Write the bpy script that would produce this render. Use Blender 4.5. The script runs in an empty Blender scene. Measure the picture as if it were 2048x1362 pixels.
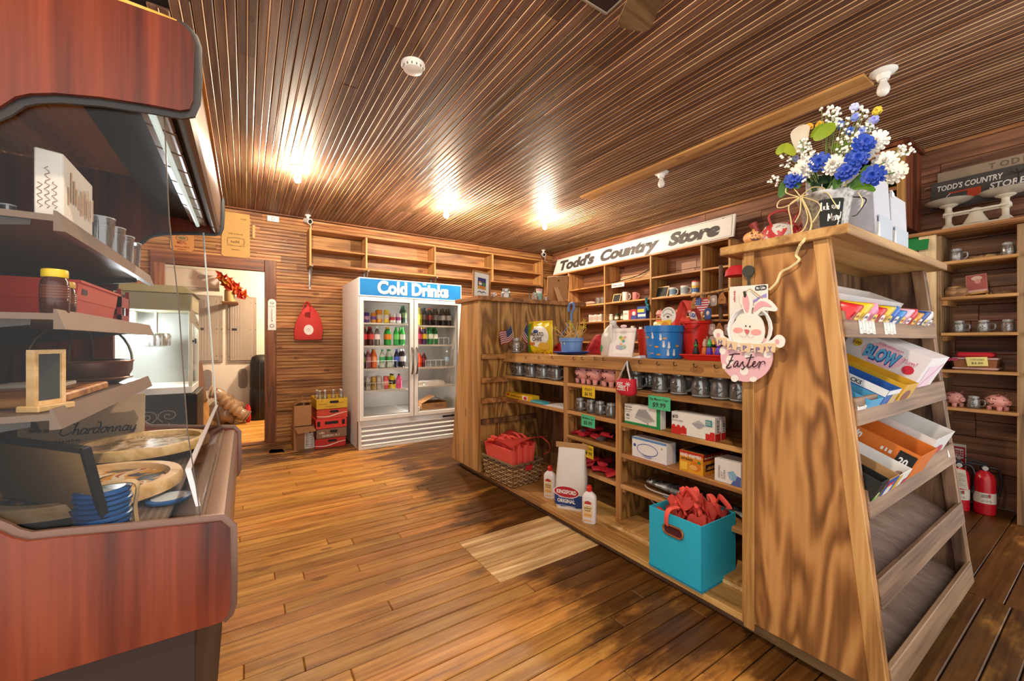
import bpy, bmesh, math, random
from mathutils import Vector, Matrix
sc = bpy.context.scene
COL = sc.collection
RND = random.Random(11)
PI = math.pi
# ---------------------------------------------------------------- camera
FPX, YAW, CX, CY, EYE = 815.0, math.radians(33.2), 1024.0, 683.0, 1.25
cam = bpy.data.objects.new('camera', bpy.data.cameras.new('camera'))
COL.objects.link(cam)
cam.location = (0, 0, EYE)
cam.rotation_euler = (PI/2, 0,-YAW)
cam.data.sensor_width = 36
cam.data.lens = 36*FPX/2048
cam.data.shift_y = (CY-681)/2048
cam.data.clip_start = .02
sc.camera = cam
# ---------------------------------------------------------------- daylight and exposure
sc.view_settings.view_transform = 'Standard'
sc.view_settings.look = 'None'
sc.view_settings.exposure = 1.13
sc.view_settings.gamma = 1
sc.view_settings.use_curve_mapping = False
sc.cycles.max_bounces = 7
sc.cycles.diffuse_bounces = 4
sc.cycles.glossy_bounces = 3
sc.cycles.transmission_bounces = 6
sc.cycles.transparent_max_bounces = 12
sc.cycles.caustics_reflective = False
sc.cycles.caustics_refractive = False
sc.cycles.sample_clamp_indirect = 6
W = bpy.data.worlds.new('overcast_daylight'); sc.world = W; W.use_nodes = True
bg = W.node_tree.nodes['Background']
bg.inputs[0].default_value = (1.0, .97, .93, 1)
bg.inputs[1].default_value = .85
LAMP_W, BACKROOM_W = 68, 72

def lamp(name, loc, power, col, r=.03, typ='POINT'):
    d = bpy.data.lights.new(name, typ); d.energy = power; d.color = col
    if typ == 'POINT': d.shadow_soft_size = r
    o = bpy.data.objects.new(name, d); COL.objects.link(o); o.location = loc
    return o

def P(px, py, ax, v):
    """the place on a plane of the room that a sight line of the survey photo meets"""
    a = (px-CX)/FPX; b =-(py-CY)/FPX
    d = Vector((math.sin(YAW)+math.cos(YAW)*a, math.cos(YAW)-math.sin(YAW)*a, b))
    i = 'XYZ'.index(ax)
    t = (v-(EYE if ax == 'Z' else 0))/d[i]
    return Vector((0, 0, EYE))+d*t

# ---------------------------------------------------------------- materials
def lin(h):
    if not isinstance(h, str): return tuple(h)+(1,)
    h = h.lstrip('#')
    o = []
    for i in (0, 2, 4):
        c = int(h[i:i+2], 16)/255
        o.append(c/12.92 if c <= .04045 else ((c+.055)/1.055)**2.4)
    return tuple(o)+(1,)

_mats = {}
def mat_base(name):
    m = bpy.data.materials.new(name); m.use_nodes = True
    nt = m.node_tree
    return m, nt, nt.nodes['Principled BSDF']

def C(h, rough=.5, metal=0, trans=0, emit=0, spec=.5, alpha=1, var=.0):
    k = (h, rough, metal, trans, emit, spec, alpha, var)
    if k in _mats: return _mats[k]
    m, nt, p = mat_base('paint_'+str(h).strip('#'))
    p.inputs['Base Color'].default_value = lin(h)
    p.inputs['Roughness'].default_value = rough
    p.inputs['Metallic'].default_value = metal
    p.inputs['Transmission Weight'].default_value = trans
    p.inputs['Specular IOR Level'].default_value = spec
    p.inputs['Alpha'].default_value = alpha
    if emit:
        p.inputs['Emission Color'].default_value = lin(h)
        p.inputs['Emission Strength'].default_value = emit
    else:
        n = nt.nodes.new('ShaderNodeTexNoise'); n.inputs['Scale'].default_value = 14
        n.inputs['Detail'].default_value = 4
        tc = nt.nodes.new('ShaderNodeTexCoord')
        nt.links.new(tc.outputs['Object'], n.inputs['Vector'])
        mx = nt.nodes.new('ShaderNodeMix'); mx.data_type = 'RGBA'; mx.blend_type = 'MULTIPLY'
        c = lin(h); v = .9 if not var else 1-var
        mx.inputs[6].default_value = c
        mx.inputs[7].default_value = (v, v, v, 1)
        nt.links.new(n.outputs['Fac'], mx.inputs[0])
        nt.links.new(mx.outputs[2], p.inputs['Base Color'])
    _mats[k] = m
    return m

def N(nt, typ,**kw):
    n = nt.nodes.new(typ)
    for k, v in kw.items():
        if k.startswith('i_'): n.inputs[int(k[2:])].default_value = v
        else: setattr(n, k, v)
    return n

def mth(nt, op, a, b=None, c=None):
    n = nt.nodes.new('ShaderNodeMath'); n.operation = op
    for i, x in enumerate((a, b, c)):
        if x is None: continue
        if isinstance(x, (int, float)): n.inputs[i].default_value = x
        else: nt.links.new(x, n.inputs[i])
    return n.outputs[0]

def ramp(nt, fac, stops, interp='LINEAR'):
    r = nt.nodes.new('ShaderNodeValToRGB'); r.color_ramp.interpolation = interp
    e = r.color_ramp.elements
    while len(e) < len(stops): e.new(.5)
    for el, (p, c) in zip(e, stops):
        el.position = p; el.color = lin(c) if isinstance(c, str) else tuple(c)+(1,)
    nt.links.new(fac, r.inputs[0])
    return r.outputs[0]

def mixc(nt, fac, a, b, mode='MIX'):
    n = nt.nodes.new('ShaderNodeMix'); n.data_type = 'RGBA'; n.blend_type = mode
    for i, x in ((0, fac), (6, a), (7, b)):
        if isinstance(x, (int, float)): n.inputs[i].default_value = x
        elif isinstance(x, (tuple, list, str)): n.inputs[i].default_value = lin(x) if isinstance(x, str) else tuple(x)
        else: nt.links.new(x, n.inputs[i])
    return n.outputs[2]

def wood(name, dark, mid, light, grain='X', S=3.0, ring=5, rough=.45, var=.35, fine=.5, bump=.15, stain=None, knots=True, spec=.4, gs=.07, blotch=.7):
    """wood with contour grain along one axis, fibres, knots, and a tone of its own for every board"""
    m, nt, p = mat_base(name)
    L = nt.links
    tc = N(nt, 'ShaderNodeTexCoord'); oi = N(nt, 'ShaderNodeObjectInfo')
    off = N(nt, 'ShaderNodeVectorMath', operation='SCALE'); off.inputs[0].default_value = (31.7, 47.1, 23.3)
    L.new(oi.outputs['Random'], off.inputs['Scale'])
    add = N(nt, 'ShaderNodeVectorMath', operation='ADD')
    L.new(tc.outputs['Object'], add.inputs[0]); L.new(off.outputs[0], add.inputs[1])
    k = [1.0, 1.0, 1.0]; g = 'XYZ'.index(grain); k[g] = gs
    mp = N(nt, 'ShaderNodeMapping'); mp.inputs['Scale'].default_value = [x*S for x in k]
    L.new(add.outputs[0], mp.inputs[0])
    n1 = N(nt, 'ShaderNodeTexNoise'); n1.inputs['Scale'].default_value = 1.6; n1.inputs['Detail'].default_value = 2.5
    n1.inputs['Distortion'].default_value = .35
    L.new(mp.outputs[0], n1.inputs['Vector'])
    rg = mth(nt, 'SINE', mth(nt, 'MULTIPLY', n1.outputs['Fac'], ring*6.283))
    rg = mth(nt, 'MULTIPLY_ADD', rg, .5, .5)
    k2 = [55.0, 55.0, 55.0]; k2[g] = 1.6
    mp2 = N(nt, 'ShaderNodeMapping'); mp2.inputs['Scale'].default_value = k2
    L.new(add.outputs[0], mp2.inputs[0])
    n2 = N(nt, 'ShaderNodeTexNoise'); n2.inputs['Scale'].default_value = 1.5; n2.inputs['Detail'].default_value = 3
    L.new(mp2.outputs[0], n2.inputs['Vector'])
    n3 = N(nt, 'ShaderNodeTexNoise'); n3.inputs['Scale'].default_value = 2.2; n3.inputs['Detail'].default_value = 5
    n3.inputs['Roughness'].default_value = .65
    L.new(mp.outputs[0], n3.inputs['Vector'])
    a = mth(nt, 'MULTIPLY', rg, 1-fine)
    b = mth(nt, 'MULTIPLY_ADD', n2.outputs['Fac'], fine, a)
    f = mth(nt, 'MULTIPLY_ADD', mth(nt, 'SUBTRACT', n3.outputs['Fac'], .5), blotch, b)
    col = ramp(nt, f, [(.15, dark), (.5, mid), (.85, light)])
    hv = N(nt, 'ShaderNodeHueSaturation')
    r1 = mth(nt, 'MULTIPLY_ADD', oi.outputs['Random'], var, 1-var/2)
    L.new(r1, hv.inputs['Value'])
    r2 = mth(nt, 'FRACT', mth(nt, 'MULTIPLY', oi.outputs['Random'], 17.3))
    L.new(mth(nt, 'MULTIPLY_ADD', r2, .012, .495), hv.inputs['Hue'])
    L.new(col, hv.inputs['Color'])
    col = hv.outputs[0]
    if knots:
        kk = [2.2, 2.2, 2.2]; kk[g] = 1.0
        mp3 = N(nt, 'ShaderNodeMapping'); mp3.inputs['Scale'].default_value = [x*2.2 for x in kk]
        L.new(add.outputs[0], mp3.inputs[0])
        vo = N(nt, 'ShaderNodeTexVoronoi'); vo.inputs['Scale'].default_value = 1
        L.new(mp3.outputs[0], vo.inputs['Vector'])
        kf = mth(nt, 'LESS_THAN', vo.outputs['Distance'], .1)
        kf = mth(nt, 'MULTIPLY', kf, .75)
        col = mixc(nt, kf, col, dark)
    if stain: col = stain(nt, col)
    L.new(col, p.inputs['Base Color'])
    rr = mth(nt, 'MULTIPLY_ADD', n3.outputs['Fac'], .3, rough-.15)
    L.new(rr, p.inputs['Roughness'])
    p.inputs['Specular IOR Level'].default_value = spec
    bp = N(nt, 'ShaderNodeBump'); bp.inputs['Strength'].default_value = bump; bp.inputs['Distance'].default_value = .004
    L.new(b, bp.inputs['Height']); L.new(bp.outputs[0], p.inputs['Normal'])
    return m

def glass(name, tint='ffffff', rough=0.02, dens=.0, milk=0):
    """thin clear glazing: mostly see-through, reflecting more at a grazing angle"""
    m, nt, p = mat_base(name); nt.nodes.remove(p)
    out = nt.nodes['Material Output']
    tr = N(nt, 'ShaderNodeBsdfTransparent'); tr.inputs[0].default_value = lin(tint)
    gl = N(nt, 'ShaderNodeBsdfGlossy'); gl.inputs['Roughness'].default_value = rough
    fr = N(nt, 'ShaderNodeFresnel'); fr.inputs[0].default_value = 1.45
    f = mth(nt, 'MINIMUM', mth(nt, 'MULTIPLY_ADD', fr.outputs[0], .32+dens*.5, dens*.03), .8)
    mx = N(nt, 'ShaderNodeMixShader')
    nt.links.new(f, mx.inputs[0]); nt.links.new(tr.outputs[0], mx.inputs[1]); nt.links.new(gl.outputs[0], mx.inputs[2])
    if milk:
        df = N(nt, 'ShaderNodeBsdfDiffuse'); df.inputs[0].default_value = (.85, .87, .86, 1)
        m2 = N(nt, 'ShaderNodeMixShader'); m2.inputs[0].default_value = milk
        nt.links.new(mx.outputs[0], m2.inputs[1]); nt.links.new(df.outputs[0], m2.inputs[2]); mx = m2
    nt.links.new(mx.outputs[0], out.inputs[0])
    return m

# ---------------------------------------------------------------- mesh building
class B:
    def __init__(s,*mats):
        s.bm = bmesh.new(); s.mats = []; s.mi = 0
        for x in mats: s.m(x)
        s.mi = 0
    def m(s, mat):
        if mat not in s.mats: s.mats.append(mat)
        s.mi = s.mats.index(mat); return s
    def face(s, vs):
        try: f = s.bm.faces.new(vs)
        except ValueError: return None
        f.material_index = s.mi; return f
    def v(s, p): return s.bm.verts.new(p)
    def poly(s, pts): return s.face([s.v(p) for p in pts])
    def hexa(s, p, bv=0):
        v = [s.v(q) for q in p]
        fs = [s.face([v[i] for i in q]) for q in ((3, 2, 1, 0), (4, 5, 6, 7), (0, 1, 5, 4), (1, 2, 6, 5), (2, 3, 7, 6), (3, 0, 4, 7))]
        if bv:
            es = list({e for f in fs for e in f.edges})
            r = bmesh.ops.bevel(s.bm, geom=es, offset=bv, segments=1, affect='EDGES', profile=.5, clamp_overlap=True)
            for f in r['faces']: f.material_index = s.mi
        return s
    def box(s, x0, x1, y0, y1, z0, z1, bv=0):
        return s.hexa([(x0, y0, z0), (x1, y0, z0), (x1, y1, z0), (x0, y1, z0), (x0, y0, z1), (x1, y0, z1), (x1, y1, z1), (x0, y1, z1)], bv)
    def prism(s, pts, ax, a, b, bv=0):
        """extrude a 2-D outline along an axis (the outline lives in the other two, in XYZ order)"""
        def q(p, w):
            return {'X': (w, p[0], p[1]), 'Y': (p[0], w, p[1]), 'Z': (p[0], p[1], w)}[ax]
        A = [s.v(q(p, a)) for p in pts]; Bv = [s.v(q(p, b)) for p in pts]
        n = len(pts); fs = [s.face(A[::-1]), s.face(Bv)]
        for i in range(n): fs.append(s.face([A[i], A[(i+1) % n], Bv[(i+1) % n], Bv[i]]))
        fs = [f for f in fs if f]
        bmesh.ops.recalc_face_normals(s.bm, faces=fs)
        if bv:
            es = list({e for f in fs[:2] for e in f.edges})
            r = bmesh.ops.bevel(s.bm, geom=es, offset=bv, segments=1, affect='EDGES', clamp_overlap=True)
            for f in r['faces']: f.material_index = s.mi
        return s
    def tube(s, pts, r, n=8, closed=False, cap=True, flat=1.0):
        pts = [Vector(p) for p in pts]; k = len(pts); rings = []
        rr = r if isinstance(r, (list, tuple)) else [r]*k
        up = Vector((0, 0, 1)); prev = None
        for i, p in enumerate(pts):
            if closed: t = pts[(i+1) % k]-pts[i-1]
            else: t = pts[min(i+1, k-1)]-pts[max(i-1, 0)]
            t = t.normalized() if t.length > 1e-9 else Vector((0, 0, 1))
            if prev is None:
                a = t.cross(up)
                if a.length < 1e-3: a = t.cross(Vector((1, 0, 0)))
            else: a = prev-t*prev.dot(t)
            a = a.normalized(); prev = a; b = t.cross(a)
            rings.append([s.v(p+a*(rr[i]*math.cos(2*PI*j/n))+b*(rr[i]*flat*math.sin(2*PI*j/n))) for j in range(n)])
        for i in range(k if closed else k-1):
            A, D = rings[i], rings[(i+1) % k]
            for j in range(n): s.face([A[j], A[(j+1) % n], D[(j+1) % n], D[j]])
        if cap and not closed: s.face(rings[0][::-1]); s.face(rings[-1])
        return s
    def lathe(s, prof, c=(0, 0, 0), n=16, sx=1, sy=1, ax='Z', sq=0):
        rings = []
        for r, z in prof:
            ring = []
            for j in range(n):
                t = 2*PI*j/n+(PI/n if n == 4 else 0); x, y = math.cos(t), math.sin(t)
                if sq:
                    q = (abs(x)**sq+abs(y)**sq)**(1/sq); x, y = x/q, y/q
                x, y = r*x*sx, r*y*sy
                p = {'Z': (x, y, z), 'Y': (x, z, y), 'X': (z, x, y)}[ax]
                ring.append(s.v((p[0]+c[0], p[1]+c[1], p[2]+c[2])))
            rings.append(ring)
        fs = []
        for A, D in zip(rings, rings[1:]):
            for j in range(n): fs.append(s.face([A[j], A[(j+1) % n], D[(j+1) % n], D[j]]))
        if prof[0][0] > 1e-5: fs.append(s.face(rings[0][::-1]))
        if prof[-1][0] > 1e-5: fs.append(s.face(rings[-1]))
        bmesh.ops.remove_doubles(s.bm, verts=[v for r in rings for v in r], dist=1e-6)
        return s
    def ball(s, c, r, n=10, rz=None):
        r = (r, r, r) if isinstance(r, (int, float)) else r
        k = max(4, n // 2)
        rings = []
        for i in range(1, k):
            a = PI*i/k-PI/2
            rings.append([s.v((c[0]+r[0]*math.cos(a)*math.cos(2*PI*j/n), c[1]+r[1]*math.cos(a)*math.sin(2*PI*j/n), c[2]+r[2]*math.sin(a))) for j in range(n)])
        lo, hi = s.v((c[0], c[1], c[2]-r[2])), s.v((c[0], c[1], c[2]+r[2]))
        for A, D in zip(rings, rings[1:]):
            for j in range(n): s.face([A[j], A[(j+1) % n], D[(j+1) % n], D[j]])
        for j in range(n):
            s.face([lo, rings[0][(j+1) % n], rings[0][j]]); s.face([hi, rings[-1][j], rings[-1][(j+1) % n]])
        return s
    def grid(s, fn, nu, nv, closed_u=False):
        g = [[s.v(fn(i/nu, j/nv)) for j in range(nv+1)] for i in range(nu if closed_u else nu+1)]
        for i in range(nu):
            for j in range(nv):
                A, D = g[i], g[(i+1) % len(g)]
                s.face([A[j], D[j], D[j+1], A[j+1]])
        return s
    def fix(s):
        bmesh.ops.recalc_face_normals(s.bm, faces=s.bm.faces[:]); return s
    def xf(s, m):
        s.bm.transform(m); return s
    def solid(s, t):
        """give a sheet thickness"""
        bmesh.ops.solidify(s.bm, geom=s.bm.faces[:], thickness=t); return s
    def add_mesh(s, vs, fs, fn):
        vv = [s.v(fn(*p)) for p in vs]
        for f in fs: s.face([vv[i] for i in f])
        return s
    def obj(s, name, parent=None, smooth=0, local=False):
        if parent is not None and not local:
            L = wloc(parent); bmesh.ops.translate(s.bm, vec=-L, verts=s.bm.verts)
        me = bpy.data.meshes.new(name)
        s.bm.to_mesh(me); s.bm.free()
        for x in s.mats: me.materials.append(x)
        if smooth:
            for pl in me.polygons: pl.use_smooth = True
            me.set_sharp_from_angle(angle=math.radians(smooth if smooth > 1 else 40))
        o = bpy.data.objects.new(name, me); COL.objects.link(o)
        if parent is not None: o.parent = parent
        return o

def wloc(o):
    L = Vector((0, 0, 0))
    while o is not None: L += o.location; o = o.parent
    return L

def tag(o, label=None, cat=None, group=None, kind=None):
    if label: o['label'] = label
    if cat: o['category'] = cat
    if group: o['group'] = group
    if kind: o['kind'] = kind
    return o

def thing(name, label, cat, loc=(0, 0, 0), rz=0, group=None):
    o = bpy.data.objects.new(name, None); COL.objects.link(o)
    o.empty_display_size = .05
    o.location = loc; o.rotation_euler = (0, 0, rz)
    return tag(o, label, cat, group)

def kids(o): return [c for c in COL.objects if c.parent is o]
_kids = {}
def dup(root, loc, rz=None, label=None, group=None, scale=None):
    key = root.name
    if key not in _kids:
        _kids[key] = [(c, kids(c)) for c in kids(root)]
    r = root.copy(); COL.objects.link(r); r.location = loc
    if rz is not None: r.rotation_euler = (0, 0, rz)
    if scale: r.scale = (scale,)*3 if isinstance(scale, (int, float)) else scale
    if label: r['label'] = label
    if group: r['group'] = group
    for c, gs in _kids[key]:
        k = c.copy(); COL.objects.link(k); k.parent = r
        for g in gs:
            d = g.copy(); COL.objects.link(d); d.parent = k
    return r

ORD = ['first', 'second', 'third', 'fourth', 'fifth', 'sixth', 'seventh', 'eighth', 'ninth', 'tenth', 'eleventh', 'twelfth']

# ---------------------------------------------------------------- lettering
_txt = {}
def textmesh(s, bold=0, shear=0, space=1.0, res=3):
    k = (s, bold, shear, space, res)
    if k in _txt: return _txt[k]
    cu = bpy.data.curves.new('t', 'FONT'); cu.body = s; cu.size = 1; cu.shear = shear; cu.offset = bold
    cu.space_character = space; cu.resolution_u = res; cu.fill_mode = 'FRONT'
    cu.align_x = 'LEFT'
    ob = bpy.data.objects.new('t', cu)
    me = ob.to_mesh()
    vs = [tuple(v.co) for v in me.vertices]; fs = [tuple(p.vertices) for p in me.polygons]
    ob.to_mesh_clear(); bpy.data.objects.remove(ob); bpy.data.curves.remove(cu)
    if not vs: vs = [(0, 0, 0)]
    x0 = min(v[0] for v in vs); x1 = max(v[0] for v in vs); y0 = min(v[1] for v in vs); y1 = max(v[1] for v in vs)
    _txt[k] = (vs, fs, x0, x1, y0, y1)
    return _txt[k]

class Face:
    """a flat printed face: origin at the lower left, u to the right, v up, both in metres"""
    def __init__(s, b, o, u, v):
        s.b, s.o, s.u, s.v = b, Vector(o), Vector(u).normalized(), Vector(v).normalized()
        s.n = s.u.cross(s.v); s.d = .0008
    def at(s, x, y): return s.o+s.u*x+s.v*y+s.n*s.d
    def up(s): s.d += .0005
    def rect(s, x0, y0, x1, y1, m):
        s.b.m(m); s.b.poly([s.at(x0, y0), s.at(x1, y0), s.at(x1, y1), s.at(x0, y1)]); s.up(); return s
    def poly(s, pts, m):
        s.b.m(m); s.b.poly([s.at(*p) for p in pts]); s.up(); return s
    def ell(s, x, y, rx, ry, m, n=20, a0=0, a1=2*PI):
        s.b.m(m)
        s.b.poly([s.at(x+rx*math.cos(a0+(a1-a0)*i/n), y+ry*math.sin(a0+(a1-a0)*i/n)) for i in range(n)]); s.up(); return s
    def ring(s, x, y, rx, ry, w, m, n=24):
        s.b.m(m)
        for i in range(n):
            a, c = 2*PI*i/n, 2*PI*(i+1)/n
            s.b.poly([s.at(x+(rx+q)*math.cos(t), y+(ry+q)*math.sin(t)) for t, q in ((a, 0), (a, w), (c, w), (c, 0))])
        s.up(); return s
    def text(s, t, x, y, h=None, m=None, w=None, bold=0, shear=0, align='L', space=1.0, rot=0, res=2):
        """cap height h; when w is given the line is stretched to that width"""
        vs, fs, x0, x1, y0, y1 = textmesh(t, bold, shear, space, res)
        ky = h/.69; kx = ky if w is None else w/max(x1-x0, 1e-6)
        wd = (x1-x0)*kx
        dx = {'L': 0, 'C':-wd/2, 'R':-wd}[align]
        cr, sr = math.cos(rot), math.sin(rot)
        def fn(a, b_, c):
            X, Y = (a-x0)*kx+dx, b_*ky
            return s.at(x+X*cr-Y*sr, y+X*sr+Y*cr)
        s.b.m(m); s.b.add_mesh(vs, fs, fn); s.up(); return s
    def scrib(s, x, y, w, h, m, rot=0):
        """a line of marks too small to read"""
        r = random.Random(int(x*9e4+y*7e5)); s.b.m(m); q = 0; c, n = math.cos(rot), math.sin(rot)
        while q < w-h*.3:
            e = min(w, q+h*r.uniform(.25, .7)); k = h*r.uniform(.55, 1)
            s.b.poly([s.at(x+a*c-d*n, y+a*n+d*c) for a, d in ((q, 0), (e, 0), (e, k), (q, k))]); q = e+h*r.uniform(.15, .4)
        s.up(); return s
    def stroke(s, pts, w, m):
        """a brush line of even width"""
        s.b.m(m); k = len(pts); L_ = []
        for i, (x, y) in enumerate(pts):
            a = pts[max(i-1, 0)]; c = pts[min(i+1, k-1)]
            tx, ty = c[0]-a[0], c[1]-a[1]; q = math.hypot(tx, ty) or 1
            ww = w[i] if isinstance(w, (list, tuple)) else w
            L_.append((s.at(x-ty/q*ww/2, y+tx/q*ww/2), s.at(x+ty/q*ww/2, y-tx/q*ww/2)))
        for p, q in zip(L_, L_[1:]): s.b.poly([p[0], p[1], q[1], q[0]])
        s.up(); return s

def bez(pts, n=6):
    """a smooth line through points (Catmull-Rom)"""
    out = []; k = len(pts); d = len(pts[0])
    for i in range(k-1):
        p0, p1, p2, p3 = pts[max(i-1, 0)], pts[i], pts[i+1], pts[min(i+2, k-1)]
        for j in range(n):
            t = j/n
            out.append(tuple(.5*(2*p1[q]+(p2[q]-p0[q])*t+(2*p0[q]-5*p1[q]+4*p2[q]-p3[q])*t*t+(3*p1[q]-p0[q]-3*p2[q]+p3[q])*t**3) for q in range(d)))
    out.append(tuple(pts[-1])); return out

def rrect(x0, y0, x1, y1, r, n=5):
    out = []
    for cx, cy, a in ((x1-r, y1-r, 0), (x0+r, y1-r, PI/2), (x0+r, y0+r, PI), (x1-r, y0+r, 1.5*PI)):
        for i in range(n+1): out.append((cx+r*math.cos(a+PI/2*i/n), cy+r*math.sin(a+PI/2*i/n)))
    return out
# ================================================================ materials of the place
def floor_stain(nt, col):
    g = N(nt, 'ShaderNodeNewGeometry'); sp = N(nt, 'ShaderNodeSeparateXYZ')
    nt.links.new(g.outputs['Position'], sp.inputs[0])
    n = N(nt, 'ShaderNodeTexNoise'); n.inputs['Scale'].default_value = 1.7; n.inputs['Detail'].default_value = 6; n.inputs['Roughness'].default_value = .62
    mp = N(nt, 'ShaderNodeMapping'); mp.inputs['Scale'].default_value = (1.0, 2.6, 1)
    nt.links.new(g.outputs['Position'], mp.inputs[0]); nt.links.new(mp.outputs[0], n.inputs['Vector'])
    # trodden-in dirt gathers in front of the counter and along the back wall
    a = mth(nt, 'MULTIPLY_ADD', sp.outputs[0], .8,-.86)
    a = mth(nt, 'MINIMUM', a, .46)
    b = mth(nt, 'MULTIPLY_ADD', sp.outputs[1], .85,-3.95); b = mth(nt, 'MINIMUM', b, .3)
    e = mth(nt, 'MAXIMUM', a, b)
    f = mth(nt, 'ADD', e, mth(nt, 'MULTIPLY', mth(nt, 'SUBTRACT', n.outputs['Fac'], .5), 1.9))
    mr = N(nt, 'ShaderNodeMapRange'); mr.interpolation_type = 'SMOOTHSTEP'
    mr.inputs[1].default_value = .02; mr.inputs[2].default_value = .38
    nt.links.new(f, mr.inputs[0])
    dk = mixc(nt, mth(nt, 'MULTIPLY', mr.outputs[0], .93), col, mixc(nt, 1.0, col, (.17, .135, .12, 1), 'MULTIPLY'))
    n4 = N(nt, 'ShaderNodeTexNoise'); n4.inputs['Scale'].default_value = 5; n4.inputs['Detail'].default_value = 6
    mp4 = N(nt, 'ShaderNodeMapping'); mp4.inputs['Scale'].default_value = (1.0, 5, 1)
    nt.links.new(g.outputs['Position'], mp4.inputs[0]); nt.links.new(mp4.outputs[0], n4.inputs['Vector'])
    w = N(nt, 'ShaderNodeMapRange'); w.inputs[1].default_value = .48; w.inputs[2].default_value = .8
    nt.links.new(n4.outputs['Fac'], w.inputs[0])
    return mixc(nt, mth(nt, 'MULTIPLY', w.outputs[0], .7), dk, mixc(nt, 1.0, dk, (.42, .32, .27, 1), 'MULTIPLY'))

M_FLOOR = wood('worn_pine_floor', '7c4a1c', 'b07632', 'cc944c', 'X', S=9, ring=2, rough=.42, var=.4, fine=.8, stain=floor_stain, spec=.35)
M_FLOORB = wood('back_room_floor', 'b0783a', 'd89a4c', 'eebb70', 'X', S=9, ring=3, rough=.4, var=.2, fine=.6, knots=False)
M_RAW = wood('raw_sawn_plank', '9c7444', 'dab07a', 'ecd0a0', 'X', S=7, ring=3, rough=.75, var=.3, fine=.6, bump=.4)
M_CEIL = wood('dark_beadboard', '432c22', '6b4c3b', '8a6650', 'Y', S=9, ring=2, rough=.45, var=.5, fine=.75, spec=.28)
M_CEILG = wood('bare_bead_edge', 'a87848', 'd2a272', 'e6c096', 'Y', S=9, ring=2, rough=.5, var=.4, fine=.5, knots=False)
M_WALL = wood('varnished_wall_board', '6a3e1e', 'a06c3e', 'c08e58', 'X', S=10, ring=3, rough=.45, var=.42, fine=.65)
M_WALLR = wood('dark_red_wall_board', '553222', '8a5a40', 'a87656', 'Y', S=7, ring=3, rough=.5, var=.4, fine=.65)
M_TRIM = wood('dark_door_casing', '45230f', '7c4526', '99603a', 'Z', S=7, ring=3, rough=.45, var=.2, fine=.65)
M_TRIMX = wood('dark_door_lintel', '45230f', '7c4526', '99603a', 'X', S=7, ring=3, rough=.45, var=.2, fine=.65)
M_PLYZ = wood('plywood_upright', '6e4722', '9c6a38', 'c08c50', 'Z', S=3.2, ring=9, rough=.5, var=.08, fine=.42, blotch=.3, bump=.08, gs=.2)
M_PLYB = wood('plywood_light_face', '8a6236', 'b88a52', 'd0a266', 'Z', S=6, ring=3, rough=.5, var=.1, fine=.65, bump=.08)
M_PINEX = wood('pine_board_lengthwise', '8a5c30', 'ba874e', 'd4a468', 'X', S=6, ring=3, rough=.5, var=.25, fine=.6)
M_PINEY = wood('pine_board_along_counter', '8a5c30', 'ba874e', 'd4a468', 'Y', S=6, ring=3, rough=.5, var=.25, fine=.6)
M_PINEZ = wood('pine_upright', '8a5c30', 'ba874e', 'd4a468', 'Z', S=6, ring=3, rough=.5, var=.25, fine=.6)
M_SHELFY = wood('shelf_board', '6b4224', 'a06c3c', 'c08a52', 'Y', S=6, ring=3, rough=.5, var=.22, fine=.6)
M_SHELFX = wood('shelf_board_across', '6b4224', 'a06c3c', 'c08a52', 'X', S=6, ring=3, rough=.5, var=.22, fine=.6)
M_DARKZ = wood('dark_back_board', '46301e', '7a5434', '966c46', 'Z', S=4, ring=4, rough=.55, var=.2, fine=.55, gs=.2)
M_RACKX = wood('weathered_rack_board', '5a4230', '86664c', 'a08064', 'X', S=6, ring=3, rough=.55, var=.18, fine=.65)
M_RACKS = wood('weathered_rack_shelf', '75594a', '937868', 'a88e7e', 'Y', S=6, ring=3, rough=.55, var=.1, fine=.8)
M_RACKZ = wood('weathered_rack_panel', '50382a', '7c5c42', '98765a', 'Z', S=4, ring=5, rough=.55, var=.15, fine=.55, gs=.2)
M_PALE = wood('pale_lumber_post', 'c09c6c', 'dcc090', 'ecd4a8', 'Z', S=6, ring=3, rough=.6, var=.1, fine=.6)
M_OLDZ = wood('old_grey_brown_upright', '5c4630', '8c6c4a', 'a88662', 'Z', S=6, ring=3, rough=.6, var=.2, fine=.6)
M_MAHOG = wood('red_mahogany_veneer', '3a120a', '6b2813', '883a20', 'Z', S=4, ring=4, rough=.3, var=.04, fine=.6, knots=False, spec=.5)
M_GLASS = glass('clear_glazing')
M_JAR = glass('clear_glassware', 'fbfcfb', .05, 2.4, .06)
M_WHITE = C('e9e4de', .4)
M_BLACK = C('151313', .45)
M_STEEL = C('b8b4ae', .3, 1)

# ================================================================ the room
CEIL, BACK, RIGHT, LEFT, FRONT = 2.85, 5.86, 4.724,-1.75,-.9
DX0, DX1, DZ =-.75, .207, 2.12                      # doorway
def struct(b, name, parent=None, smooth=0):
    o = b.obj(name, parent, smooth)
    if parent is None: o['kind'] = 'structure'
    return o

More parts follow.
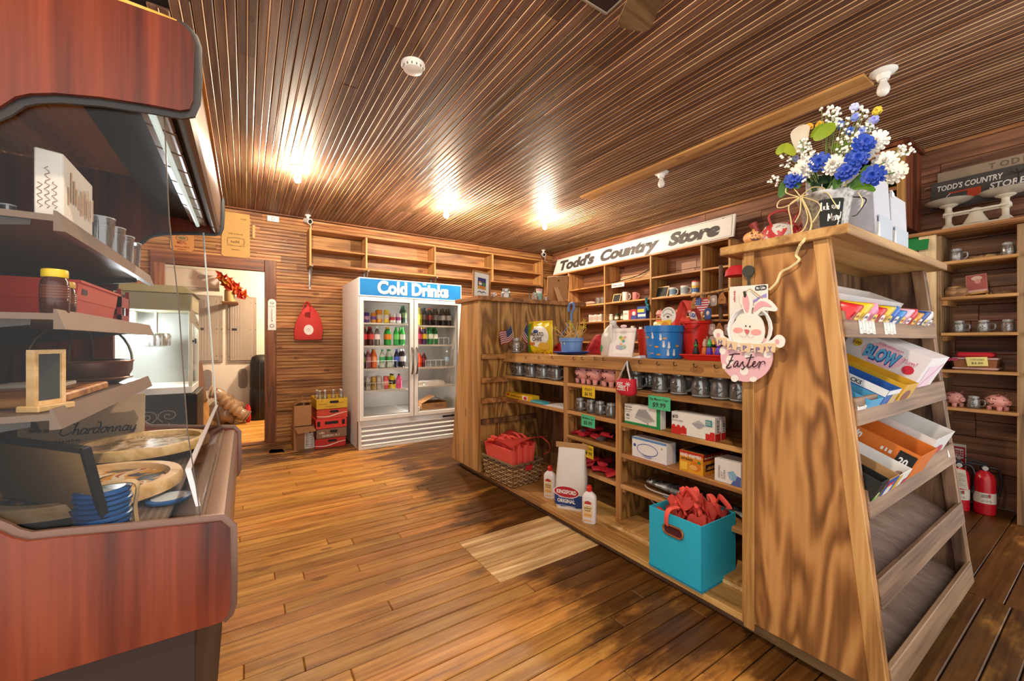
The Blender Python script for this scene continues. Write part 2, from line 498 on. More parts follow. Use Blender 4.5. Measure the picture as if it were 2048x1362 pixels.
# floor: backing slab with boards laid along X
b = B(C('120a06', .9)); b.box(LEFT, RIGHT+.1, FRONT, 8.0,-.06,-.018)
floor = struct(b, 'floor')
BW = .083
def board(par, name, x0, x1, y0, y1, z0, z1, mat, bv=.0025):
    b = B(mat)
    # local origin at the board's own middle so every board carries its own grain
    cx, cy, cz = (x0+x1)/2, (y0+y1)/2, (z0+z1)/2
    b.box(x0-cx, x1-cx, y0-cy, y1-cy, z0-cz, z1-cz, bv)
    o = b.obj(name, par, local=1); o.location = Vector((cx, cy, cz))-wloc(par)
    return o
y = .15
while y < BACK-.02:
    y1 = min(y+BW, BACK)
    patch = 1.78 <= y+.04 <= 2.33
    cuts = [LEFT+.02]
    x = LEFT+RND.uniform(1.6, 3.2)
    while x < 3.0: cuts.append(x); x += RND.uniform(1.5, 3.4)
    cuts.append(3.02)
    if patch: cuts = [c for c in cuts if c < .9]+[1.11]
    for a, c in zip(cuts, cuts[1:]):
        if c <-.3 and y < 2.2: continue
        dz = RND.uniform(-.0012, .0012)
        board(floor, 'floorboard', a+.0008, c-.0008, y+.002, y1-.002,-.018, dz, M_FLOOR, .004)
    y = y1
for k in range(5):
    a = 1.784+k*.11
    board(floor, 'floorboard', 1.112, 1.9, a, a+.107,-.018,-.004+RND.uniform(-.001, .001), M_RAW)
y =-.3
while y < BACK-.02:                                # wider boards in the aisle by the right wall
    y1 = min(y+.128, BACK)
    x = 3.02;
    c = 3.02+RND.uniform(.3, 1.5)
    for a, e in ((3.022, c), (c+.001, RIGHT)):
        if y < 3.3: board(floor, 'floorboard', a, e, y+.002, y1-.002,-.018, RND.uniform(-.0012, .0012), M_FLOOR)
    y = y1
b = B(M_FLOORB)
for k in range(26):
    a = BACK+k*.083
    b.box(-2.6, 2.0, a+.001, a+.082,-.018, RND.uniform(-.001, .001), .002)
o = b.obj('back_room_floorboards', floor); o['kind'] = 'stuff'
# worn wooden threshold of the doorway
tag(board(floor, 'threshold', DX0, DX1+.02, BACK-.06, BACK+.1,-.01, .012, M_TRIMX, .004))

# ceiling of beadboard along Y
b = B(C('1a100a', .9)); b.box(LEFT, RIGHT+.1, FRONT, BACK+.1, CEIL+.014, CEIL+.06)
ceiling = struct(b, 'ceiling')
CW = .09
def ceil_board(x, y0, y1):
    w = CW/2-.0016; L = (y1-y0)/2
    b = B(M_CEIL, M_CEILG)
    # profile: flat, quirk and bead at the middle and along one edge; underside faces -Z
    pr = [(-w, .013), (-w, .003), (-w+.003, 0), (-.0085, 0), (-.006, .0045), (-.0045, .0012), (-.0015,-.0010), (.0015, .0012), (.003, .0045), (.0055, 0), (w-.007, 0), (w-.004, .0012), (w-.002, .0024), (w, .013)]
    A = [b.v((p[0],-L, p[1])) for p in pr]; D = [b.v((p[0], L, p[1])) for p in pr]
    for i in range(len(pr)-1):
        b.mi = 1 if 4 <= i <= 7 or i in (1, 11) else 0
        b.face([A[i], D[i], D[i+1], A[i+1]])
    b.mi = 0; b.face(A[::-1]); b.face(D)
    b.fix()
    o = b.obj('ceiling_board', ceiling, local=1)
    o.location = Vector((x, (y0+y1)/2, CEIL+RND.uniform(-.0008, .0008)))
x = LEFT+.05
while x < RIGHT:
    lo = max(-.55, 2.9-1.35*(x+.6)) if x < .9 else -.3
    cuts = [lo]+sorted(q for q in (RND.uniform(1.2, 3.2), RND.uniform(3.4, 5.3)) if q > lo+.3)+[BACK]
    if len(cuts) == 4 and RND.random() < .3: cuts.pop(1)
    for a, c in zip(cuts, cuts[1:]): ceil_board(x, a+.0008, c-.0008)
    x += CW
t = thing('ceiling_batten', 'long flat plank nailed along the ceiling beside two unlit bulbs', 'plank', (3.16, 2.1, CEIL-.02))
b = B(M_PINEY); b.box(-.085, .085,-1.22, 1.24, 0, .018, .002); b.obj('board', t, local=1)

# back wall with doorway
b = B(C('21120a', .9))
b.box(LEFT, DX0, BACK+.012, BACK+.1, 0, CEIL); b.box(DX1, RIGHT+.1, BACK+.012, BACK+.1, 0, CEIL); b.box(DX0, DX1, BACK+.012, BACK+.1, DZ, CEIL)
wall_back = struct(b, 'wall_back')
def wall_board_x(x0, x1, z):
    h = .083/2-.0018; L = (x1-x0)/2
    b = B(M_WALL)
    pr = [(.012,-h), (.004,-h), (0,-h+.004), (0,-.008), (.005,-.005), (.001,-.001), (.001, .002), (.005, .005), (0, .008), (0, h-.004), (.004, h), (.012, h)]
    A = [b.v((-L, p[0], p[1])) for p in pr]; D = [b.v((L, p[0], p[1])) for p in pr]
    for i in range(len(pr)-1): b.face([A[i], A[i+1], D[i+1], D[i]])
    b.face(A); b.face(D[::-1])
    b.fix()
    o = b.obj('wall_board', wall_back, local=1); o.location = ((x0+x1)/2, BACK, z)
z = .0415
while z < CEIL:
    if z < DZ+.02:
        if z > .5: wall_board_x(LEFT, DX0-.001, z)
        segs = [DX1+.001, RND.uniform(2.0, 3.8), RIGHT]
    else:
        segs = [LEFT, RND.uniform(-.3, .9), RND.uniform(2.0, 3.8), RIGHT]
    for a, c in zip(segs, segs[1:]): wall_board_x(a+.0006, c-.0006, z)
    z += .083
# torn pale paper edge in the gap between wall and ceiling is left as a thin trim strip
b = B(M_TRIMX); b.box(LEFT, RIGHT, BACK-.014, BACK, CEIL-.022, CEIL-.001, .003); struct(b, 'trim_1')
# door casing
door = bpy.data.objects.new('door_1', None); COL.objects.link(door); door.location = ((DX0+DX1)/2, BACK, 0); door['kind'] = 'structure'
b = B(M_TRIM); b.box(DX1-.01, DX1+.115, BACK-.03, BACK-.001, 0, DZ+.13, .004); b.obj('door_casing', door)
b = B(M_TRIM); b.box(DX0-.115, DX0+.01, BACK-.03, BACK-.001, 0, DZ, .004); b.obj('door_casing', door)
b = B(M_TRIMX); b.box(DX0-.115, DX1-.012, BACK-.03, BACK-.001, DZ-.01, DZ+.13, .004); b.obj('lintel', door)
b = B(M_TRIM); b.box(DX1-.002, DX1+.018, BACK, BACK+.12, 0, DZ, .002); b.obj('jamb', door)
b = B(M_TRIMX); b.box(DX0, DX1-.002, BACK, BACK+.12, DZ, DZ+.02, .002); b.obj('jamb', door)

# right wall of wide boards
YR0 =-.02
b = B(C('20130c', .9)); b.box(RIGHT+.014, RIGHT+.1, YR0, BACK+.1, 0, CEIL); wall_right = struct(b, 'wall_right')
def wall_board_y(y0, y1, z, h):
    board(wall_right, 'wall_board', RIGHT, RIGHT+.014, y0+.001, y1-.001, z+.0015, z+h-.0015, M_WALLR, .003)
z = 0
while z < CEIL-.01:
    h = min(.128, CEIL-z)
    c = RND.uniform(2.2, 4.2); d = RND.uniform(.6, 1.4)
    for a, e in ((YR0, d), (d, c), (c, BACK-.001)): wall_board_y(a, e, z, h)
    z += h
b = B(M_SHELFY); b.box(RIGHT-.014, RIGHT, YR0, BACK-.015, CEIL-.03, CEIL-.001, .004); struct(b, 'trim_2')
# left wall (behind the case) and the back room
b = B(M_WALLR); b.box(LEFT-.08, LEFT, 2.2, BACK+.1, 0, CEIL); struct(b, 'wall_left')
M_PLAST = C('efe3cf', .7)
b = B(M_PLAST); b.box(-2.6, 2.0, 7.97, 8.05, 0, 2.6); struct(b, 'wall_far')
b = B(M_PLAST); b.box(2.0, 2.08, BACK+.1, 8.05, 0, 2.6); struct(b, 'wall_east')
b = B(M_PLAST); b.box(-2.68,-2.6, BACK+.1, 8.05, 0, 2.6); struct(b, 'wall_west')
b = B(C('b98f62', .7)); b.box(-2.6, 2.0, BACK+.1, 8.05, 2.42, 2.5); struct(b, 'ceiling_back')
lamp('back_room_lamp', (.9, 6.9, 2.25), BACKROOM_W, (1, .86, .66), .06)
# ================================================================ light bulbs on the ceiling
WHITEP = C('f2efe8', .35)
def bulb(name, label, x, y, lit):
    t = thing(name, label, 'light bulb', (x, y, CEIL-.002), 0, 'bare bulbs in porcelain ceiling holders')
    b = B(WHITEP); b.lathe([(.066, 0), (.066,-.006), (.058,-.014), (.036,-.022), (.03,-.045), (.026,-.052), (0,-.052)], n=20); b.obj('holder', t, 40, local=1)
    m = C('fff0d8', .3, emit=28) if lit else C('f1eee6', .25)
    b = B(m); b.lathe([(.014,-.05), (.016,-.062), (.024,-.08), (.0305,-.1), (.031,-.115), (.026,-.131), (.014,-.142), (0,-.1445)], n=18); b.obj('glass_globe', t, 40, local=1)
    if lit:
        o = lamp('bulb_light', (x, y, CEIL-.15), LAMP_W, (1, .84, .64), .034)
    return t
bulb('light_bulb', 'lit bare bulb on the ceiling in front of the doorway', .40, 4.2, 1)
bulb('light_bulb', 'lit bare bulb on the ceiling above the drinks cooler', 1.98, 4.44, 1)
bulb('light_bulb', 'lit bare bulb on the ceiling nearest the store name sign', 3.25, 4.19, 1)
bulb('light_bulb', 'unlit bare bulb on the ceiling next to the far end of the plank', 3.29, 2.45, 0)
bulb('light_bulb', 'large unlit bare bulb on the ceiling above the flower bucket', 3.16, .815, 0)
bulb('light_bulb', 'added unseen lit bulb on the ceiling in front of the display case', .42, .42, 1)  # added out of view, set forward to light the case's upper end panel
t = thing('smoke_detector', 'round white smoke detector on the beadboard ceiling', 'smoke detector', (.81, 2.28, CEIL-.001))
b = B(WHITEP); b.lathe([(.068, 0), (.068,-.012), (.06,-.02), (.054,-.034), (.03,-.042), (0,-.043)], n=24); b.obj('housing', t, 40, local=1)
b = B(C('3a7a3a', .4, emit=1)); b.ball((.03,-.025,-.036), .004, 6); b.obj('indicator', t, local=1)
b = B(C('55524e', .5))
for k in range(14):
    a = 2*PI*k/14; b.box(-.003, .003,-.001, .001,-.006, .006)
    for v in b.bm.verts[-8:]: v.co = Matrix.Rotation(a, 3, 'Z') @ Vector((v.co.x, v.co.y-.0585, v.co.z-.026))
o = b.obj('vent_slots', t, local=1); o['kind'] = 'stuff'

# ================================================================ display case on the left
CXF, CY0, CY1, CXB =-.026, 1.06, 2.2,-.98
case = thing('display_case', 'open red mahogany deli display case with a glass side and steel shelves', 'display case', (-.5, 1.6, 0))
M_EDGE = C('2a211d', .35)
M_RAIL = C('8a6a58', .35, .3)
INNER = [(-.43, 1.45), (-.42, 1.56), (-.385, 1.62), (-.35, 1.652), (-.333, 1.674), (-.316, 1.685), (-.286, 1.696), (-.228, 1.708), (-.157, 1.716), (-.111, 1.719), (-.096, 1.726), (-.09, 1.746)]
NOSE = [(-.088, 1.865), (-.093, 1.881), (-.105, 1.894), (-.119, 1.898), (-.203, 1.90), (CXB, 1.92)]
LOW = [(-.43, 1.1), (-.41, 1.0), (-.37, .94), (-.35, .923), (-.338, .911), (-.319, .90), (-.286, .897), (-.187, .884), (-.074, .871), (-.043, .868), (-.027, .848), (-.026, .75), (-.027, .681), (-.032, .664), (-.043, .655)]
def end_panel(y0, y1):
    b = B(M_MAHOG); b.prism(INNER[::-1]+LOW+[(CXB, .655)]+NOSE[::-1], 'Y', y0, y1); b.obj('end_panel', case)
    b = B(C('7a5a4c', .3, .4)); ym = (y0+y1)/2
    b.tube([(x, ym, z) for x, z in LOW], .0075, 6, flat=1.9); b.obj('edge_band', case, 1)
    b = B(M_EDGE); b.tube([(x, ym, z) for x, z in INNER+[(-.087, 1.80)]+NOSE[:4]], .006, 6, flat=2.3); b.obj('edge_band', case, 1)
for y0, y1 in ((CY0, CY0+.028), (CY1-.028, CY1)): end_panel(y0, y1)
M_HOOD = wood('honey_wood_hood', 'a05c20', 'd8923e', 'eeb060', 'Y', S=3, ring=4, rough=.3, var=.02, fine=.5, knots=False)
M_TAN = C('a07a5a', .3)
ya, yb = CY0+.028, CY1-.028
b = B(M_HOOD); b.prism([(CXB, 1.93), (-.3, 1.90), (-.13, 1.885), (-.112, 1.87), (-.082, 1.87), (-.083, 1.89), (-.092, 1.906), (-.11, 1.916), (-.14, 1.92), (-.3, 1.93), (CXB, 1.955)], 'Y', ya, yb); b.obj('hood_top', case)
b = B(M_TAN); b.prism([(-.115, 1.735), (-.098, 1.74), (-.091, 1.76), (-.089, 1.868), (-.12, 1.868), (-.12, 1.75)], 'Y', ya, yb); b.obj('hood_front', case, 1)
b = B(C('6b5342', .35, .2)); b.prism([(-.127, 1.74), (-.116, 1.72), (-.108, 1.714), (-.098, 1.718), (-.092, 1.732), (-.098, 1.744)], 'Y', ya, yb); b.obj('hood_rail', case, 1)
b = B(C('1d1a18', .6)); b.prism([(-.13, 1.75), (-.3, 1.77), (-.3, 1.78), (-.127, 1.76)], 'Y', ya, yb); b.obj('hood_soffit', case)
b = B(M_TAN)
for k in range(8):
    y0 = ya+.02+k*(yb-ya-.04)/8; b.prism([(-.19, 1.747), (-.14, 1.734), (-.136, 1.74), (-.186, 1.753)], 'Y', y0, y0+.118)
o = b.obj('reflector_strips', case); o['kind'] = 'stuff'
b = B(C('cfe0d8', .1, emit=.35)); b.tube([(-.165, ya+.05, 1.73), (-.165, yb-.05, 1.73)], .007, 8); b.obj('fluorescent_tube', case, 1)
M_DKMET = C('3a2f28', .45)
def perf(nt_name='perforated_dark_back'):
    m, nt, p = mat_base(nt_name)
    tc = N(nt, 'ShaderNodeTexCoord'); mp = N(nt, 'ShaderNodeMapping'); mp.inputs['Scale'].default_value = (1, 45, 55)
    nt.links.new(tc.outputs['Object'], mp.inputs[0])
    sp = N(nt, 'ShaderNodeSeparateXYZ'); nt.links.new(mp.outputs[0], sp.inputs[0])
    fy = mth(nt, 'LESS_THAN', mth(nt, 'FRACT', sp.outputs[1]), .55); fz = mth(nt, 'LESS_THAN', mth(nt, 'FRACT', sp.outputs[2]), .28)
    c = mixc(nt, mth(nt, 'MULTIPLY', fy, fz), '4a4038', '14100e'); nt.links.new(c, p.inputs['Base Color']); p.inputs['Roughness'].default_value = .5
    return m
b = B(perf()); b.box(-.78,-.765, ya, yb, .8, 1.75); b.obj('back_panel', case)
b = B(M_DKMET); b.box(CXB,-.78, ya, yb, .12, 1.9); b.obj('rear_body', case)
b = B(M_DKMET); b.box(-.78, CXF-.02, ya, yb, .655, .70); b.obj('tank_floor', case)
b = B(C('2e1a0f', .65)); b.box(CXB,-.085, CY0+.01, CY1-.01, .0, .655, .004); b.obj('base_cabinet', case)
def grill():
    m, nt, p = mat_base('slotted_deck')
    tc = N(nt, 'ShaderNodeTexCoord'); mp = N(nt, 'ShaderNodeMapping'); mp.inputs['Scale'].default_value = (70, 90, 1)
    nt.links.new(tc.outputs['Object'], mp.inputs[0]); sp = N(nt, 'ShaderNodeSeparateXYZ'); nt.links.new(mp.outputs[0], sp.inputs[0])
    fx = mth(nt, 'LESS_THAN', mth(nt, 'FRACT', sp.outputs[0]), .6); fy = mth(nt, 'LESS_THAN', mth(nt, 'FRACT', sp.outputs[1]), .5)
    c = mixc(nt, mth(nt, 'MULTIPLY', fx, fy), '6b5648', '120d0a'); nt.links.new(c, p.inputs['Base Color']); p.inputs['Roughness'].default_value = .4
    return m
b = B(C('4b3a30', .4)); b.box(-.765,-.24, ya, yb, .825, .837); b.obj('deck_pan', case)
b = B(grill()); b.box(-.24,-.15, ya, yb, .828, .839); b.obj('air_grille', case)
b = B(C('6f5142', .35)); b.prism([(-.15, .80), (-.15, .822), (-.095, .866), (-.0755, .866), (-.0755, .80)], 'Y', ya, yb); b.obj('inner_rail', case)
b = B(M_RAIL); b.prism([(-.075, .70), (-.075, .862), (-.056, .864), (-.04, .862), (-.032, .846), (CXF-.003, .838), (CXF-.003, .715), (CXF-.02, .68)], 'Y', ya, yb); b.obj('front_rail', case, 1)
# clear acrylic riser along the front, and glass sides
M_ACR = glass('clear_acrylic_riser', 'f0eeea', .05, .3)
M_AEDGE = C('d8d0d4', .2)
b = B(M_ACR); b.hexa([(-.084, ya+.005, .87), (-.080, ya+.005, .87), (-.080, yb-.005, .87), (-.084, yb-.005, .87), (-.104, ya+.03, .972), (-.100, ya+.03, .972), (-.100, yb-.005, .972), (-.104, yb-.005, .972)]); rs = b.obj('front_riser', case)
b = B(M_AEDGE); b.hexa([(-.108, ya+.03, .972), (-.098, ya+.03, .972), (-.098, yb-.005, .972), (-.108, yb-.005, .972), (-.108, ya+.03, .977), (-.098, ya+.03, .977), (-.098, yb-.005, .977), (-.108, yb-.005, .977)]); b.obj('polished_edge', rs)
b = B(M_AEDGE); b.hexa([(-.088, ya+.002, .90), (-.080, ya+.002, .90), (-.080, ya+.005, .90), (-.088, ya+.005, .90), (-.108, ya+.026, .975), (-.098, ya+.026, .975), (-.098, ya+.03, .975), (-.108, ya+.03, .975)]); b.obj('polished_edge', rs)
def side_glass(y, edge, em, er):
    b = B(M_GLASS)
    b.prism([(-.765, .83)]+[(-.40, .96)]+LOW[3:9]+edge+INNER[::-1][2:-2]+[(-.765, 1.60)], 'Y', y-.002, y+.002)
    g = b.obj('side_glass', case)
    b = B(em); b.tube([(x, y, z) for x, z in edge], er, 6); b.obj('glass_edge', g)
side_glass(CY0+.02, [(-.078, .872), (-.101, 1.067), (-.115, 1.326), (-.13, 1.498), (-.138, 1.708)], C('5a4636', .2), .0012)
side_glass(CY1-.02, [(-.095, .885), (-.106, .964), (-.134, 1.428), (-.15, 1.715)], C('eef6f2', .1), .0035)
M_SH = C('7a6250', .4, .2)
SH = []
for z, xf_ in ((1.487,-.30), (1.303,-.30), (1.115,-.305)):
    b = B(M_SH)
    b.box(-.765, xf_, CY0+.045, CY1-.2, z-.012, z)
    b.prism([(xf_, z-.03), (xf_+.016, z-.03), (xf_+.004, z+.008), (xf_, z+.008)], 'Y', CY0+.045, CY1-.2)
    sh = b.obj('steel_shelf', case)
    for yy in (CY0+.05, CY1-.215):
        b = B(M_DKMET); b.prism([(-.765, z-.085), (-.74, z-.085), (-.33, z-.022), (-.33, z-.012), (-.765, z-.012)], 'Y', yy, yy+.004); b.obj('shelf_bracket', sh)

# ================================================================ counter between two tall end caps
GX, GZ = 1.755, 1.62           # outer face of the end caps, their height
YN, YF = .89, 3.25             # inner faces of the end caps
GB = 3.0                       # far side of the unit
SX, ST = 2.05, 1.145           # shelf front and counter height
ctr = thing('store_counter', 'long wooden shop counter with shelves between two tall sloped end racks', 'counter', (2.4, 2.1, 0))
def cbox(name, mat,*a, bv=.003, par=None):
    b = B(mat); b.box(*a, bv); return b.obj(name, par or ctr)
# plinth and bottom boards
cbox('plinth', wood('plinth_board', '3a2417', '66462e', '8a6642', 'Y', S=4, ring=5, rough=.6, var=.1), 1.822, GB-.06, .48, 3.72, 0, .04)
cbox('bottom_board', M_PINEY, 1.795, GB, YN, 2.36, .04, .07)
cbox('bottom_board', M_PINEY, 1.795, GB, 2.362, 3.8, .04, .07)
# far end cap
fp = [(YF, .071), (3.80, .071), (3.585, GZ), (YF, GZ)]
b = B(M_PLYB); b.prism(fp, 'X', GX, GX+.02, .002); b.obj('end_side_panel', ctr)
b = B(M_PLYB); b.prism(fp, 'X', GB-.02, GB, .002); b.obj('end_side_panel', ctr)
cbox('end_back_panel', M_PLYZ, GX+.021, GB-.021, YF, YF+.02, .071, GZ, bv=.001)
cbox('end_stile', M_PINEZ, GX-.002, GX+.022, YF-.021, YF-.001, .071, GZ, bv=.002)
cbox('end_top_board', M_SHELFY, GX-.03, GB+.03, YF-.06, 3.66, GZ, GZ+.04)
for z in (1.09, .875, .69, .50, .30):
    cbox('shelf_cleat', M_DARKZ if z < .6 else M_SHELFY, GX+.025, SX+.35 if z < .6 else SX, YF-.04, YF-.001, z, z+.045, bv=.003)
# near end cap: plywood sides with stiles, racks between them
npf = [(YN, .085), (.435, .085), (.60, GZ), (YN, GZ)]
for x0, x1, m in ((GX, GX+.02, M_PLYZ), (GB-.02, GB, M_RACKZ)):
    b = B(m); b.prism(npf, 'X', x0, x1, .002); b.obj('end_side_panel', ctr)
    b = B(M_PINEZ if x0 < 2 else M_RACKZ)
    e = .012 if x0 < 2 else -.03
    xa, xb = (x0-e, x0-.0005) if x0 < 2 else (x0-.03, x0-.0005)
    b.prism([(.437, .086), (.485, .086), (.648, GZ-.001), (.602, GZ-.001)], 'X', xa, xb, .002); b.obj('end_stile', ctr)
cbox('end_stile', M_PINEZ, GX-.012, GX-.0005, YN-.034, YN+.006, .06, GZ, bv=.002)
cbox('end_stile', M_PINEZ, GX+.0, GX+.02, YN+.0005, YN+.018, .071, GZ, bv=.002)
cbox('end_back_panel', M_RACKZ, GX+.021, GB-.021, YN-.02, YN, .1, GZ, bv=.001)
cbox('end_top_board', M_PINEX, GX-.035, GB+.06, .535, .985, GZ, GZ+.036)
def edge_y(z): return .435+(z-.085)*(.60-.435)/(GZ-.085)
RACK = []
for zf in (1.285, .975, .665, .375, .095):
    yf = edge_y(zf)
    zb = zf+.16 if zf > .3 else zf+.1
    b = B(M_RACKS)
    b.hexa([(GX+.022, yf+.012, zf-.012), (GB-.022, yf+.012, zf-.012), (GB-.022, YN-.022, zb-.012), (GX+.022, YN-.022, zb-.012), (GX+.022, yf+.012, zf), (GB-.022, yf+.012, zf), (GB-.022, YN-.022, zb), (GX+.022, YN-.022, zb)])
    b.obj('rack_shelf', ctr)
    t0 = zf-.02; t1 = zf+.075; s = (.60-.435)/(GZ-.085)
    b = B(M_RACKX)
    b.hexa([(GX+.021, edge_y(t0)-.006, t0), (GB-.021, edge_y(t0)-.006, t0), (GB-.021, edge_y(t0)+.012, t0), (GX+.021, edge_y(t0)+.012, t0),
            (GX+.021, edge_y(t1)-.006, t1), (GB-.021, edge_y(t1)-.006, t1), (GB-.021, edge_y(t1)+.012, t1), (GX+.021, edge_y(t1)+.012, t1)], .003)
    b.obj('rack_lip', ctr)
    RACK.append((zf, zb, yf))
# counter body
D1, D2 = 2.372, 1.848
cbox('counter_top', M_PINEY, SX-.005, GB-.03, YN+.001, YF-.001, ST-.028, ST)
cbox('front_apron', M_PINEY, SX-.026, SX-.006, YN+.02, YF+.0, ST-.082, ST+.001)
cbox('back_board', M_DARKZ, 2.45, 2.465, YN+.002, YF-.002, .071, ST-.03, bv=0)
for d in (D1, D2):
    cbox('upright', M_PLYZ, SX+.005, 2.448, d-.009, d+.009, .071, ST-.03, bv=.001)
    cbox('face_stile', M_PINEZ, SX-.014, SX+.004, d-.022, d+.022, .071, ST-.083)
SHELVES = {}
def cshelf(key, y0, y1, z, cl=True):
    cbox('shelf', M_SHELFY, SX, 2.448, y0, y1, z-.02, z)
    cbox('shelf_edge', M_PINEY, SX-.012, SX-.0005, y0+.003, y1-.003, z-.026, z+.001)
    if cl:
        for yy in ((y0+.001, y0+.03), (y1-.03, y1-.001)):
            cbox('shelf_cleat', M_PINEX, SX+.006, 2.44, yy[0], yy[1], z-.055, z-.021, bv=.002)
    SHELVES[key] = z
def zpx(px, py): return P(px, py, 'X', SX-.012).z

cshelf('L1', D1+.0095, YF-.001, .935); cshelf('L2', D1+.0095, YF-.001, .728)
for k_, z_ in (('M1', .938), ('M2', .731), ('M3', .545), ('M4', .322)): cshelf(k_, D2+.0095, D1-.0095, z_)
for k_, z_ in (('R1', .938), ('R2', .725), ('R3', .525), ('R4', .324)): cshelf(k_, YN+.02, D2-.0095, z_)
for z_ in (.40, .17):
    cbox('shelf_cleat', M_PINEX, SX+.0, 2.44, YN+.019, YN+.05, z_, z_+.045)
# cup hooks along the apron
for px_, py_ in ((1025, 714), (1054, 715), (1080, 715), (1107, 715), (1150, 717), (1167, 717), (1193, 717), (1210, 718), (1282, 724), (1318, 727), (1352, 728), (1392, 731), (1434, 733)):
    q = P(px_, py_, 'X', SX-.028)
    b = B(C('3a322c', .35, .6)); b.tube([(q.x+.004, q.y+.012, q.z+.008), (q.x-.012, q.y+.008, q.z+.008), (q.x-.02, q.y+.002, q.z-.002), (q.x-.018, q.y-.008, q.z-.01), (q.x-.012, q.y-.016, q.z-.004)], .0022, 5); b.obj('cup_hook', ctr, 1)
# ================================================================ two-door drinks cooler
KX0, KX1, KY0, KY1, KZ = 1.085, 2.385, 4.86, 5.80, 1.99
CW_ = C('ece9e6', .35); CW2 = C('dcd8d4', .4); M_GREY = C('8f8a84', .4)
cool = thing('drinks_cooler', 'white two-door glass drinks cooler with a blue header sign', 'cooler', ((KX0+KX1)/2, (KY0+KY1)/2, 0))
b = B(CW_); b.box(KX0, KX0+.03, KY0+.04, KY1, .0, KZ, .004); b.obj('side_panel', cool)
b = B(CW_); b.box(KX1-.03, KX1, KY0+.04, KY1, .0, KZ, .004); b.obj('side_panel', cool)
b = B(CW_); b.box(KX0+.03, KX1-.03, KY0+.04, KY1, KZ-.03, KZ, .002); b.obj('top_panel', cool)
b = B(C('c9c4bb', .4)); b.box(KX0+.03, KX1-.03, KY1-.06, KY1, .3, KZ-.03); b.obj('back_liner', cool)
for a in (KX0+.03, KX1-.05):
    b = B(C('c9c4bb', .4)); b.box(a, a+.02, KY0+.06, KY1-.06, .34, 1.76); b.obj('side_liner', cool)
b = B(CW_); b.box(KX0+.03, KX1-.03, KY0+.05, KY1-.06, .30, .345); b.obj('floor_liner', cool)
b = B(CW_); b.box(KX0+.03, KX1-.03, KY0+.05, KY1-.06, 1.765, 1.78); b.obj('roof_liner', cool)
b = B(CW_); b.box((KX0+KX1)/2-.022, (KX0+KX1)/2+.022, KY0+.05, KY0+.1, .345, 1.765, .002); b.obj('centre_mullion', cool)
# header sign
b = B(CW_); b.box(KX0, KX1, KY0+.0, KY0+.04, 1.775, KZ, .004); hd = b.obj('header', cool)
def sky_blue():
    m, nt, p = mat_base('header_blue')
    tc = N(nt, 'ShaderNodeTexCoord'); n = N(nt, 'ShaderNodeTexNoise'); n.inputs['Scale'].default_value = 3
    nt.links.new(tc.outputs['Object'], n.inputs['Vector'])
    nt.links.new(ramp(nt, n.outputs['Fac'], [(.4, '1070b8'), (.75, '2b86c8')]), p.inputs['Base Color']); p.inputs['Roughness'].default_value = .3
    return m
b = B(); F = Face(b, (KX0+.012, KY0, 1.788), (1, 0, 0), (0, 0, 1))
F.rect(0, 0, KX1-KX0-.024, .19, sky_blue())
F.text('Cold Drinks', .203, .026, .142, C('1a2f4c', .5), w=.905, bold=.045, res=3)
F.text('Cold Drinks', .198, .031, .142, C('f4f2ee', .4), w=.905, bold=.045, res=3)
F.rect(.755, .165, .80, .192, C('e9dcb8', .5))
b.obj('header_print', hd)
# doors
def cooler_door(x0, x1, hx):
    z0, z1 = .335, 1.765
    b = B(CW_); f = .045
    b.box(x0, x0+f, KY0-.012, KY0+.035, z0, z1, .003); b.box(x1-f, x1, KY0-.012, KY0+.035, z0, z1, .003)
    b.box(x0+f, x1-f, KY0-.011, KY0+.034, z1-f, z1, .003); b.box(x0+f, x1-f, KY0-.011, KY0+.034, z0, z0+f, .003)
    d = b.obj('door', cool)
    b = B(M_GREY); g = f
    for a in ((x0+g, x0+g+.008), (x1-g-.008, x1-g)): b.box(a[0], a[1], KY0+.0, KY0+.03, z0+g, z1-g)
    b.box(x0+g+.008, x1-g-.008, KY0, KY0+.03, z1-g-.008, z1-g); b.box(x0+g+.008, x1-g-.008, KY0, KY0+.03, z0+g, z0+g+.008)
    b.obj('gasket', d)
    b = B(M_GLASS); b.box(x0+g, x1-g, KY0+.008, KY0+.012, z0+g, z1-g); b.obj('pane', d)
    b = B(C('9a948c', .25, .9)); b.tube(bez([(hx, KY0-.012, 1.17), (hx, KY0-.03, 1.165), (hx, KY0-.05, 1.08), (hx, KY0-.05, .96), (hx, KY0-.03, .865), (hx, KY0-.012, .86)]), .011, 8); b.obj('handle', d, 1)
XM = (KX0+KX1)/2
cooler_door(KX0+.006, XM-.006, XM-.028); cooler_door(XM+.006, KX1-.006, XM+.03)
# louvred kick grille, each slat a part
b = B(CW2); b.box(KX0+.0, KX1-.0, KY0+.06, KY0+.08, .02, .33); b.box(KX0, KX0+.03, KY0, KY0+.06, 0, .33, .003); b.box(KX1-.03, KX1, KY0, KY0+.06, 0, .33, .003)
b.box(KX0+.03, KX1-.03, KY0+.002, KY0+.06, 0, .028, .002); b.obj('kick_frame', cool)
for k in range(5):
    z = .035+k*.055
    b = B(CW_); b.prism([(KY0+.006, z), (KY0+.006, z+.014), (KY0+.045, z+.05), (KY0+.05, z+.05), (KY0+.012, z)], 'X', KX0+.03, KX1-.03); b.obj('louvre', cool)
b = B(M_BLACK); b.box(2.12, 2.34, KY0-.0, KY0+.01, .278, .3, .002); b.obj('rating_plate', cool)
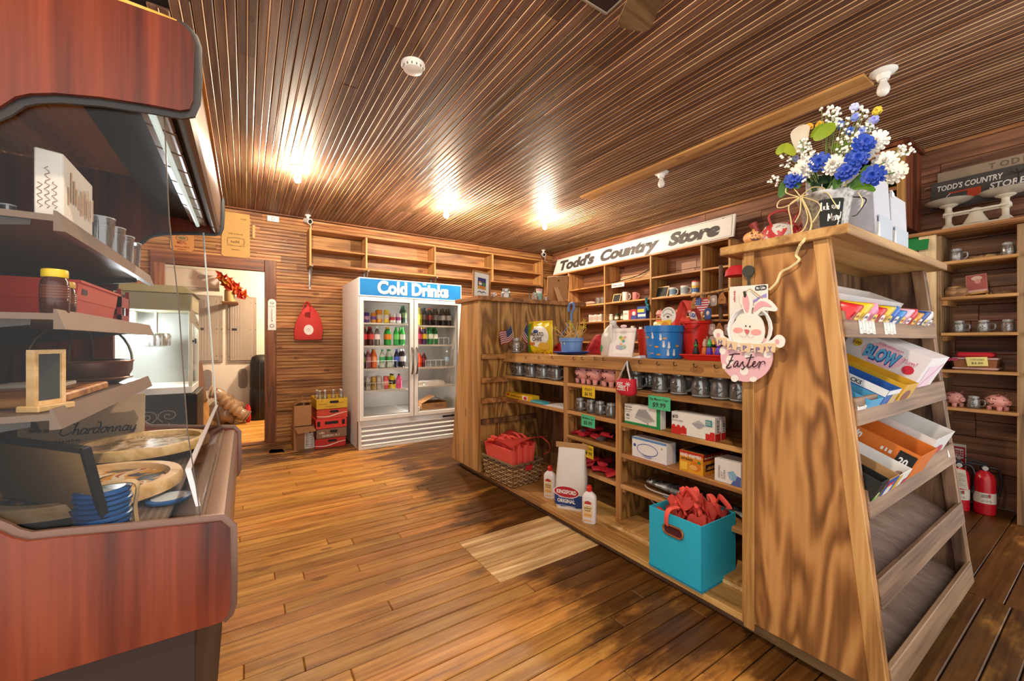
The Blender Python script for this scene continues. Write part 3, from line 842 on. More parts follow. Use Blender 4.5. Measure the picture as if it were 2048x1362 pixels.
# glowing strip and lamps added behind the mullion to brighten the cooler's inside
b = B(C('f4f6f4', .3, emit=2.5)); b.box(XM-.012, XM+.012, KY0+.101, KY0+.115, .4, 1.72, .003); b.obj('added_light_strip', cool)
for z in (.6, 1.05, 1.5): lamp('cooler_fill_light', (XM, KY0+.14, z), 1.6, (1, .97, .92), .03)
# wire shelves
SHZ = {'L': [1.475, 1.203, .93, .67], 'R': [1.458, 1.212, .923, .683]}
M_WIRE = C('d9d2c6', .35, .3)
for side, (x0, x1) in (('L', (KX0+.055, XM-.03)), ('R', (XM+.03, KX1-.055))):
    for z in SHZ[side]+[.365]:
        b = B(M_WIRE)
        b.box(x0, x1, KY0+.085, KY0+.1, z-.022, z-.002)
        b.box(x0, x1, KY1-.1, KY1-.09, z-.012, z-.002)
        n = 22
        for i in range(n):
            x = x0+(x1-x0)*(i+.5)/n
            b.box(x-.002, x+.002, KY0+.1, KY1-.1, z-.008, z-.003)
        b.obj('wire_shelf', cool)
for z, xs in ((SHZ['R'][1], (2.04, 2.11, 2.18, 2.25)), (SHZ['R'][2], (1.93, 2.0, 2.07, 2.14, 2.21)), (SHZ['L'][1], (1.33, 1.36)), (SHZ['L'][3], (1.2, 1.3, 1.4, 1.5)), (SHZ['L'][2], (1.2, 1.32, 1.45, 1.56))):
    b = B(C('e8ecea', .2))
    for x in xs:
        for dy in (.105, .7): b.tube([(x, KY0+dy, z), (x, KY0+dy, z+.085)], .002, 5)
        b.tube([(x, KY0+.105, z+.085), (x, KY0+.7, z+.085)], .002, 5)
    b.tube([(xs[0], KY0+.105, z+.085), (xs[-1], KY0+.105, z+.085)], .002, 5)
    o = b.obj('lane_divider', cool); o['kind'] = 'stuff'

# ---------------------------------------------------------------- the drinks, each a thing of its own
_proto = {}
def drink(kind, body, top, lab, label, loc, group):
    k = (kind, body, top, lab)
    if k in _proto: return dup(_proto[k], loc, 0, label, group)
    t = thing({'bottle': 'soda_bottle', 'can': 'soda_can', 'tall': 'tall_can', 'water': 'water_bottle', 'squat': 'juice_bottle'}[kind], label, 'can' if kind in ('can', 'tall') else 'bottle', loc, 0, group)
    mb = C(body, .18) if kind != 'water' else M_JAR
    if kind in ('can', 'tall'):
        h = .122 if kind == 'can' else .16; r = .033
        b = B(mb); b.lathe([(.026, 0), (r, .008), (r, h-.012), (.027, h)], n=14)
        b.m(C(lab, .3)); b.lathe([(r+.0006, h*.3), (r+.0006, h*.62)], n=14); b.obj('body', t, 40, local=1)
        b = B(C(top, .3, .6)); b.lathe([(.0275, h-.002), (.0275, h+.001), (.025, h-.001), (0, h-.001)], n=14); b.obj('lid', t, 40, local=1)
    else:
        H = {'bottle': .225, 'water': .205, 'squat': .18}[kind]; r = .034 if kind != 'squat' else .036
        b = B(mb); b.lathe([(.024, 0), (r, .01), (r*.93, H*.28), (r, H*.42), (r, H*.62), (r*.72, H*.78), (.0125, H*.9), (.0125, H*.95), (0, H*.95)], n=14); b.obj('body', t, 40, local=1)
        b = B(C(lab, .35)); b.lathe([(r*.965+.0012, H*.32), (r+.0012, H*.43), (r+.0012, H*.6)], n=14); b.obj('wrapper', t, 40, local=1)
        b = B(C(top, .35)); b.lathe([(.0142, H*.9), (.0142, H*.985), (.012, H), (0, H)], n=12); b.obj('cap', t, 40, local=1)
    _proto[k] = t
    return t
DY = KY0+.15
def cx(c): return P(670+c*.2938, 700, 'Y', DY).x
DR = {
 ('L', 0): [('can', '5a3a8a', 'c8c8c8', 'd8a0c8', 'purple soda can', 215), ('can', 'e8962e', 'd0d0d0', '7a50a8', 'orange soda can with a purple band', 262), ('tall', 'f0a030', 'd0d0d0', 'f4e8c8', 'orange and cream tall can', 304), ('tall', 'f0d040', 'd0d0d0', 'f8f4e0', 'yellow tall can with a white band', 350), ('can', 'e8e4e0', 'c8c8c8', 'c83a3a', 'white soda can with a red band', 392), ('can', 'ece4ea', 'c8c8c8', 'b04a8a', 'white soda can with a magenta band', 433), ('bottle', '2a4a2a', '2a6a3a', '7a8a5a', 'dark green bottle', 470)],
 ('L', 1): [('bottle', '4a2420', 'c8202a', 'd8343a', 'cola bottle with a red label', 200), ('bottle', '55251e', 'c8202a', 'e04a44', 'reddish cola bottle with a red cap', 243), ('bottle', '6a5a56', 'e8e8e8', 'e8d8d4', 'grey cola bottle with a pale label', 287), ('bottle', '2f9a3a', 'e8c82a', 'e88a2a', 'green bottle with an orange label', 363), ('bottle', '2a9a40', '3aa83a', '6ac85a', 'bright green bottle', 416), ('bottle', '38a848', '4ab84a', 'e8f0d8', 'green bottle with a white label', 460)],
 ('L', 2): [('bottle', '2c221e', '2a6a3a', '4a6a3a', 'dark bottle with a green cap', 190), ('bottle', '8a4a50', 'd8a0a8', 'c8848c', 'pink soda bottle', 226), ('bottle', 'e06a30', 'e88a3a', 'f0a070', 'orange soda bottle', 268), ('bottle', 'b8c8b8', '3a9a5a', '48a868', 'clear bottle with a green label', 320), ('bottle', 'c8d4c8', '2a8a3a', '3a9a4a', 'clear bottle with a dark green label', 374), ('bottle', '1c2440', '2a48b0', '4a68d0', 'dark cola bottle with a blue cap', 420), ('bottle', '2a201e', 'e0e0e0', 'e4e0dc', 'dark cola bottle with a white label', 461)],
 ('L', 3): [('tall', '6a6660', 'b8b8b8', '3a3a3a', 'grey tall can', 193), ('tall', 'b8b0a4', 'c8c8c8', '8a8478', 'silver tall can', 220), ('tall', 'b8923a', 'c8c8c8', '8a6a2a', 'gold tall can', 263), ('tall', 'c4bcb4', 'c8c8c8', 'a8a098', 'pale silver tall can', 301), ('tall', 'c85048', 'd0d0d0', 'e8a090', 'red tall can', 347), ('squat', 'e8d028', '2a2a2a', '3a3420', 'yellow sports drink bottle', 393), ('squat', 'e04a7a', '2a2a2a', 'e86a9a', 'pink sports drink bottle', 435)],
 ('R', 0): [('bottle', 'a8a030', 'c8a020', 'd8d048', 'yellow green soda bottle', 576), ('bottle', '2a1c1a', '2a2a2a', '6a5a50', 'dark bottle with a brown label', 607), ('bottle', '33201c', 'c83a20', 'b84a3a', 'dark bottle with a red label', 648), ('bottle', '2a1c1a', '3a3a3a', '8a847c', 'dark bottle with a grey label', 687), ('bottle', '2a1c1a', '444444', 'dcd8d0', 'dark bottle with a white label', 737), ('bottle', '2a1a18', '444444', 'c8c2b8', 'dark bottle with a cream label', 775)],
 ('R', 1): [('bottle', '7a2a3a', 'c83a4a', 'd84a6a', 'red bottle with a pink label', 573), ('bottle', '4a2a5a', 'e8c82a', 'd8b830', 'purple bottle with a yellow label', 607), ('bottle', '2a7a3a', '2a8a3a', 'd8e0c8', 'green bottle with a pale label', 648), ('bottle', '1f6a34', '2a8a3a', 'e8f0e0', 'dark green bottle with a white label', 684)],
 ('R', 2): [('squat', 'c83a20', 'b82a1a', 'e05030', 'red juice bottle', 576), ('squat', '4a1a1c', '6a2020', '7a2a2a', 'dark red juice bottle', 606), ('water', 'c8d8e0', 'e8f0f4', 'a8c4dc', 'clear water bottle with a pale blue label', 763)],
}
for (side, k), row in DR.items():
    z = SHZ[side][k]
    for i, (kind, body, top, lab, word, c) in enumerate(row):
        where = "%s cooler door's %s shelf" % ('left' if side == 'L' else 'right', ('top', 'second', 'third', 'fourth')[k])
        grp = 'drinks in the cooler'
        drink(kind, body, top, lab, '%s, front of %s' % (word, where), (cx(c), DY+RND.uniform(-.01, .01), z), grp)
        if kind != 'water' and (i+k) % 2 == 0 or word.startswith('green') or (side, k) == ('R', 0):
            drink(kind, body, top, lab, '%s, behind one on %s' % (word, where), (cx(c)+.002, DY+.085, z), grp)
# flat packs and a torn carton in the bottom of the right side
def carton(name, label, cat, x0, x1, y0, y1, z0, z1, mat, group=None, flaps=0):
    t = thing(name, label, cat, ((x0+x1)/2, (y0+y1)/2, z0), 0, group)
    b = B(mat); b.box(x0, x1, y0, y1, z0, z1, .002); b.obj('carton', t); return t
carton('snack_pack', 'small white pack on the fourth right-hand cooler shelf', 'box', 1.79, 1.90, DY-.03, DY+.1, SHZ['R'][3], SHZ['R'][3]+.05, C('e4d8c4', .5))
t = carton('food_tray', 'long flat white tray on the fourth right-hand cooler shelf', 'tray', 1.93, 2.2, DY-.02, DY+.2, SHZ['R'][3], SHZ['R'][3]+.035, C('ddd4c8', .5))
b = B(C('f4f0ea', .3)); b.box(1.935, 2.195, DY-.015, DY+.195, SHZ['R'][3]+.036, SHZ['R'][3]+.05, .004); b.obj('lid', t)
M_CARD = C('a9784a', .7, var=.2)
t = thing('torn_carton', 'torn open brown carton at the bottom of the right cooler side', 'box', (2.03, DY+.1, .366))
b = B(M_CARD)
for a in ((1.87, 2.22, DY-.06, DY-.055), (1.87, 2.22, DY+.2, DY+.205), (1.87, 1.875, DY-.055, DY+.2), (2.215, 2.22, DY-.055, DY+.2)): b.box(*a, .366, .46)
b.box(1.87, 2.22, DY-.055, DY+.2, .366, .37); b.obj('tray', t)
b = B(M_CARD); b.hexa([(1.88, DY-.05, .46), (2.05, DY-.05, .54), (2.05, DY+.15, .54), (1.88, DY+.15, .46), (1.878, DY-.05, .464), (2.048, DY-.05, .544), (2.048, DY+.15, .544), (1.878, DY+.15, .464)]); b.obj('flap', t)
b = B(C('8a5a34', .7)); b.hexa([(2.05, DY-.06, .535), (2.215, DY-.06, .47), (2.215, DY+.15, .47), (2.05, DY+.15, .535), (2.05, DY-.06, .54), (2.216, DY-.06, .475), (2.216, DY+.15, .475), (2.05, DY+.15, .54)]); b.obj('flap', t)
b = B(); Face(b, (1.87, DY-.06, .37), (1, 0, 0), (0, 0, 1)).text('FOODS', .18, .035, .025, C('2a4a7a')).rect(.25, .005, .32, .012, C('c8442a')); b.obj('print', t)
carton('white_carton', 'small white carton in the bottom corner beside the torn carton', 'box', 1.78, 1.85, DY-.05, DY+.02, .366, .42, C('e6e0d8', .5))

# ================================================================ crates, bottles and cartons by the doorway
M_CRATEIN = C('6b4a2c', .7)
def crate(label, z, x0, x1, y0, y1, mat, prints, plastic=False, h=.114):
    t = thing('soda_crate' if not plastic else 'plastic_crate', label, 'crate', ((x0+x1)/2, (y0+y1)/2, z), 0, 'soda crates stacked beside the cooler')
    w = .013
    b = B(mat); b.box(x0, x1, y0, y0+w, z+.001, z+h-.002, .002)
    e = b.obj('front_end', t)
    b = B(mat); b.box(x0, x1, y1-w, y1, z+.001, z+h-.002, .002); b.obj('rear_end', t)
    for a in ((x0, x0+w), (x1-w, x1)):
        for zz in ((z+.001, z+h*.44), (z+h*.52, z+h*.93)):
            b = B(mat); b.box(a[0], a[1], y0+w, y1-w, zz[0], zz[1], .0015); b.obj('side_slat', t)
    b = B(M_CRATEIN); b.box(x0+w, x1-w, y0+w, y1-w, z+.002, z+.01); b.obj('bottom', t)
    b = B(); F = Face(b, (x0, y0, z), (1, 0, 0), (0, 0, 1)); W_ = x1-x0
    prints(F, W_, h); b.obj('print', e)
    return t
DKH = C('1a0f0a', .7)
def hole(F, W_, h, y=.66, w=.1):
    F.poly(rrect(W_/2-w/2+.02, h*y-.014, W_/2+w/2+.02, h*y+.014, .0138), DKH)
def p_yellow(F, W_, h):
    F.text('79', .045, h*.72, .014, C('6a4a1a')); F.scrib(.025, h*.45, .09, .011, C('7a5a1a')); F.stroke([(.2+k*.006, h*.55+.007*math.sin(k*1.8)) for k in range(17)], .003, C('6a4a1a'))
    F.scrib(.09, h*.2, .13, .01, C('7a5a1a')); hole(F, W_, h)
def p_wave(F, W_, h):
    F.stroke([(W_*x, h*(.3-.1*math.sin(x*5.2)*(1-x*.4)+.38*max(0, x-.42))) for x in [i/16 for i in range(17)]], [.012-.006*abs(i/8-1) for i in range(17)], C('eedccb', .5)); hole(F, W_, h, .7)
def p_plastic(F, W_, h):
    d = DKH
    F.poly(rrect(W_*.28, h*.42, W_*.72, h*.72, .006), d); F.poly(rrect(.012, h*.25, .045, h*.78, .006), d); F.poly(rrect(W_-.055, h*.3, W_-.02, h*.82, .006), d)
def p_grey(F, W_, h):
    F.scrib(.03, h*.5, .06, .025, C('d8cdbd', .6)); F.text('SALISBURY, N. C.', .06, h*.17, .022, C('e4dccf', .6), w=.2, bold=.02)
    for i in range(14): F.ell(RND.uniform(.02, W_-.02), RND.uniform(.02, h-.01), RND.uniform(.004, .012), RND.uniform(.002, .005), C('b44a3a', .6), 7)
    hole(F, W_, h, .68, .085)
cx0, cy0 = .685, 5.2
crate('bright red wooden soda crate with a white wave at the bottom of the stack', .0, cx0-.01, cx0+.325, cy0+.0, cy0+.44, C('c3251d', .5, var=.25), p_wave)
crate('weathered grey soda crate with worn white lettering', .1145, cx0+.005, cx0+.335, cy0-.005, cy0+.44, C('8e6a54', .6, var=.35), p_grey)
crate('red plastic bottle crate with three dark openings', .229, cx0-.0, cx0+.335, cy0-.01, cy0+.43, C('d8372a', .35), p_plastic, True)
crate('faded red wooden soda crate with a white wave under the yellow crate', .3435, cx0+.01, cx0+.345, cy0-.005, cy0+.44, C('d0442f', .5, var=.25), p_wave)
crate('yellow wooden soda crate on top of the stack holding empty bottles', .458, cx0+.005, cx0+.345, cy0-.012, cy0+.44, C('dcb02a', .5, var=.3), p_yellow, h=.12)
def glass_bottle(label, x, y, z):
    k = 'gb'
    if k in _proto: return dup(_proto[k], (x, y, z), 0, label)
    t = thing('empty_glass_bottle', label, 'bottle', (x, y, z), 0, 'empty bottles in the yellow crate')
    b = B(M_JAR); b.lathe([(.024, 0), (.028, .006), (.027, .06), (.024, .09), (.028, .12), (.02, .15), (.0125, .175), (.011, .195), (.0125, .2), (.01, .203)], n=12)
    b.obj('bottle_glass', t, 40, local=1);
    b = B(C('d8d4ce', .2)); b.lathe([(.0118, .188), (.0135, .191), (.0135, .2), (.0115, .203)], n=12); b.obj('lip', t, 40, local=1)
    _proto[k] = t; return t
for i, (dx, dy) in enumerate(((.045, .06), (.11, .12), (.2, .1), (.28, .05), (.03, .17), (.29, .15), (.1, .05))):
    glass_bottle('clear empty glass bottle in the yellow crate, %s from its left end' % ORD[sorted((.045, .11, .2, .28, .03, .29, .1)).index(dx)], cx0+.005+dx, cy0+dy, .469)
def openbox(name, label, x0, x1, y0, y1, z0, z1, mat, flaps, group=None):
    t = thing(name, label, 'box', ((x0+x1)/2, (y0+y1)/2, z0), 0, group); w = .004
    b = B(mat); b.box(x0, x1, y0, y0+w, z0, z1); b.box(x0, x1, y1-w, y1, z0, z1); b.box(x0, x0+w, y0+w, y1-w, z0, z1); b.box(x1-w, x1, y0+w, y1-w, z0, z1); b.box(x0+w, x1-w, y0+w, y1-w, z0, z0+w); b.obj('carton', t)
    for f in flaps:
        b = B(C('b8875a', .7, var=.15)); b.poly(f); b.solid(.003); b.obj('flap', t)
    return t
bx0, bx1, by0, by1 = .478, .66, 5.24, 5.56
t = openbox('cardboard_box', 'lower brown cardboard box with papers in its opened front', bx0-.015, bx1+.01, by0, by1, .001, .27, M_CARD,
        [[(bx0-.01, by0-.001, .268), (bx1+.005, by0-.001, .268), (bx1+.02, by0-.1, .225), (bx0+.01, by0-.1, .212)], [(bx1+.0, by0-.003, .268), (bx1+.0, by0-.09, .22), (bx1+.003, by0-.09, .17), (bx1+.003, by0-.003, .13)]])
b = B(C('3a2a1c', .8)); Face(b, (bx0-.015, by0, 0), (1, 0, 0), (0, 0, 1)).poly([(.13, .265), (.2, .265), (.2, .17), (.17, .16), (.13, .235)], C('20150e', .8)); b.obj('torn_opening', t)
t = thing('paper_sheaf', 'white printed papers sticking out of the lower cardboard box', 'papers', (.6, by0-.012, .03))
b = B(C('ece8e2', .6)); b.prism([(.57, .012), (.675, .012), (.668, .19), (.645, .205), (.63, .185), (.605, .21), (.572, .215)], 'Y', by0-.007, by0-.003); b.obj('sheets', t)
b = B(); F = Face(b, (.57, by0-.007, .012), (1, 0, 0), (0, 0, 1))
for i in range(9): F.rect(.01, .03+i*.017, .035+.01*(i % 2), .036+i*.017, C('4a4a4a'))
for i in range(11): F.rect(.055+(i % 2)*.02, .02+i*.013, .09, .025+i*.013, C('8a8a8a'))
b.obj('print', t)
openbox('cardboard_box', 'upper open brown cardboard box leaning its flaps up above the lower box', bx0-.01, bx1-.015, by0+.03, by1-.05, .2745, .51, C('ad7c4e', .7, var=.15),
        [[(bx0-.01, by0+.03, .51), (bx0-.01, by1-.06, .51), (bx0+.1, by1-.08, .60), (bx0+.1, by0+.06, .585)], [(bx1-.015, by0+.03, .505), (bx1-.015, by1-.06, .505), (bx0+.11, by1-.08, .59), (bx0+.11, by0+.06, .59)]])
t = thing('floor_mat_scrap', 'small tan scrap of board lying on the floor by the doorway', 'scrap', (.29, 5.48, 0))
b = B(C('b08a5a', .7, var=.3)); b.poly([(.22, 5.30, .0035), (.37, 5.27, .0035), (.36, 5.42, .0035), (.24, 5.46, .0035)]); b.solid(.003); b.obj('scrap_board', t)
# ================================================================ what stands in the display case
S1, S2, S3, DK = 1.488, 1.304, 1.116, .84
M_LWOOD = wood('pale_craft_wood', 'c49a5e', 'dcb47a', 'ecca98', 'Y', S=9, ring=3, rough=.5, var=.1, fine=.6, knots=False)
M_LWOODX = wood('pale_craft_wood_across', 'c49a5e', 'dcb47a', 'ecca98', 'X', S=9, ring=3, rough=.5, var=.1, fine=.6, knots=False)
t = thing('gift_box', 'white cardboard gift box with handwriting standing on the top case shelf', 'box', (-.33, 1.25, S1))
b = B(C('e9e0d2', .6)); b.hexa([(-.338, 1.15, S1), (-.298, 1.15, S1), (-.298, 1.33, S1), (-.338, 1.33, S1), (-.338, 1.15, S1+.135), (-.298, 1.15, S1+.13), (-.298, 1.33, S1+.125), (-.338, 1.33, S1+.13)], .002); b.obj('carton', t)
b = B(); F = Face(b, (-.338, 1.15, S1), (1, 0, 0), (0, 0, 1)); ink = C('7a3a34')
for i in range(3): F.stroke([(.011+i*.01-.003+.004*math.sin(k*1.9), .02+k*.004) for k in range((13, 21, 14)[i])], .0012, ink)
b.obj('handwriting', t)
_b = B(); F = Face(_b, (-.298, 1.15, S1), (0, 1, 0), (0, 0, 1));
for i in range(10): F.rect(.02+.015*i, .03+RND.uniform(0, .02), .028+.015*i, .07+RND.uniform(0, .04), C('d0a878' if i % 2 else 'b88a5c', .6))
_b.obj('side_print', t)
def tumbler(label, x, y, z, r=.034, h=.11):
    t = thing('drinking_glass', label, 'glass', (x, y, z), 0, 'glasses on the top case shelf')
    b = B(M_JAR); b.lathe([(r*.8, 0), (r*.82, .004), (r, h), (r-.003, h), (r*.76, .012), (0, .01)], n=18); b.obj('tumbler', t, 40, local=1)
    b = B(C('f0f0ee', .15)); b.lathe([(r-.003, h-.001), (r+.0008, h-.001), (r+.0008, h+.0015), (r-.003, h+.0015)], n=18); b.obj('rim', t, 40, local=1); return t
tumbler('wide clear tumbler on the top case shelf, next to the white gift box',-.345, 1.60, S1)
tumbler('clear tumbler on the top case shelf, second from the white gift box',-.345, 1.72, S1)
tumbler('clear tumbler on the top case shelf, third from the white gift box',-.345, 1.84, S1)
tumbler('clear tumbler at the far end of the top case shelf',-.345, 1.95, S1)
tumbler('tiny shot glass on the top case shelf near the open end',-.40, 1.24, S1, .012, .035)
def honey_jar(label, x, y, z, s, cap):
    t = thing('honey_jar', label, 'jar', (x, y, z), 0, 'ribbed honey jars');
    b = B(C('4a2418', .12)); b.lathe([(.024*s, 0), (.028*s, .006*s), (.028*s, .03*s), (.0295*s, .033*s), (.028*s, .037*s), (.028*s, .075*s), (.026*s, .088*s), (.022*s, .096*s), (.022*s, .1*s)], n=18)
    b.obj('jar_body', t, 50, local=1)
    b = B(C('6a3a28', .12))
    for k in range(5): b.lathe([(.0283*s, (.042+k*.007)*s), (.0293*s, (.045+k*.007)*s), (.0283*s, (.048+k*.007)*s)], n=18)
    o = b.obj('ribs', t, 50, local=1); o['kind'] = 'stuff'
    b = B(C(cap, .35)); b.lathe([(.0245*s, .097*s), (.0255*s, .099*s), (.0255*s, .115*s), (.024*s, .118*s), (0, .118*s)], n=20); b.obj('screw_lid', t, 40, local=1); return t
honey_jar('big dark jar with a bright yellow lid on the middle case shelf',-.314, 1.165, S2, .74, 'f0c81c')
honey_jar('smaller dark jar with a gold lid behind the yellow-lidded jar',-.322, 1.25, S2, .62, 'c8a040')
def bin_(label, x0, x1, y0, y1, z, h, col):
    t = thing('plastic_bin', label, 'bin', ((x0+x1)/2, (y0+y1)/2, z), 0, 'red plastic bins on the middle case shelf')
    i = .012
    b = B(C(col, .35))
    def ring(zz, q, w=0): return [(x0+q+w, y0+q+w, zz), (x1-q-w, y0+q+w, zz), (x1-q-w, y1-q-w, zz), (x0+q+w, y1-q-w, zz)]
    R_ = [ring(z, i), ring(z+h*.5, i*.5), ring(z+h*.53, i*.5-.002), ring(z+h-.006, .0), ring(z+h-.006,-.006), ring(z+h,-.006), ring(z+h, .003), ring(z+.004, i+.003)]
    vs = [[b.v(p) for p in r] for r in R_]
    for A, D in zip(vs, vs[1:]):
        for k in range(4): b.face([A[k], A[(k+1) % 4], D[(k+1) % 4], D[k]])
    b.face(vs[0][::-1]); b.face(vs[-1]); b.obj('bin_body', t)
    b = B(C('3a0c08', .6)); Face(b, (x1-.002, y0+.03, z+h*.66), (0, 1, 0), (0, 0, 1)).poly(rrect(0, 0, .045, .018, .009), C('3a0c08', .6)); b.obj('hand_hole', t)
    return t
bin_('red plastic bin on the middle case shelf behind the jars',-.50,-.345, 1.43, 1.80, S2, .098, 'e0402c')
bin_('dark red plastic bin at the back of the middle case shelf',-.72,-.53, 1.25, 1.6, S2, .098, '8a1c16')
t = thing('gift_crate', 'small red slatted box of dark jars at the end of the middle case shelf', 'box', (-.41, 1.9, S2))
for z in (0, .06):
    b = B(C('a81c24', .5)); b.box(-.46,-.345, 1.84, 1.845, S2+z, S2+z+.035); b.box(-.35,-.345, 1.845, 1.96, S2+z, S2+z+.035); b.obj('slat', t)
b = B(C('a81c24', .5)); b.box(-.355,-.345, 1.84, 1.85, S2, S2+.12); b.box(-.355,-.345, 1.95, 1.96, S2, S2+.12); b.obj('corner_post', t)
b = B(C('2a1414', .4)); b.box(-.455,-.356, 1.85, 1.95, S2, S2+.11); b.obj('contents', t)
t = thing('mini_chalkboard', 'small upright chalkboard in a pale wood stand on the lowest case shelf', 'chalkboard', (-.325, 1.165, S3), math.radians(62))
b = B(M_LWOOD); b.box(-.036, .036,-.02, .02, 0, .012, .002); b.obj('stand_base', t, local=1)
for x in (-.03, .022):
    b = B(M_LWOOD); b.box(x, x+.008,-.007, .007, .012, .118); b.obj('frame_side', t, local=1)
for z in (.012, .11):
    b = B(M_LWOOD); b.box(-.022, .022,-.007, .007, z, z+.008); b.obj('frame_rail', t, local=1)
b = B(C('3c3c3c', .7)); b.box(-.022, .022,-.003, .003, .02, .11); b.obj('slate', t, local=1)
t = thing('cutting_board', 'brown wooden cutting board lying flat on the lowest case shelf', 'board', (-.46, 1.4, S3))
M_CUT = wood('oiled_cutting_board', '6a3a14', 'a8642a', 'c88640', 'X', S=7, ring=3, rough=.4, var=.1)
b = B(M_CUT); b.box(-.62,-.33, 1.22, 1.62, S3, S3+.02, .004); b.obj('board', t)
b = B(M_CUT); b.box(-.72,-.60, 1.25, 1.4, S3, S3+.02, .003); b.obj('handle', t)
t = thing('napkin_pack', 'small white paper packet lying on the brown cutting board', 'packet', (-.45, 1.5, S3+.0205)); b = B(C('e6dccc', .6)); b.box(-.50,-.38, 1.47, 1.56, S3+.0205, S3+.03, .002); b.obj('packet', t)
t = thing('copper_basket', 'round dark copper basket with a hoop handle on the lowest case shelf', 'basket', (-.43, 1.81, S3))
mc = C('5a3424', .3, .4)
b = B(mc); b.lathe([(.085, 0), (.105, .012), (.118, .04), (.12, .07), (.116, .074), (.112, .07), (.11, .04), (.08, .012), (0, .01)], (-.43, 1.81, S3), 24); b.obj('bowl', t, 40)
b = B(C('8a5a40', .3, .5)); b.tube([(-.43+.119*math.cos(a), 1.81+.119*math.sin(a), S3+.072) for a in [2*PI*k/24 for k in range(24)]], .004, 6, closed=True); b.tube([(-.43+.117*math.cos(a), 1.81+.117*math.sin(a), S3+.02) for a in [2*PI*k/24 for k in range(24)]], .003, 6, closed=True); b.obj('rim_wire', t, 1)
b = B(C('6a5a4c', .3, .6)); b.tube([(-.43-.118*math.cos(a), 1.81, S3+.07+.13*math.sin(a)) for a in [PI*k/16 for k in range(17)]], .0035, 6); b.tube([(-.43, 1.81-.118*math.cos(a), S3+.07+.12*math.sin(a)) for a in [PI*k/16 for k in range(17)]], .003, 6); b.obj('handle', t, 1)
# wine sign leaning at the far end
def script(F, name, x, y, h, mat, wd):
    F.text(name, x, y, h, mat, w=wd, shear=.45)
t = thing('wine_sign', 'rustic sign reading Chardonnay leaning inside the display case', 'sign', (-.5, 2.14, DK))
b = B(C('c8ac88', .7, var=.35)); b.hexa([(-.665, 2.12, DK), (-.332, 2.12, DK), (-.332, 2.128, DK), (-.665, 2.128, DK), (-.665, 2.145, DK+.205), (-.332, 2.145, DK+.205), (-.332, 2.153, DK+.205), (-.665, 2.153, DK+.205)]); b.obj('board', t)
b = B(); F = Face(b, (-.665, 2.12, DK), (1, 0, 0), (0, .025, .205)); ink = C('2c2420', .6)
def word_chardonnay(F, ox, oy, s, w, m):
    """joined handwriting drawn stroke by stroke; one unit is the small-letter height"""
    U = lambda pts: F.stroke([(ox+(x+y*.25)*s, oy+y*s) for x, y in bez(pts, 5)], w, m)
    U([(1.5, 1.75), (1.3, 2.1), (.75, 2.05), (.2, 1.4), (.05, .6), (.4, .05), (1.0, .15), (1.5, .6)])
    U([(1.75, 0), (1.8, 1.3), (1.95, 2.1), (1.75, 1.7), (1.75, 0)]); U([(1.75, .4), (2.0, .9), (2.3, .9), (2.35, .4), (2.4, .05), (2.65, .15)])
    U([(3.4, .8), (3.0, 1.0), (2.7, .6), (2.75, .1), (3.1, .05), (3.4, .6), (3.4, .95), (3.4, .1), (3.65, .1)])
    U([(3.7, 0), (3.75, .9), (3.9, .7), (4.2, .95), (4.3, .8)])
    U([(5.0, .8), (4.6, 1.0), (4.35, .6), (4.4, .1), (4.75, .05), (5.0, .5), (5.05, 1.4), (4.8, 2.0), (4.5, 1.9)]); U([(5.02, .8), (5.0, .1), (5.2, .1)])
    U([(5.75, .95), (5.4, .8), (5.35, .2), (5.65, .02), (6.0, .3), (6.0, .8), (5.75, .95), (6.2, .85)])
    for q in (6.3, 7.3): U([(q, .9), (q, 0), (q+.05, .5), (q+.35, .92), (q+.6, .75), (q+.6, .1), (q+.85, .1)])
    U([(9.0, .8), (8.6, 1.0), (8.3, .6), (8.35, .1), (8.7, .05), (9.0, .6), (9.0, .95), (9.0, .1), (9.25, .1)])
    U([(9.35, .9), (9.4, .2), (9.7, .05), (9.95, .5), (10.0, .95), (9.95,-.4), (9.6,-.95), (9.4,-.6), (10.2, .3)])
word_chardonnay(F, .1, .068, .0205, .0042, ink)
for i in range(18): F.ell(.05+RND.uniform(-.025, .025), .13+RND.uniform(-.04, .03), .008, .007, C('4a3a34', .7), 8)
F.rect(.03, .03, .3, .032, C('4a3a30', .7)); F.scrib(.06, .045, .1, .01, C('4a3a30', .7))
b.obj('lettering', t)
def barrel_tray(name, label, x, y, z, r, cols):
    t = thing(name, label, 'tray', (x, y, z), RND.uniform(0, 6), 'round wooden trays on the case floor')
    b = B(M_LWOODX); b.lathe([(r-.03, 0), (r, 0), (r+.002, .02), (r-.002, .03), (r-.026, .03), (r-.03, .012)], n=40); b.obj('rim', t, 40, local=1)
    m, nt, p = mat_base('painted_tray_'+str(len(_mats))); _mats[(name, x)] = m
    tc = N(nt, 'ShaderNodeTexCoord'); vo = N(nt, 'ShaderNodeTexNoise'); vo.inputs['Scale'].default_value = 14; vo.inputs['Distortion'].default_value = 1.2
    nt.links.new(tc.outputs['Object'], vo.inputs['Vector'])
    nt.links.new(ramp(nt, vo.outputs['Fac'], [(.3+.4*i/(len(cols)-1), c) for i, c in enumerate(cols)], 'CONSTANT'), p.inputs['Base Color']); p.inputs['Roughness'].default_value = .25
    b = B(m); b.lathe([(r-.029, .006), (r-.029, .014), (0, .014)], n=40); b.obj('painted_top', t, local=1)
    return t
barrel_tray('round_tray', 'round pale-rimmed wooden tray at the far end of the display case floor',-.30, 1.935, DK+.03, .185, ['3a2a20', '8a6a4a', 'c8a880', 'd8c8b0', '7a4a3a', 'e0d4c0'])
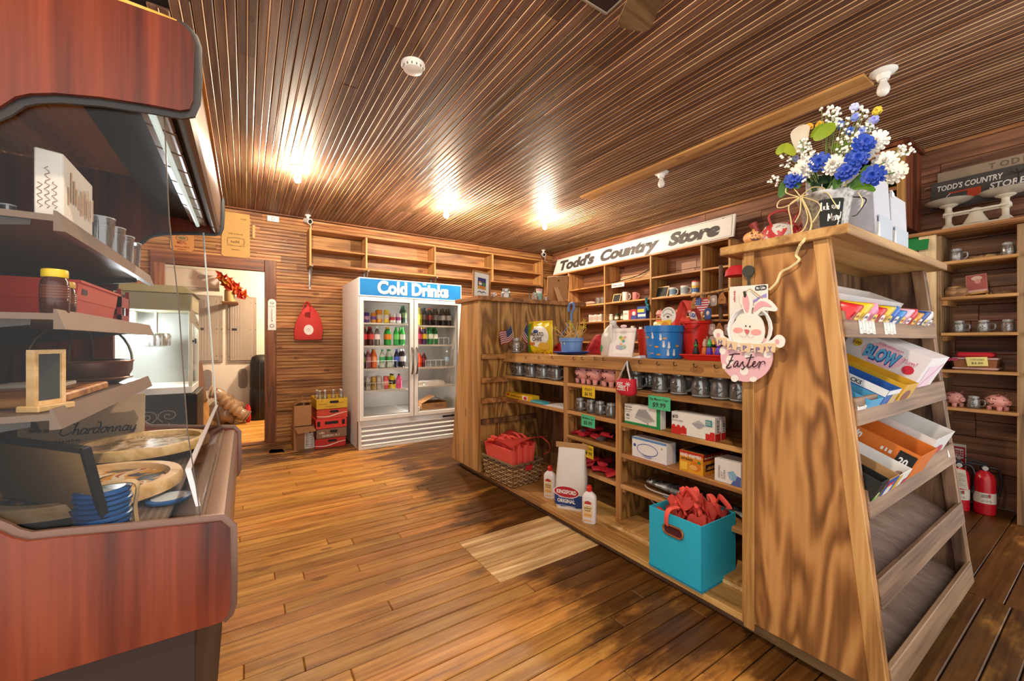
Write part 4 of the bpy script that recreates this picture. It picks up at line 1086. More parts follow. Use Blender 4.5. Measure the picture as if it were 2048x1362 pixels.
barrel_tray('round_tray', 'round wooden tray with a colourful painted top behind the blue coasters',-.335, 1.475, DK+.02, .185, ['2a4a3a', '1c2c50', 'c88a2a', 'e0d0b4', 'a83a2a', 'd8c0a0', '2a5a6a'])
barrel_tray('round_tray', 'round pale tray half hidden under the dark leaning frame',-.57, 1.32, DK, .15, ['b08a5a', 'c8a470', 'd8b884'])
t = thing('picture_frame', 'dark framed board propped against the glass at the near end of the case', 'frame', (-.3, 1.25, DK))
def frame_at(u, v, w):
    """u along the frame, v up it, w out of its back"""
    o_, U_, V_ = Vector((-.254, 1.205, .862)), Vector((-.63, .777,-.0))*.40, Vector((-.012,-.08, .178))
    n_ = Vector((.777, .63, .2)).normalized()
    return o_+U_*u+V_*v+n_*w
def fbox(u0, u1, v0, v1, w0, w1, mat, nm):
    b = B(mat); b.hexa([frame_at(u0, v0, w0), frame_at(u1, v0, w0), frame_at(u1, v0, w1), frame_at(u0, v0, w1), frame_at(u0, v1, w0), frame_at(u1, v1, w0), frame_at(u1, v1, w1), frame_at(u0, v1, w1)], .001); b.fix(); b.obj(nm, t)
DF = C('1e1712', .4)
fbox(0, .035, 0, 1, 0, .014, DF, 'frame_side'); fbox(.965, 1, 0, 1, 0, .014, DF, 'frame_side'); fbox(.035, .965, .93, 1, 0, .014, DF, 'frame_rail'); fbox(.035, .965, 0, .07, 0, .014, DF, 'frame_rail')
fbox(.036, .964, .071, .929, .004, .008, C('a8824e', .5, var=.25), 'backing_board')
def coaster(label, x, y, z, r=.047):
    t = thing('coaster', label, 'coaster', (x, y, z), RND.uniform(0, 6), 'blue coasters')
    b = B(C('1f5a9c', .35)); b.lathe([(r-.003, 0), (r, .002), (r, .007), (r-.003, .009), (0, .009)], n=26); b.obj('disc', t, 40, local=1)
    b = B(C('cdd8e0', .3, var=.4)); b.lathe([(r*.78, .0092), (r*.78, .0096), (0, .0096)], n=20); b.obj('picture', t, local=1); return t
for k in range(8): coaster('blue coaster, %s from the bottom of the tied stack' % ORD[k],-.262+RND.uniform(-.002, .002), 1.245+RND.uniform(-.002, .002), DK+k*.0112)
t = thing('burlap_band', 'beige burlap band wrapped round the stack of blue coasters', 'band', (-.222, 1.235, DK))
b = B(C('c8a878', .8, var=.3)); b.tube(bez([(-.205, 1.235, DK), (-.208, 1.235, DK+.04), (-.205, 1.236, DK+.09), (-.235, 1.24, DK+.097), (-.27, 1.25, DK+.094)], 4), .016, 6, flat=.22); b.obj('band', t, 1)
coaster('single blue coaster with a picture lying on the case air grille',-.165, 1.365, DK+.001)
# ================================================================ popcorn machine beyond the case
PX0, PX1, PY0, PY1 =-.86,-.327, 3.8, 4.3
pop = thing('popcorn_machine', 'glass popcorn machine with an olive cream roof standing on a black cart', 'popcorn machine', ((PX0+PX1)/2, 4.05, .87))
CRM = C('b9b088', .4); OLV = C('8f8660', .4)
b = B(OLV); b.box(PX0, PX1, PY0-.01, PY1, 1.475, 1.60, .006); b.obj('roof', pop)
b = B(OLV); b.hexa([(PX0-.02, PY0-.02, 1.6), (PX1+.02, PY0-.02, 1.6), (PX1+.02, PY1, 1.6), (PX0-.02, PY1, 1.6), (PX0+.05, PY0+.06, 1.66), (PX1-.05, PY0+.06, 1.66), (PX1-.05, PY1-.03, 1.66), (PX0+.05, PY1-.03, 1.66)], .003); b.obj('roof_cap', pop)
for x in (PX0, PX1-.022):
    for y in (PY0, PY1-.022):
        b = B(C('d8d6c0', .3)); b.box(x, x+.022, y, y+.022, .92, 1.475, .002); b.obj('corner_post', pop)
b = B(C('e8e8e0', .3)); b.box(PX0, PX1, PY0-.005, PY1, .871, .92, .003); b.obj('tray_base', pop)
for y in (PY0+.008,):
    b = B(M_GLASS); b.box(PX0+.022, PX1-.022, y, y+.004, .92, 1.475); b.obj('glass_pane', pop)
for x in (PX0+.008, PX1-.012):
    b = B(M_GLASS); b.box(x, x+.004, PY0+.022, PY1-.022, .92, 1.475); b.obj('glass_pane', pop)
b = B(C('a8aca4', .3, .3)); b.box(PX0+.022, PX1-.022, PY1-.012, PY1-.006, .92, 1.475); b.obj('steel_back', pop)
b = B(C('c8c8c4', .2, .8)); b.lathe([(.05, 0), (.085, .01), (.09, .08), (.08, .1), (.02, .11), (0, .11)], (-.56, 4.02, 1.21), 24); b.lathe([(.012, 0), (.012, .16)], (-.56, 4.02, 1.31), 10); b.obj('kettle', pop, 40)
b = B(C('d8dcd8', .3)); b.box(-.74,-.67, 3.98, 4.05, 1.39, 1.47, .004); b.obj('lamp_housing', pop)
b = B(C('f4f8ff', .3, emit=6)); b.ball((-.705, 4.0, 1.36), .032, 12); b.obj('warming_bulb', pop, 1)
lamp('popcorn_lamp', (-.705, 3.93, 1.34), 9, (.9, .96, 1), .04)
b = B(C('1c1a18', .4)); b.box(PX1-.0, PX1+.012, PY0+.0, PY0+.05, 1.245, 1.262, .002); b.tube([(PX1+.02, PY0-.012, 1.235), (PX1+.02, PY0-.012, 1.272)], .006, 6); b.obj('door_latch', pop)
cart = thing('popcorn_cart', 'black cart with swirl decoration under the popcorn machine', 'cart', (-.6, 4.05, 0))
b = B(C('181513', .35)); b.box(PX0-.02, PX1+.03, PY0-.02, PY1+.02, .12, .868, .006); b.obj('cabinet', cart)
b = B(); F = Face(b, (PX0-.02, PY0-.02, .12), (1, 0, 0), (0, 0, 1)); g = C('8a847c', .4)
for ox, sg in ((.42, 1), (.3,-1)):
    F.stroke([(ox+sg*(.005+.008*k*.5)*math.cos(k*.7), .6+(.004+.006*k*.5)*math.sin(k*.7)) for k in range(16)], .004, g)
    F.stroke(bez([(ox, .55), (ox+sg*.03, .48), (ox-sg*.01, .40), (ox+sg*.02, .34)]), .004, g)
b.obj('swirl_decoration', cart)
for x in (PX0+.03, PX1-.03):
    for y in (PY0+.04, PY1-.04):
        b = B(C('2a2826', .4)); b.lathe([(.055,-.014), (.06,-.008), (.06, .008), (.055, .014)], (x, y, .06), 18, ax='X'); b.obj('wheel', cart, 40)
t = thing('display_card', 'cream card with a brown mark hanging open beside the popcorn machine', 'card', (-.3, 3.9, 1.4))
b = B(C('d8c49a', .6)); b.hexa([(-.335, 3.78, 1.40), (-.27, 3.74, 1.31), (-.27, 3.745, 1.31), (-.335, 3.785, 1.40), (-.335, 3.78, 1.52), (-.29, 3.77, 1.40), (-.29, 3.775, 1.40), (-.335, 3.785, 1.52)]); b.obj('card', t)
b = B(); F = Face(b, (-.335, 3.78, 1.40), (.065,-.04,-.09), (0, 0, 1)); F.stroke([(.06, .03), (.07, .045), (.08, .03), (.09, .045)], .005, C('7a4a24')); b.obj('mark', t)

# ================================================================ back wall: sacks, thermometer, bag, cameras
YB = BACK-.006
def sack(label, x0, x1, z0, z1, col, rows):
    t = thing('flour_sack', label, 'sack', ((x0+x1)/2, YB, z0)); c = (x1-x0)*.14
    b = B(C(col, .8, var=.2)); b.prism([(x0+c, z0), (x1-c, z0), (x1, z0+c), (x1-.004, z1), (x0+.006, z1), (x0, z0+c)], 'Y', YB-.005, YB, .001); b.obj('cloth', t)
    b = B(); F = Face(b, (x0, YB-.005, z0), (1, 0, 0), (0, 0, 1)); rows(F, x1-x0, z1-z0); b.obj('print', t); return t
def r_big(F, w, h):
    m = C('8a6a3a', .7); F.scrib(w*.25, h*.52, w*.5, .022, m); F.ring(w*.5, h*.37, .085, .05, .004, m)
    F.rect(w*.2, h*.27, w*.8, h*.28, m); F.rect(w*.2, h*.44, w*.8, h*.45, m); F.rect(w*.2, h*.28, w*.215, h*.44, m); F.rect(w*.785, h*.28, w*.8, h*.44, m); F.scrib(w*.33, h*.34, w*.34, .028, m); F.scrib(w*.36, h*.18, w*.3, .016, m); F.scrib(w*.66, h*.86, w*.2, .016, m)
def r_small(F, w, h):
    m = C('a8482a', .7); F.scrib(w*.12, h*.84, w*.76, .022, m); F.ring(w*.5, h*.62, .05, .03, .005, C('5a4a34', .7)); F.ell(w*.5, h*.62, .035, .018, C('7a6a4a', .7)); F.text('MEAL', w*.3, h*.34, .032, m, w=w*.4, bold=.02); F.scrib(w*.2, h*.17, w*.6, .018, m); F.scrib(w*.32, h*.06, w*.36, .014, m)
sack('tall tan flour sack pinned to the wall above the doorway',-.235, .047, 2.235, 2.78, 'd2a460', r_big)
sack('short orange tan meal sack pinned to the wall left of the tall sack',-.70,-.487, 2.262, 2.5, 'c88a50', r_small)
t = thing('wall_plate', 'white square wall plate with a dial near the ceiling', 'plate', (.29, YB, 2.77)); b = B(WHITEP); b.box(.225, .352, YB-.012, YB, 2.735, 2.805, .003); b.obj('plate', t)
b = B(); F = Face(b, (.225, YB-.012, 2.735), (1, 0, 0), (0, 0, 1)); F.ring(.063, .035, .015, .015, .005, C('4a4a4a'), 12); b.obj('dial', t)
t = thing('wood_strip', 'small tan wood strip fixed beside the tall flour sack', 'strip', (.086, YB, 2.55)); b = B(M_PINEZ); b.box(.07, .1, YB-.012, YB, 2.50, 2.66, .002); b.obj('strip', t)
t = thing('wall_thermometer', 'long white wall thermometer fixed to the right door casing', 'thermometer', (.275, BACK-.03, 1.4))
yt = BACK-.031; b = B(C('eeebe4', .35)); b.prism([(.232, 1.39), (.318, 1.39), (.318, 1.74), (.305, 1.765), (.275, 1.775), (.245, 1.765), (.232, 1.74)], 'Y', yt-.006, yt); b.obj('plate', t)
b = B(); F = Face(b, (.232, yt-.006, 1.39), (1, 0, 0), (0, 0, 1)); k_ = C('3a3a3a')
F.ring(.043, .335, .014, .014, .004, k_, 14); F.scrib(.022, .33, .042, .01, C('2a4a6a')); F.rect(.041, .12, .045, .26, C('7a4a44')); F.ell(.043, .115, .006, .008, C('7a2a24'), 10)
for i in range(14): F.rect(.03, .125+i*.01, .039, .127+i*.01, k_)
F.scrib(.015, .29, .056, .008, k_); F.ring(.043, .055, .018, .018, .005, k_, 12)
b.obj('print', t)
t = thing('tote_bag', 'red cloth tote bag with a white round emblem hanging on the back wall', 'bag', (.675, YB, 1.27))
RED = C('d8403a', .75, var=.18)
pts = [(.52, 1.275), (.60, 1.265), (.70, 1.27), (.80, 1.27), (.835, 1.28), (.85, 1.40), (.83, 1.52), (.79, 1.62), (.74, 1.69), (.70, 1.70), (.66, 1.70), (.62, 1.66), (.57, 1.58), (.53, 1.48), (.515, 1.38)]
b = B(RED); b.prism(pts, 'Y', YB-.05, YB-.004, .008); b.obj('cloth', t, 60)
for pa in (bez([(.60, YB-.045, 1.60), (.62, YB-.05, 1.70), (.66, YB-.04, 1.755), (.69, YB-.045, 1.70), (.70, YB-.05, 1.64)]), bez([(.66, YB-.04, 1.64), (.67, YB-.03, 1.72), (.685, YB-.02, 1.76), (.72, YB-.03, 1.70), (.765, YB-.04, 1.62)])):
    b = B(RED); b.tube(pa, .017, 6, flat=.25); b.obj('handle', t, 1)
b = B(); F = Face(b, (.62, YB-.0505, 1.34), (1, 0, 0), (0, 0, 1)); F.ell(.06, .06, .056, .065, C('f0ece8', .6)); F.stroke(bez([(.04, .05), (.055, .075), (.075, .065), (.06, .04)]), .006, C('c8a8a0', .6)); b.obj('emblem', t)
b = B(C('8a1c1c', .8)); b.hexa([(.63, YB-.0515, 1.57), (.70, YB-.0515, 1.55), (.70, YB-.05, 1.55), (.63, YB-.05, 1.57), (.64, YB-.0515, 1.62), (.70, YB-.0515, 1.63), (.70, YB-.05, 1.63), (.64, YB-.05, 1.62)]); b.obj('inside_fold', t)
def camera_(label, x, y, z, d):
    t = thing('security_camera', label, 'security camera', (x, y, z), 0, 'security cameras')
    w = C('e8e6e2', .35); d = Vector(d).normalized()
    b = B(w); b.lathe([(.035, 0), (.035,-.012), (.02,-.02), (.012,-.05)], (x, y, z), 14); b.obj('mount', t, 40)
    c = Vector((x, y, z-.075)); b = B(w); b.tube([c-d*.05, c-d*.045, c+d*.035, c+d*.045], [.018, .032, .034, .036], 14); b.obj('body', t, 40)
    b = B(C('22201e', .2)); b.tube([c+d*.0455, c+d*.048], [.028, .026], 14); b.obj('lens', t, 40)
    b = B(w); b.tube(bez([c-d*.04, c+Vector((.03,-.01,-.05)), c+Vector((.05, .02,-.1)), c+Vector((.12, .03,-.12))]), .004, 5); b.obj('cable', t, 1)
camera_('white security camera under the ceiling above the empty wall shelves left end', .66, 5.72, CEIL-.002, (.5,-.8,-.3))
camera_('white security camera in the far corner above the right end of the wall shelves', 4.36, 5.66, CEIL-.002, (-.3,-.8,-.3))

# ================================================================ back room through the doorway
YW = 7.968
M_PAN = C('9c8f80', .45); M_PAN2 = C('a59888', .45)
def breaker(label, x0, x1, z0, z1):
    t = thing('breaker_panel', label, 'breaker panel', ((x0+x1)/2, YW, z0), 0, 'grey breaker panels in the back room')
    b = B(M_PAN); b.box(x0, x1, YW-.03, YW, z0, z1, .004); b.obj('trim_plate', t)
    b = B(M_PAN2); b.box(x0+.03, x1-.055, YW-.042, YW-.031, z0+.03, z1-.03, .003); d = b.obj('door', t)
    b = B(C('b0a494', .45))
    for k in range(4): b.box(x0+.06+k*.035, x0+.068+k*.035, YW-.046, YW-.0421, z0+.06, z1-.06, .001)
    o = b.obj('pressed_ribs', d); o['kind'] = 'stuff'
    b = B(C('2a2826', .4)); b.box(x0+.055, x0+.12, YW-.05, YW-.0425, (z0+z1)/2-.02, (z0+z1)/2+.015, .002); b.obj('latch', d)
    b = B(C('5a544c', .4))
    for x in (x0+.014, x1-.014, x1-.08):
        for z in (z0+.1, (z0+z1)/2, z1-.1): b.ball((x, YW-.032 if x != x1-.08 else YW-.0425, z), .007, 6)
    o = b.obj('screws', t); o['kind'] = 'stuff'
breaker('right grey breaker panel on the back room wall above the oval plate',-.235, .155, .912, 1.98)
breaker('left grey breaker panel on the back room wall behind the case glass',-.66,-.30, .92, 1.975)
for lab, x0, x1 in (('oval grey wall plate left of the black bag',-.095, .03), ('oval grey wall plate partly behind the plastic bundle',-.56,-.44)):
    t = thing('oval_plate', lab, 'plate', ((x0+x1)/2, YW, .5), 0, 'oval plates on the back room wall'); b = B(C('8f8478', .5)); b.prism(rrect(x0, .49, x1, .81, .06), 'Y', YW-.012, YW, .002); b.obj('plate', t)
t = thing('wall_heater', 'white box unit with a round emblem high in the back room', 'wall unit', (-.7, 7.8, 2.05)); b = B(C('e0d6c6', .5)); b.box(-1.05,-.33, 7.66, YW-.005, 2.06, 2.33, .008); b.obj('housing', t)
b = B(); F = Face(b, (-1.05, 7.66, 2.06), (1, 0, 0), (0, 0, 1)); F.ring(.5, .16, .04, .028, .006, C('6a6258'), 16); F.ring(.5, .16, .02, .013, .005, C('6a6258'), 12); b.obj('emblem', t)
b = B(C('b8ac9c', .5)); b.box(-1.05,-.33, 7.665, 7.7, 2.015, 2.058, .003); b.obj('outlet_flap', t)
t = thing('autumn_flowers', 'red and orange autumn leaf arrangement in a wicker bottle on a bracket', 'flower arrangement', (-.2, 7.55, 1.9))
b = B(C('8a6238', .7)); b.box(-.30,-.09, 7.45, YW-.001, 1.838, 1.855, .003); b.obj('ledge', t)
b = B(C('c8a468', .7, var=.4)); b.lathe([(.06, 0), (.068, .02), (.068, .17), (.04, .21), (.03, .25)], (-.2, 7.55, 1.856), 14); b.obj('wicker_bottle', t, 40)
for cols, n_ in (('c83018', 26), ('e8702a', 26), ('d8a030', 10)):
    b = B(C(cols, .7))
    for k in range(n_):
        s = RND.uniform(-.13, .2); c = Vector((-.2+s, 7.52+RND.uniform(-.05, .05), 2.12-s*.9+RND.uniform(-.07, .07)))
        a = RND.uniform(0, 6.28); q = RND.uniform(.045, .085); dx, dz = math.cos(a)*q, math.sin(a)*q
        b.poly([c+Vector((-dx, 0,-dz)), c+Vector((-dz*.4,-.02, dx*.4)), c+Vector((dx, .01, dz)), c+Vector((dz*.4,-.01,-dx*.4))])
    b.solid(.002); o = b.obj('leaves', t); o['kind'] = 'stuff'
t = thing('duffel_bag', 'tall black zipped bag standing upright in the back room', 'bag', (.24, 7.72, 0))
b = B(C('1c1a1a', .5, var=.3)); b.lathe([(.15, .0), (.165, .02), (.16, .2), (.17, .32), (.165, .48), (.158, .5), (.165, .52), (.17, .72), (.165, .90), (.14, 1.0), (.08, 1.035), (0, 1.04)], (.225, 7.74, 0), 20, sq=3.2); b.obj('bag_body', t, 50)
b = B(); F = Face(b, (.255, 7.575, .42), (1, 0, 0), (0, 0, 1)); F.rect(0, 0, .06, .27, C('e4dcd0', .5)); F.rect(.006, .12, .054, .255, C('c8442a', .5)); F.scrib(.04, .13, .11, .02, C('f0ece4'), PI/2)
for i in range(5): F.rect(.01, .02+i*.018, .05, .026+i*.018, C('8a8278'))
b.obj('label', t)
b = B(C('3a3838', .4)); b.tube([(.19, 7.572, .03), (.188, 7.572, .5), (.19, 7.572, .98)], .006, 6); b.obj('zipper', t)
def lump(name, label, cat, c, r, mat, part, seed, amp=.25, n=(20, 14)):
    t = thing(name, label, cat, (c[0], c[1], c[2]-r[2])); rr = random.Random(seed); ph = [(rr.uniform(0, 6), rr.uniform(2, 6), rr.uniform(2, 6)) for _ in range(4)]
    def fn(u, v):
        a, e = u*2*PI, v*PI-PI/2
        k = 1+amp*sum(math.sin(p+q*a+w*e) for p, q, w in [(x[0], int(x[1]), x[2]) for x in ph])/4
        z = max(-1, k*math.sin(e)*1.0)
        return (c[0]+r[0]*k*math.cos(e)*math.cos(a), c[1]+r[1]*k*math.cos(e)*math.sin(a), c[2]+r[2]*max(-1, min(z, 1.15)))
    b = B(mat); b.grid(fn, n[0], n[1], True); b.obj(part, t, 1); return t
M_PLASTIC = C('a08468', .2, var=.5)
t = lump('plastic_bundle', 'crinkled clear plastic wrapped brown bundle slumped on the back room floor', 'bundle', (-.235, 7.58, .2), (.2, .18, .2), M_PLASTIC, 'wrapped_roll', 4, .3, (28, 18))
b = B(C('b89c80', .2, var=.5)); b.tube(bez([(-.44, 7.5, .5), (-.33, 7.47, .47), (-.2, 7.42, .3), (-.05, 7.42, .16), (.03, 7.43, .1)]), [.06+.04*math.sin(k*1.7)**2 for k in range(25)], 9); b.obj('plastic_fold', t, 1)
t = lump('red_cloth_bag', 'red cloth bundle squeezed between the plastic bundle and the black bag', 'bag', (.035, 7.5, .14), (.04, .05, .14), C('c8283a', .7), 'cloth', 9, .2)
t = thing('paper_bag', 'crumpled brown paper bag with a folded top on the back room floor', 'bag', (-.55, 7.2, 0))
b = B(C('b98a4e', .8, var=.3)); b.grid(lambda u, v: (-.53+(.15-.05*v)*math.copysign(abs(math.cos(u*2*PI))**.6, math.cos(u*2*PI))+.02*math.sin(9*v+u*20)-.04*v, 7.24+(.10-.07*v)*math.copysign(abs(math.sin(u*2*PI))**.6, math.sin(u*2*PI)), .40*v), 20, 8, True); b.obj('bag_body', t, 60)
b = B(C('6a4c2a', .8)); b.hexa([(-.67, 7.19, .38), (-.45, 7.19, .40), (-.45, 7.27, .40), (-.67, 7.27, .38), (-.67, 7.21, .41), (-.45, 7.21, .44), (-.45, 7.25, .44), (-.67, 7.25, .41)], .005); b.obj('folded_top', t)
t = thing('leaning_board', 'brown flat board leaning against the back room wall behind the paper bag', 'board', (-.6, 7.8, 0)); b = B(C('7a4e28', .6)); b.hexa([(-.72, 7.6, 0), (-.45, 7.6, 0), (-.45, 7.62, 0), (-.72, 7.62, 0), (-.75, 7.93, .93), (-.56, 7.93, .93), (-.56, 7.95, .93), (-.75, 7.95, .93)], .003); b.obj('panel', t)
t = thing('flat_box', 'flat white carton lying in front of the brown paper bag', 'box', (-.52, 7.1, 0)); b = B(C('e8e0d2', .6)); b.box(-.68,-.40, 7.0, 7.16, .0005, .07, .003); b.obj('carton', t)
b = B(); F = Face(b, (-.68, 7.0, 0), (1, 0, 0), (0, 0, 1)); F.poly([(.06, .035), (.09, .05), (.16, .04), (.17, .048), (.17, .022), (.16, .03), (.09, .02)], C('3a4a3a')); F.rect(.19, .03, .26, .036, C('5a5a4a')); b.obj('print', t)
# ================================================================ empty shelf unit high on the back wall
def ubox(t, name, mat,*a, bv=.002):
    b = B(mat); b.box(*a, bv); return b.obj(name, t)
QY = 5.60
u = thing('wall_shelf', 'long empty wooden cubby shelf hung under the ceiling above the cooler', 'shelf', (2.48, 5.73, 2.2))
qx = [.675, 1.35, 2.32, 3.30, 4.29]
for x0, x1 in zip(qx, qx[1:]):
    ubox(u, 'top_board', M_SHELFX, x0+.012, x1+.011, QY, BACK-.001, 2.635, 2.655)
    ubox(u, 'bottom_board', M_SHELFX, x0+.012, x1+.011, QY, BACK-.001, 2.2, 2.222)
    ubox(u, 'middle_shelf', M_SHELFX, x0+.012, x1-.012, QY+.012, BACK-.001, 2.405, 2.423)
    ubox(u, 'back_board', M_WALL, x0+.012, x1-.012, BACK-.008, BACK-.0012, 2.223, 2.634, bv=0)
for x in qx[1:-1]: ubox(u, 'divider', M_PINEZ, x-.011, x+.011, QY-.004, BACK-.009, 2.223, 2.634)
for x in (qx[0], qx[-1]): ubox(u, 'end_board', M_PINEZ, x-.012, x+.0115, QY-.004, BACK-.001, 2.19, 2.665)
for i, x in enumerate((.70, 1.38, 2.36, 4.2)):
    b = B(C('a8a6a4', .3, .7)); b.prism([(QY+.01, 2.199), (BACK-.001, 2.199), (BACK-.001, 2.185), (QY+.01, 2.19)], 'X', x-.012, x+.012); b.prism([(BACK-.007, 2.199), (BACK-.001, 2.199), (BACK-.001, 1.93), (BACK-.007, 1.93)], 'X', x-.012, x+.012)
    b.hexa([(x-.004, QY+.04, 2.186), (x+.004, QY+.04, 2.186), (x+.004, QY+.06, 2.186), (x-.004, QY+.06, 2.186), (x-.004, BACK-.012, 1.95), (x+.004, BACK-.012, 1.95), (x+.004, BACK-.006, 1.95), (x-.004, BACK-.006, 1.95)])
    b.obj('steel_bracket', u)

# ================================================================ cubby shelves along the right wall under the store sign
WX = 4.40; WB = RIGHT-.002
U = thing('cubby_shelves', 'tall wooden cubby shelves along the right wall under the white store sign', 'shelf', (4.56, 4.1, 0))
WD = [5.70, 5.05, 4.25, 3.44, 2.735, 2.41]
WZ = [2.36, 2.085, 1.815, 1.55, 1.25, .95, .5]
for y in WD:
    ubox(U, 'divider', M_PINEZ if y not in (WD[0],) else M_PLYZ, WX-.004, WB, y-.012, y+.012, .06 if True else 0, WZ[0]-.001)
for a, c in zip(WD, WD[1:]):
    ubox(U, 'top_board', M_SHELFY, WX-.012, WB, c-.0, a-.0005, WZ[0], WZ[0]+.022)
    for z in WZ[1:]:
        if z == 1.25 and a == WD[0]: continue
        ubox(U, 'cubby_shelf', M_PINEY, WX+.001, WB, c+.0125, a-.0125, z-.022, z)
ubox(U, 'plinth', M_SHELFY, WX+.01, WB, WD[-1]-.01, WD[0]+.01, 0, .06)
# big sign leaning on top of it
t = thing('store_sign', 'long white wooden sign lettered Todd\'s Country Store on the cubby shelves', 'sign', (4.41, 3.9, 2.383))
SGY0, SGY1 = 2.365, 5.44
b = B(C('efeae2', .45)); b.hexa([(4.395, SGY1, 2.383), (4.395, SGY0, 2.383), (4.42, SGY0, 2.383), (4.42, SGY1, 2.383), (4.42, SGY1-.09, 2.63), (4.42, SGY0-.01, 2.63), (4.445, SGY0-.01, 2.63), (4.445, SGY1-.09, 2.63)], .002); bd = b.obj('board', t)
b = B(); F = Face(b, (4.395, SGY1, 2.383), (0,-1, 0), (.025, 0, .247))
ink = C('4a4442', .5)
for wd, x0, x1 in (("Todd's", .17, .98), ('Country', 1.10, 2.13), ('Store', 2.26, 2.92)):
    F.text(wd, x0, .058, .142, ink, w=x1-x0, bold=.06, shear=.22, res=4)
F.rect(.03, .012, 3.05, .016, C('8a8682', .5)); F.rect(.11, .23, 3.06, .234, C('8a8682', .5)); F.rect(3.05, .016, 3.054, .23, C('8a8682', .5))
b.obj('lettering', t)
b = B(C('3a3634', .4))
for y in (.12, .85, 1.9, 2.95): b.ball(Vector((4.418, SGY1-y, 2.612)), .006, 6)
o = b.obj('screw_heads', t); o['kind'] = 'stuff'

def wY(px): return P(px, 600, 'X', WX+.09).y
def at_w(px, z, x=WX+.09):
    p = P(px, 600, 'X', x); return (p.x, p.y, z)
# --- mugs
def mug(label, loc, col, r=.041, h=.095, band=None, grp='coffee mugs on the cubby shelves'):
    t = thing('coffee_mug', label, 'mug', loc, RND.uniform(-.3, .3), grp)
    b = B(C(col, .25)); b.lathe([(r*.92, 0), (r, .006), (r, h), (r-.004, h), (r-.005, .01), (0, .008)], n=20); b.obj('cup', t, 40, local=1)
    if band:
        b = B(C(band, .35, var=.5)); b.lathe([(r+.0005, h*.2), (r+.0005, h*.8)], n=20); b.obj('printed_band', t, 40, local=1)
    b = B(C(col, .25)); b.tube(bez([(0,-r+.003, h*.78), (0,-r-.022, h*.76), (0,-r-.028, h*.5), (0,-r-.02, h*.25), (0,-r+.003, h*.2)], 4), .006, 6); b.obj('handle', t, 1, local=1); return t
def slate(label, loc, w, h, rz, grp='small framed chalkboards on the cubby shelves'):
    t = thing('framed_chalkboard', label, 'chalkboard', loc, rz, grp)
    m = Matrix.Rotation(math.radians(-18), 4, 'X'); fr = .012
    for a in ((-w/2, w/2, 0, fr), (-w/2, w/2, h-fr, h), (-w/2,-w/2+fr, fr, h-fr), (w/2-fr, w/2, fr, h-fr)):
        b = B(M_LWOOD); b.box(a[0], a[1],-.006, .006, a[2], a[3]).xf(m); b.obj('frame_bar', t, local=1)
    b = B(C('2c2c2c', .7)); b.box(-w/2+fr, w/2-fr,-.002, .003, fr, h-fr).xf(m); b.obj('slate', t, local=1)
    return t
WR =-PI/2                                          # things on the right wall face -X
slate('small framed chalkboard beside the white mug on the cubby shelves', at_w(1232, WZ[2]+.002), .15, .13, WR)
mug('white coffee mug beside the small chalkboard on the cubby shelves', at_w(1251, WZ[2]), 'eee6dc', .045, .13)
mug('pink coffee mug on the cubby shelf, next to the white mug', at_w(1271, WZ[2]), 'dc8a84', .04, .11)
slate('larger framed chalkboard beside the patterned mugs on the cubby shelves', at_w(1322, WZ[2]+.002), .19, .15, WR)
mug('coffee mug with blue and white print nearest the larger chalkboard', at_w(1346, WZ[2]), 'e6e2dc', .046, .11, '7a98b4')
mug('coffee mug with grey print between the blue mug and the tin', at_w(1369, WZ[2]), 'e6e2dc', .046, .115, 'a8b4bc')
t = thing('printed_tin', 'tall white tin with a red, yellow and blue print beside the mugs', 'tin', at_w(1391, WZ[2]))
b = B(C('ece6dc', .3)); b.lathe([(.042, 0), (.042, .15), (0, .15)], n=20); b.obj('tin_body', t, 40, local=1)
b = B(C('4a80c0', .35, var=.4)); b.lathe([(.0427, .02), (.0427, .07)], n=20); b.m(C('e8c040', .35)); b.lathe([(.0427, .07), (.0427, .1)], n=20); b.obj('printed_band', t, 40, local=1)
b = B(C('d84a44', .3)); b.lathe([(.043, .14), (.043, .154), (0, .155)], n=20); b.obj('lid', t, 40, local=1)
# --- pale things in the first column
for i, px in enumerate((1196, 1205)):
    t = thing('glass_mug', 'clear glass mug in the first sign-side cubby, %s from its divider' % ('second', 'first')[i], 'mug', at_w(px, WZ[2]), 0, 'clear mugs in the first cubby column')
    b = B(M_JAR); b.lathe([(.036, 0), (.04, .005), (.04, .1), (.036, .1), (.034, .01), (0, .01)], n=16); b.obj('cup', t, 40, local=1)
    b = B(M_JAR); b.tube(bez([(0,-.038, .08), (0,-.062, .07), (0,-.06, .03), (0,-.038, .02)], 4), .006, 6); b.obj('handle', t, 1, local=1)
t = thing('wrapped_ornaments', 'pinkish clear wrapped packet lying in the first cubby column', 'packet', at_w(1180, WZ[2])); b = B(C('d8b8a4', .25, var=.4)); b.ball((0, 0, .03), (.06, .12, .03), 14); b.obj('packet', t, 1, local=1)
def book_row(px0, px1, z, n, h, cols, what, grp):
    y0, y1 = wY(px0), wY(px1)
    for k in range(n):
        ya_, yb_ = y0+(y1-y0)*k/n, y0+(y1-y0)*(k+.92)/n
        t = thing('thin_book', '%s, %s from the left in its row' % (what, ORD[k]), 'book', (WX+.1, (ya_+yb_)/2, z), 0, grp)
        b = B(C(cols[k % len(cols)], .6)); b.box(WX+.03, WX+.17, yb_, ya_, z+.0005, z+h-.006*(k % 3), .001); b.obj('book_block', t)
        b = B(C('b8a898', .6)); b.box(WX+.0285, WX+.0298, yb_+.004, ya_-.004, z+.02, z+h-.03); b.obj('spine_strip', t)
book_row(1183, 1209, WZ[3], 7, .11, ['e6ded2', 'd8cabc', 'ece6dc'], 'slim pale book in the first cubby column', 'slim pale books')
